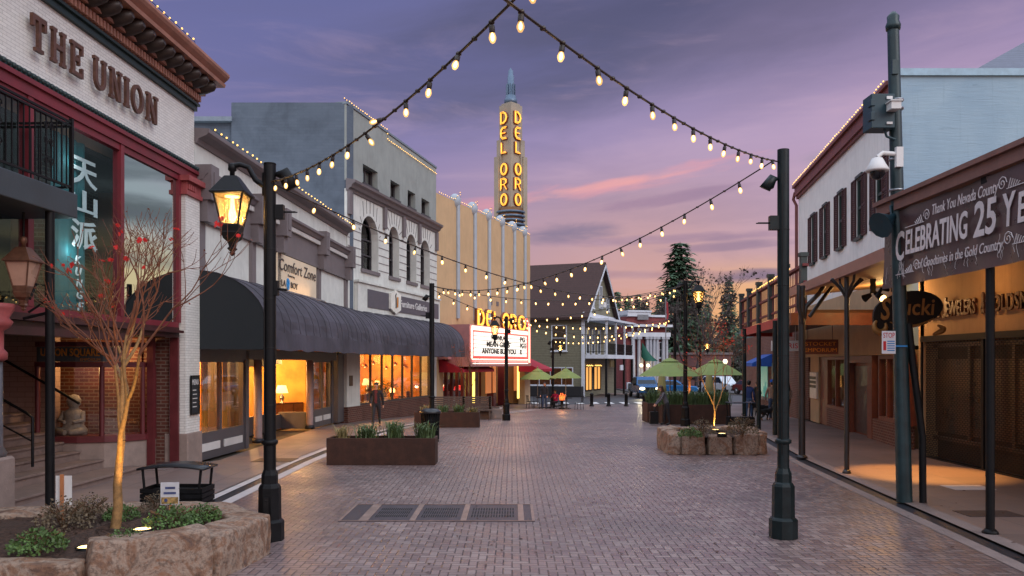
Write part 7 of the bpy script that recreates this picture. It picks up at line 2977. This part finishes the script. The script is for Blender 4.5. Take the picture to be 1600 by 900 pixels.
for sx_ in (-.7, .7):
    lamp((at(1006, D) + sx_, D - 3.0, .26), 160, (1, .85, .5), .1, 'SPOT', rot=(0, -1, -.12), spot=R(70))
car('parked_car', 'blue saloon car half hidden behind the largest umbrella', at(1056, 78), 79, 1.3, ('saloon_blue', C(40, 110, 170)), 'sedan', True)
car('parked_car', 'white estate car parked before the plum brown building', at(1127, 84), 84, .5, ('car_white', C(196, 204, 212)), 'suv', True)
car('parked_car', 'dark red car with amber lamps right of the white car', at(1176, 80), 80, .35, ('car_red', C(110, 40, 40)), 'sedan')
# ================================================================ people and dogs
def skin_mesh(name, V, E, rad, mats, pick, sub=2):
    me = bpy.data.meshes.new(name)
    me.from_pydata([Vector(v) for v in V], E, [])
    o = bpy.data.objects.new(name, me)
    COL.objects.link(o)
    o.modifiers.new('skin', 'SKIN')
    for i, sv in enumerate(me.skin_vertices[0].data):
        rr = rad[i]
        sv.radius = rr if isinstance(rr, tuple) else (rr, rr)
        sv.use_root = (i == 0)
    s_ = o.modifiers.new('sub', 'SUBSURF')
    s_.levels = s_.render_levels = sub
    m2 = bpy.data.meshes.new_from_object(o.evaluated_get(bpy.context.evaluated_depsgraph_get()))
    bpy.data.objects.remove(o)
    for m in mats:
        m2.materials.append(m)
    for p in m2.polygons:
        p.use_smooth = True
        c = p.center
        best, bi = 1e9, 0
        for (a, b2) in E:
            A, B2 = Vector(V[a]), Vector(V[b2])
            t = max(0, min(1, (c - A).dot(B2 - A) / max(1e-9, (B2 - A).length_squared)))
            ra, rb = [(r_[0] if isinstance(r_, tuple) else r_) for r_ in (rad[a], rad[b2])]
            d = (c - A.lerp(B2, t)).length - (ra + (rb - ra) * t)
            if d < best:
                best, bi, bt_ = d, (a, b2), t
        p.material_index = pick(bi, bt_, c)
    return m2
SKIN = mk('skin', C(196, 140, 112), .55, 0, .06, 10)
def person(label, X, Y, rz, h=1.72, top=C(30, 30, 34), legs=C(30, 32, 40), shoe=C(30, 26, 24), hair=C(40, 28, 22), hat=None, lean=0.0, step=.12, armL=(.24, .02, .78), armR=(-.24, .02, .78), seat=0.0, z=None, extra=None, longhair=False, skirt=False, shirt=None):
    """one continuous body facing +y before rotation; arms given as hand targets"""
    z = zg(Y) if z is None else z
    r = thing('person', label, 'person', (X, Y, z), rz)
    s = h / 1.72
    py_, ph = 0, .93 - seat
    def up(t, fwd=0.0):
        return (0, py_ + lean * t + fwd, ph + t * (1 - .35 * abs(lean)))
    V = [(0, py_, ph)]
    rad = [(.15, .12)]
    E = []
    def add(v, rr, pa):
        V.append(v)
        rad.append(rr)
        E.append((pa, len(V) - 1))
        return len(V) - 1
    sp = add(up(.20), (.135, .105), 0)
    ch_ = add(up(.40), (.165, .115), sp)
    nb = add(up(.53), (.075, .07), ch_)
    nk = add(up(.60, .01), (.055, .055), nb)
    hd0 = add(up(.665, .02), (.072, .082), nk)
    hd1 = add(up(.73, .02), (.082, .098), hd0)
    hd2 = add(up(.79, .01), (.06, .07), hd1)
    tags = {}
    for sx_, tgt in ((1, armL), (-1, armR)):
        sh_ = up(.48)
        a = add((sx_ * .17, sh_[1], sh_[2]), .062, ch_)
        T = Vector(tgt)
        S0 = Vector((sx_ * .19, sh_[1], sh_[2]))
        dv = T - S0
        l = min(dv.length, .56)
        T = S0 + dv.normalized() * l
        bend = math.sqrt(max(0, .285 ** 2 - (l / 2) ** 2))
        el_ = (S0 + T) / 2 + Vector((sx_ * .5, -.8, -.1)).normalized() * bend
        e = add(tuple(el_), .046, a)
        w_ = add(tuple(T), .034, e)
        hnd = T + (T - el_).normalized() * .06
        ha = add(tuple(hnd), (.042, .022), w_)
        fb = (T - el_).normalized()
        sd = fb.cross(Vector((1, 0, 0))).normalized()
        for k in range(4):
            f1 = add(tuple(hnd + fb * (.05 + .008 * (k in (1, 2))) + sd * (.022 * (k - 1.5)) + Vector((0, .01, -.008))), .010, ha)
        add(tuple(hnd + fb * .0 + sd * .05 + Vector((0, .02, 0))), .011, ha)
        tags[sx_] = (a, e, w_, ha)
    lg = {}
    for sx_ in (1, -1):
        st_ = step * sx_
        hp = add((sx_ * .095, py_, ph - .06), .098, 0)
        if seat:
            kn = add((sx_ * .11, .42, ph - .02), .062, hp)
            an = add((sx_ * .11, .40, .09), .042, kn)
        else:
            kn = add((sx_ * .10, st_ * .55 + .03, .49), .068, hp)
            an = add((sx_ * .10, st_, .085 + max(0, -st_) * .1), .042, kn)
        a_ = V[an]
        to = add((a_[0] + sx_ * .015, a_[1] + .09, .04), (.042, .035), an)
        to2 = add((a_[0] + sx_ * .02, a_[1] + .16, .032), (.036, .026), to)
        lg[sx_] = (hp, kn, an, to, to2)
    feet = {i for v in lg.values() for i in v[3:]}
    hands = {i for i in range(len(V)) if any(i >= t_[3] and i <= t_[3] + 5 for t_ in tags.values())}
    heads = {nk, hd0, hd1, hd2}
    legset = {i for v in lg.values() for i in v[:3]}
    mats = [SKIN, mk('cloth_%d_%d_%d' % tuple(int(255 * c) for c in top[:3]), top, .8, 0, .15, 12), mk('cloth_%d_%d_%d' % tuple(int(255 * c) for c in legs[:3]), legs, .8, 0, .15, 12), mk('cloth_%d_%d_%d' % tuple(int(255 * c) for c in shoe[:3]), shoe, .6), mk('cloth_%d_%d_%d' % tuple(int(255 * c) for c in (shirt or top)[:3]), shirt or top, .8)]
    def pick(e, t, c):
        if e[1] in heads or e[1] in hands:
            return 0 if not (e[1] == nk and t < .3) else 1
        if e[1] in feet or (e[1] in legset and e[0] in legset and c.z < .1):
            return 3
        if e[1] in legset or (e[1] == sp and t < .12):
            return 2
        if shirt and abs(c.x) < .05 and c.y > .05 and e[1] in (sp, ch_, nb):
            return 4
        return 1
    me = skin_mesh('body', V, E, rad, mats, pick)
    o = bpy.data.objects.new('body', me)
    COL.objects.link(o)
    o.parent = r
    o.scale = (s, s, s)
    hc = Vector(V[hd1])
    b = MB(Matrix.Scale(s, 4))
    b.ball((hc.x, hc.y + .095, hc.z - .02), (.014, .02, .022), 6, 4)
    for sx_ in (-1, 1):
        b.ball((hc.x + sx_ * .082, hc.y, hc.z - .01), (.012, .02, .032), 6, 4)
    b.build('nose_and_ears', SKIN, r)
    b = MB(Matrix.Scale(s, 4))
    for sx_ in (-1, 1):
        b.ball((hc.x + sx_ * .032, hc.y + .086, hc.z + .012), (.012, .008, .008), 6, 4)
    b.box(hc.x - .022, hc.x + .022, hc.y + .084, hc.y + .092, hc.z - .058, hc.z - .05)
    b.build('face', mk('face_dark', C(70, 40, 36), .6), r)
    b = MB(Matrix.Scale(s, 4))
    if hat:
        b.ball((hc.x, hc.y - .005, hc.z + .055), (.1, .115, .09), 12, 8)
        b.lathe([(.1, hc.z + .03), (.106, hc.z + .035), (.106, hc.z + .075), (.1, hc.z + .08)], (hc.x, hc.y, 0), 14, 0, True, 0, 1, 1.12)
        b.build('knit_hat', mk('knit_blue', hat, .9, 0, .15, 12), r)
        b = MB(Matrix.Scale(s, 4))
        b.ball((hc.x, hc.y - .05, hc.z - .03), (.085, .07, .09), 10, 7)
    else:
        b.ball((hc.x, hc.y - .025, hc.z + .035), (.096, .10, .092), 12, 8)
        b.ball((hc.x, hc.y - .055, hc.z - .01), (.09, .07, .1), 10, 7)
    if longhair:
        b.tube([(hc.x, hc.y - .05, hc.z), (hc.x, hc.y - .09, hc.z - .15), (hc.x, hc.y - .10, hc.z - .3)], [.08, .085, .04], 8)
    b.build('hair', mk('hair_%d' % int(255 * hair[0]), hair, .6, 0, .2, 20), r)
    if skirt:
        b = MB(Matrix.Scale(s, 4))
        b.lathe([(.17, ph + .1), (.2, ph - .1), (.25, .35)], (0, py_, 0), 14)
        b.build('long_coat', mats[1], r)
    if extra:
        extra(r, s)
    return r
p = gp(588, 667)
person('bearded man in a dark jacket over a maroon shirt walking past the shop window', p.x, p.y, PI, 1.72, C(26, 26, 30), C(36, 34, 40), C(96, 60, 44), C(40, 26, 22), None, 0.04, .24, (.19, .20, .92), (-.26, -.10, .84), shirt=C(96, 36, 40))
def woman_bag(r, s):
    b = MB()
    b.box(-.16, .16, .38, .72, .05, .55).tube([(-.1, .5, .55), (-.1, .52, .78), (.1, .52, .78), (.1, .5, .55)], .02, 6)
    b.build('bag', black, r)
p = gp(1029, 664)
person('woman in a grey jacket bending forward over a dark bag by the planter', p.x + .35, p.y, PI / 2, 1.66, C(86, 84, 90), C(30, 28, 32), C(24, 22, 24), C(70, 48, 36), None, .36, .1, (.18, .50, .84), (-.16, .54, .80), extra=woman_bag, longhair=True)
person('woman in dark clothes with long hair standing by the cafe table', at(851, 55.2), 55.2, PI * .9, 1.74, C(30, 30, 36), C(46, 62, 90), C(24, 22, 24), C(46, 30, 24), None, .03, .08, (.22, .22, .9), (-.22, .15, .85), longhair=True)
person('person in a pink top seated at the cafe table', at(868, 56.8), 56.8, PI * .8, 1.66, C(190, 40, 90), C(40, 40, 48), C(24, 22, 24), C(50, 34, 26), None, .05, 0, (.2, .3, .74), (-.2, .3, .74), seat=.45)
p = gp(1180, 658)
person('person in a navy jacket with red stripe walking beside the green post', p.x, p.y + 1, -.4, 1.74, C(30, 48, 96), C(60, 84, 120), C(60, 52, 48), C(30, 22, 20), None, .02, .14, (.23, .08, .82), (-.23, .1, .82), z=.03 + zg(p.y), shirt=C(150, 40, 50))
p = gp(1205, 657)
person('person in a tan jacket and bright blue knit hat walking dogs', p.x + .05, p.y, -.2, 1.78, C(150, 122, 104), C(52, 66, 92), C(150, 120, 96), C(36, 26, 22), C(20, 90, 190), .02, .1, (.24, .16, .85), (-.26, .2, .9), z=.03 + zg(p.y))
p = gp(1231, 655)
person('woman in a pale top and mustard trousers at the shop front', p.x, p.y, .5, 1.66, C(196, 176, 166), C(150, 98, 40), C(40, 30, 26), C(40, 26, 22), None, .02, .08, (.22, .14, .9), (-.22, .14, .9), z=.03 + zg(p.y), longhair=True, shirt=C(170, 50, 40))
p = gp(1186, 650)
person('person in black standing far along the red brick shop', at(1183, 50), 50, .3, 1.74, C(24, 22, 26), C(28, 26, 32), C(20, 20, 20), C(26, 20, 18), None, 0, .08, z=zg(50) + .03)
person('person in dark coat farthest along the right pavement', at(1196, 54), 54, .1, 1.74, C(60, 40, 40), C(28, 26, 32), C(20, 20, 20), C(26, 20, 18), None, 0, .08, z=zg(54) + .03)
def dog(label, X, Y, rz, s, m1, m2, z):
    r = thing('dog', label, 'dog', (X, Y, z), rz, None)
    V = [(0, -.02, .52), (0, .22, .52), (0, .34, .60), (0, .42, .70), (0, .50, .74), (0, .62, .70), (0, -.24, .54), (0, -.38, .56), (0, -.52, .66), (0, -.60, .78)]
    rad = [.115, .135, .10, .075, .085, .04, .11, .04, .03, .015]
    E = [(0, 1), (1, 2), (2, 3), (3, 4), (4, 5), (0, 6), (6, 7), (7, 8), (8, 9)]
    def add(v, rr, pa):
        V.append(v)
        rad.append(rr)
        E.append((pa, len(V) - 1))
        return len(V) - 1
    for sx_ in (-1, 1):
        a = add((sx_ * .09, .24, .40), .06, 1)
        a = add((sx_ * .09, .22 + sx_ * .05, .20), .034, a)
        a = add((sx_ * .09, .23 + sx_ * .08, .04), .028, a)
        add((sx_ * .09, .28 + sx_ * .08, .025), .028, a)
        a = add((sx_ * .085, -.22, .40), .075, 6)
        a = add((sx_ * .09, -.14 - sx_ * .04, .27), .045, a)
        a = add((sx_ * .09, -.30 - sx_ * .05, .17), .028, a)
        a = add((sx_ * .09, -.27 - sx_ * .05, .04), .026, a)
        add((sx_ * .09, -.22 - sx_ * .05, .025), .028, a)
        add((sx_ * .07, .47, .80), .02, 4)
    me = skin_mesh('body', V, E, rad, [m1, m2], lambda e, t, c: 1 if (c.z < .14 or (e[1] == 5 and t > .3) or (c.y > .28 and c.z < .5)) else 0)
    o = bpy.data.objects.new('body', me)
    COL.objects.link(o)
    o.parent = r
    o.scale = (s, s, s)
    return r
fur1, fur2, fur3 = mk('black_fur', C(30, 26, 28), .9, 0, .3, 14), mk('white_fur', C(150, 140, 132), .9, 0, .2, 14), mk('tan_fur', C(140, 96, 66), .9, 0, .3, 14)
p = gp(1181, 656)
dog('larger black dog with pale paws walking by the green post', p.x + .15, p.y - .4, 1.9, 1.1, fur1, fur2, .03 + zg(p.y))
p = gp(1197, 658)
dog('smaller black and tan dog beside the person in a blue hat', p.x, p.y, -1.2, .85, fur1, fur3, .03 + zg(p.y))

# ================================================================ things inside the lit shops
def table_lamp(label, q, zz, sc=1.0, pw=14):
    r = thing('table_lamp', label, 'lamp', (q.x, q.y, zz))
    b = MB(Matrix.Scale(sc, 4))
    b.lathe([(.10, 0), (.1, .03), (.04, .06), (.09, .16), (.09, .22), (.03, .32), (.015, .42)], (0, 0, 0), 12)
    b.build('base', chrome, r)
    b = MB(Matrix.Scale(sc, 4))
    b.lathe([(.22, .36), (.14, .62)], (0, 0, 0), 16)
    b.build('shade', emis('lamp_shade_glow', (1, .62, .25, 1), 2.2), r)
def sideboard(label, q, rz, w_, h, m=woodd):
    r = thing('sideboard', label, 'sideboard', (q.x, q.y, .03), rz)
    b = MB()
    b.box(-w_ / 2, w_ / 2, -.22, .22, .12, h)
    b.build('body', m, r, .01)
    for x in (-w_ / 2 + .06, w_ / 2 - .06):
        for y in (-.18, .18):
            b = MB()
            b.tube([(x, y, 0), (x, y, .13)], .025, 6)
            b.build('leg', m, r)
    b = MB()
    for i in range(3):
        b.box(-w_ / 2 + .04 + i * w_ / 3, -w_ / 2 + w_ / 3 - .02 + i * w_ / 3, -.235, -.221, .18, h - .06)
    b.build('drawer_front', mk('walnut', C(110, 70, 44), .4, 0, .2, 5), r)
def picture(label, q, rz, z0, w_, h, c):
    r = thing('framed_picture', label, 'picture', (q.x, q.y, z0), rz)
    b = MB()
    b.frame(-w_ / 2, w_ / 2, 0, h, .05, -.04, 0)
    b.build('frame', black, r)
    b = MB()
    b.box(-w_ / 2 + .05, w_ / 2 - .05, -.02, -.005, .05, h - .05)
    b.build('print', mk(c[0], c[1], .7, 0, .5, 3), r)
def armchair(label, q, rz, m):
    r = thing('armchair', label, 'armchair', (q.x, q.y, .03), rz)
    b = MB()
    b.box(-.3, .3, -.32, .25, .28, .46)
    b.build('seat', m, r, .04)
    b = MB()
    b.box(-.4, .4, .25, .42, .2, .95)
    b.build('backrest', m, r, .05)
    for s_ in (-1, 1):
        b = MB()
        b.box(s_ * .3, s_ * .42, -.34, .25, .12, .62)
        b.build('armrest', m, r, .04)
    for x in (-.36, .36):
        for y in (-.28, .36):
            b = MB()
            b.tube([(x, y, 0), (x, y, .2)], .022, 6)
            b.build('leg', woodd, r)
sofa_m = mk('linen', C(190, 160, 120), .8, 0, .1, 8)
q = L2.w(L2.U(452, 2.2), 2.4)
sideboard('low wooden sideboard behind the recessed shop window', q, L2.rz - .6, 1.6, .8)
table_lamp('glowing table lamp on the sideboard in the recessed shop window', L2.w(L2.U(444, 2.2), 2.3), .83, 1.2)
picture('tall framed botanical picture in the recessed shop window', L2.w(L2.U(456, 4.5), 5.0), L2.rz - 1.2, 1.3, .9, 1.2, ('sepia_print', C(180, 150, 100)))
picture('narrow framed picture left of the botanical one', L2.w(L2.U(439, 4.5), 5.2), L2.rz - 1.2, 1.3, .5, 1.1, ('grey_print', C(150, 140, 120)))
for i, (px_, y_) in enumerate(((330, 3.0), (372, 3.6))):
    q = L2.w(L2.U(px_, y_), y_)
    sideboard(('dark narrow console table in the first shop window', 'dark console table deeper in the first shop window')[i], q, L2.rz, 1.1, .75)
table_lamp('small glowing lamp left in the first shop window', L2.w(L2.U(352, 4), 4), 1.5, .8)
table_lamp('small glowing lamp right in the first shop window', L2.w(L2.U(372, 4.2), 4.2), 1.5, .8)
for i, (px_, y_, lab) in enumerate(((574, 2.0, 'large glowing table lamp left in the grey building window'), (590, 3.2, 'glowing table lamp behind the walking man'), (632, 2.6, 'glowing table lamp right of the window centre'), (652, 3.4, 'small glowing lamp at the right end of the grey building window'))):
    q = L3.w(L3.U(px_, y_), y_)
    sideboard(('wooden sideboard left in the grey building window', 'wooden sideboard behind the walking man', 'wooden sideboard right of the window centre', 'wooden sideboard at the right end of the grey building window')[i], q, L3.rz, 1.3, .85)
    table_lamp(lab, q, .88, (1.3, 1.0, 1.0, .8)[i])
for i, (px_, y_, lab) in enumerate(((606, 1.6, 'linen armchair in the grey building window by the man'), (622, 1.9, 'dark armchair in the middle of the grey building window'), (645, 1.7, 'linen armchair near the right pier of the grey building'))):
    armchair(lab, L3.w(L3.U(px_, y_), y_), L3.rz + .5, sofa_m if i != 1 else awn)
for i, px_ in enumerate((568, 600, 640)):
    picture(('framed picture at the left of the grey building showroom', 'framed picture in the middle of the grey building showroom', 'framed picture at the right of the grey building showroom')[i], L3.w(L3.U(px_, 5.2), 5.44), L3.rz, 1.4, .9, .8, ('sepia_print', C(180, 150, 100)))
r = thing('potted_palm', 'potted palm with arching fronds in the grey building window', 'plant', (*L3.w(L3.U(597, 1.2), 1.2).xy, .03))
b = MB()
b.lathe([(.15, 0), (.2, .35), (.18, .36)], (0, 0, 0), 14)
b.build('pot', stone, r)
g = random.Random(9)
b = MB()
for i in range(13):
    a = i * .48 + g.uniform(-.1, .1)
    pts = [Vector((math.cos(a) * t * .75, math.sin(a) * t * .75, .35 + 1.75 * t - .7 * t * t * g.uniform(.8, 1.3))) for t in [k / 8 for k in range(9)]]
    b.tube(pts, .012, 4)
    for k in range(2, 9):
        for s_ in (-1, 1):
            n_ = Vector((-math.sin(a), math.cos(a), -.3)) * s_ * .26
            b.add([pts[k], pts[k] + n_ * .5 + Vector((0, 0, .03)), pts[k] + n_ + (pts[k] - pts[k - 1]) * .8], [(0, 1, 2)])
b.build('fronds', leafg, r)
# chalkboard and picture on the corner building's pilaster
q = L1.w((L1.U(283) + UE) / 2, -.17)
r = thing('chalkboard', 'black chalkboard menu with white handwriting hung on the tiled pilaster', 'sign', (q.x - .0, q.y, 1.25), L1.rz)
b = MB()
b.frame(-.25, .25, 0, .95, .03, -.03, .0)
b.build('frame', black, r)
b = MB()
b.box(-.22, .22, -.015, .0, .03, .92)
bd = b.build('board', mk('slate_board', C(30, 34, 38), .7, 0, .2, 6), r)
b = MB()
b.text('MENU', -.18, .72, .36, .13, -.018, .004)
for i in range(5):
    b.box(-.15, .05 + .03 * (i % 3), -.021, -.016, .58 - i * .1, .60 - i * .1)
b.build('chalk', white, bd)
# wall lantern on the corner building
r = thing('wall_lantern', 'unlit copper toned lantern on a bracket below the balcony', 'lantern', (-7.72, 13.15, 0))
lan = lantern(r, (0, 0, 4.48), .90, False, mk('aged_copper', C(116, 80, 62), .5, .4, .2, 8))
b = MB()
b.tube([(.08, .0, 3.30), (.38, .0, 3.5), (.36, 0, 3.72), (.2, 0, 3.75), (.1, 0, 3.5)], .02, 6)
b.tube([(0, 0, 3.2), (.45, -.05, 3.3)], .025, 6)
b.tube([(0, 0, 4.48), (0, 0, 4.88)], .02, 6)
b.build('bracket', black, r)

# showroom furnishings close to the glass of the grey building
def bookcase(label, q, rz, w_, h):
    r = thing('bookcase', label, 'bookcase', (q.x, q.y, .03), rz)
    b = MB()
    b.box(-w_ / 2, -w_ / 2 + .04, -.18, .18, 0, h).box(w_ / 2 - .04, w_ / 2, -.18, .18, 0, h).box(-w_ / 2, w_ / 2, .16, .18, 0, h)
    b.build('frame', woodd, r)
    g = random.Random(int(w_ * 100 + h * 37 + q.x * 10))
    for i in range(5):
        b = MB()
        z = .1 + i * (h - .14) / 4
        b.box(-w_ / 2 + .04, w_ / 2 - .04, -.17, .16, z, z + .03)
        b.build('shelf', woodd, r)
        if i < 4:
            b = MB()
            x = -w_ / 2 + .08
            while x < w_ / 2 - .15:
                ww, hh = g.uniform(.04, .14), g.uniform(.12, .3)
                if g.random() < .7:
                    b.box(x, x + ww, -.12, .1, z + .03, z + .03 + hh, g.randrange(3))
                x += ww + g.uniform(.01, .08)
            b.build('shelf_goods', [sofa_m, stone, woodr], r)
for i, (px_, y_, lab) in enumerate(((581, 4.6, 'tall bookcase deep in the grey building showroom, left'), (613, 3.8, 'tall bookcase behind the showroom armchairs'), (636, 4.4, 'tall bookcase right of the showroom middle'), (660, 3.2, 'tall bookcase at the right end of the showroom'))):
    bookcase(lab, L3.w(L3.U(px_, y_), y_), L3.rz, 1.3, 2.2)
def pendant(label, q, zc):
    r = thing('pendant_lamp', label, 'lamp', (q.x, q.y, zc), 0, None)
    b = MB()
    b.tube([(0, 0, .15), (0, 0, 2.98 - zc)], .01, 5)
    b.build('cord', black, r)
    b = MB()
    b.lathe([(.05, .16), (.17, .0), (.16, .0)], (0, 0, 0), 14)
    b.build('shade', gold, r)
    b = MB()
    b.ball((0, 0, .03), .06, 8, 6)
    b.build('bulb', bulbhot, r)
for i, (px_, y_, z) in enumerate(((570, 1.6, 2.3), (583, 1.3, 2.45), (603, 1.5, 2.2), (617, 1.3, 2.4), (630, 1.6, 2.3), (648, 1.3, 2.4), (662, 1.6, 2.35))):
    pendant(('pendant lamp at the left edge of the showroom glass', 'pendant lamp over the walking man', 'low pendant lamp beside the potted palm', 'pendant lamp over the dark armchair', 'pendant lamp in the right half of the showroom', 'pendant lamp above the linen armchair on the right', 'pendant lamp nearest the right pier of the showroom')[i], L3.w(L3.U(px_, y_), y_), z)
for i, (px_, y_) in enumerate(((573, .9), (628, 1.0), (655, 1.0))):
    armchair(('dark high backed chair at the left of the showroom glass', 'dark chair close to the showroom glass, right of the man', 'dark chair close to the showroom glass at its right end')[i], L3.w(L3.U(px_, y_), y_), L3.rz + PI + .3 * i, mk('brown_leather', C(70, 44, 32), .45, 0, .2, 5))


# every piece that could be pointed at on its own becomes a part of its own
def split_parts(names, gap=.12):
    for o in list(COL.objects):
        if o.type != 'MESH' or o.name.split('.')[0] not in names or o.modifiers:
            continue
        me = o.data
        n_ = len(me.vertices)
        par = list(range(n_))
        def find(i):
            while par[i] != i:
                par[i] = par[par[i]]
                i = par[i]
            return i
        for p in me.polygons:
            r0 = find(p.vertices[0])
            for v in p.vertices[1:]:
                par[find(v)] = r0
        boxes = {}
        for v in me.vertices:
            bb = boxes.setdefault(find(v.index), [list(v.co), list(v.co)])
            for k in range(3):
                bb[0][k] = min(bb[0][k], v.co[k])
                bb[1][k] = max(bb[1][k], v.co[k])
        ks = list(boxes)
        grp = {k: k for k in ks}
        def f2(k):
            while grp[k] != k:
                k = grp[k]
            return k
        for i, a in enumerate(ks):
            for c in ks[i + 1:]:
                A, B2 = boxes[a], boxes[c]
                if all(A[0][k] - gap <= B2[1][k] and B2[0][k] - gap <= A[1][k] for k in range(3)):
                    grp[f2(a)] = f2(c)
        sets = {}
        for p in me.polygons:
            sets.setdefault(f2(find(p.vertices[0])), []).append(p)
        if len(sets) < 2:
            continue
        for i, ps in enumerate(sets.values()):
            mp, vs, fs = {}, [], []
            for p in ps:
                f = []
                for v in p.vertices:
                    if v not in mp:
                        mp[v] = len(vs)
                        vs.append(tuple(me.vertices[v].co))
                    f.append(mp[v])
                fs.append(f)
            m2 = bpy.data.meshes.new(me.name)
            m2.from_pydata(vs, [], fs)
            for m in me.materials:
                m2.materials.append(m)
            m2.polygons.foreach_set('material_index', [p.material_index for p in ps])
            m2.polygons.foreach_set('use_smooth', [p.use_smooth for p in ps])
            m2.update()
            if i == 0:
                o.data = m2
            else:
                q = o.copy()
                q.data = m2
                COL.objects.link(q)
split_parts({'balcony_post', 'porch_post', 'poster_case', 'yellow_neon_tube', 'bulkhead_panel', 'globe_light', 'brick_base', 'fin', 'wall_vent', 'hood_post', 'handrail', 'pole_fitting', 'lobby_poster', 'door_frame', 'railing_post', 'curtain', 'horn_speaker', 'crack_print', 'letter_plate', 'raised_lettering', 'shop_window', 'bracket', 'shopfront', 'reader_lettering', 'sign_lettering'})
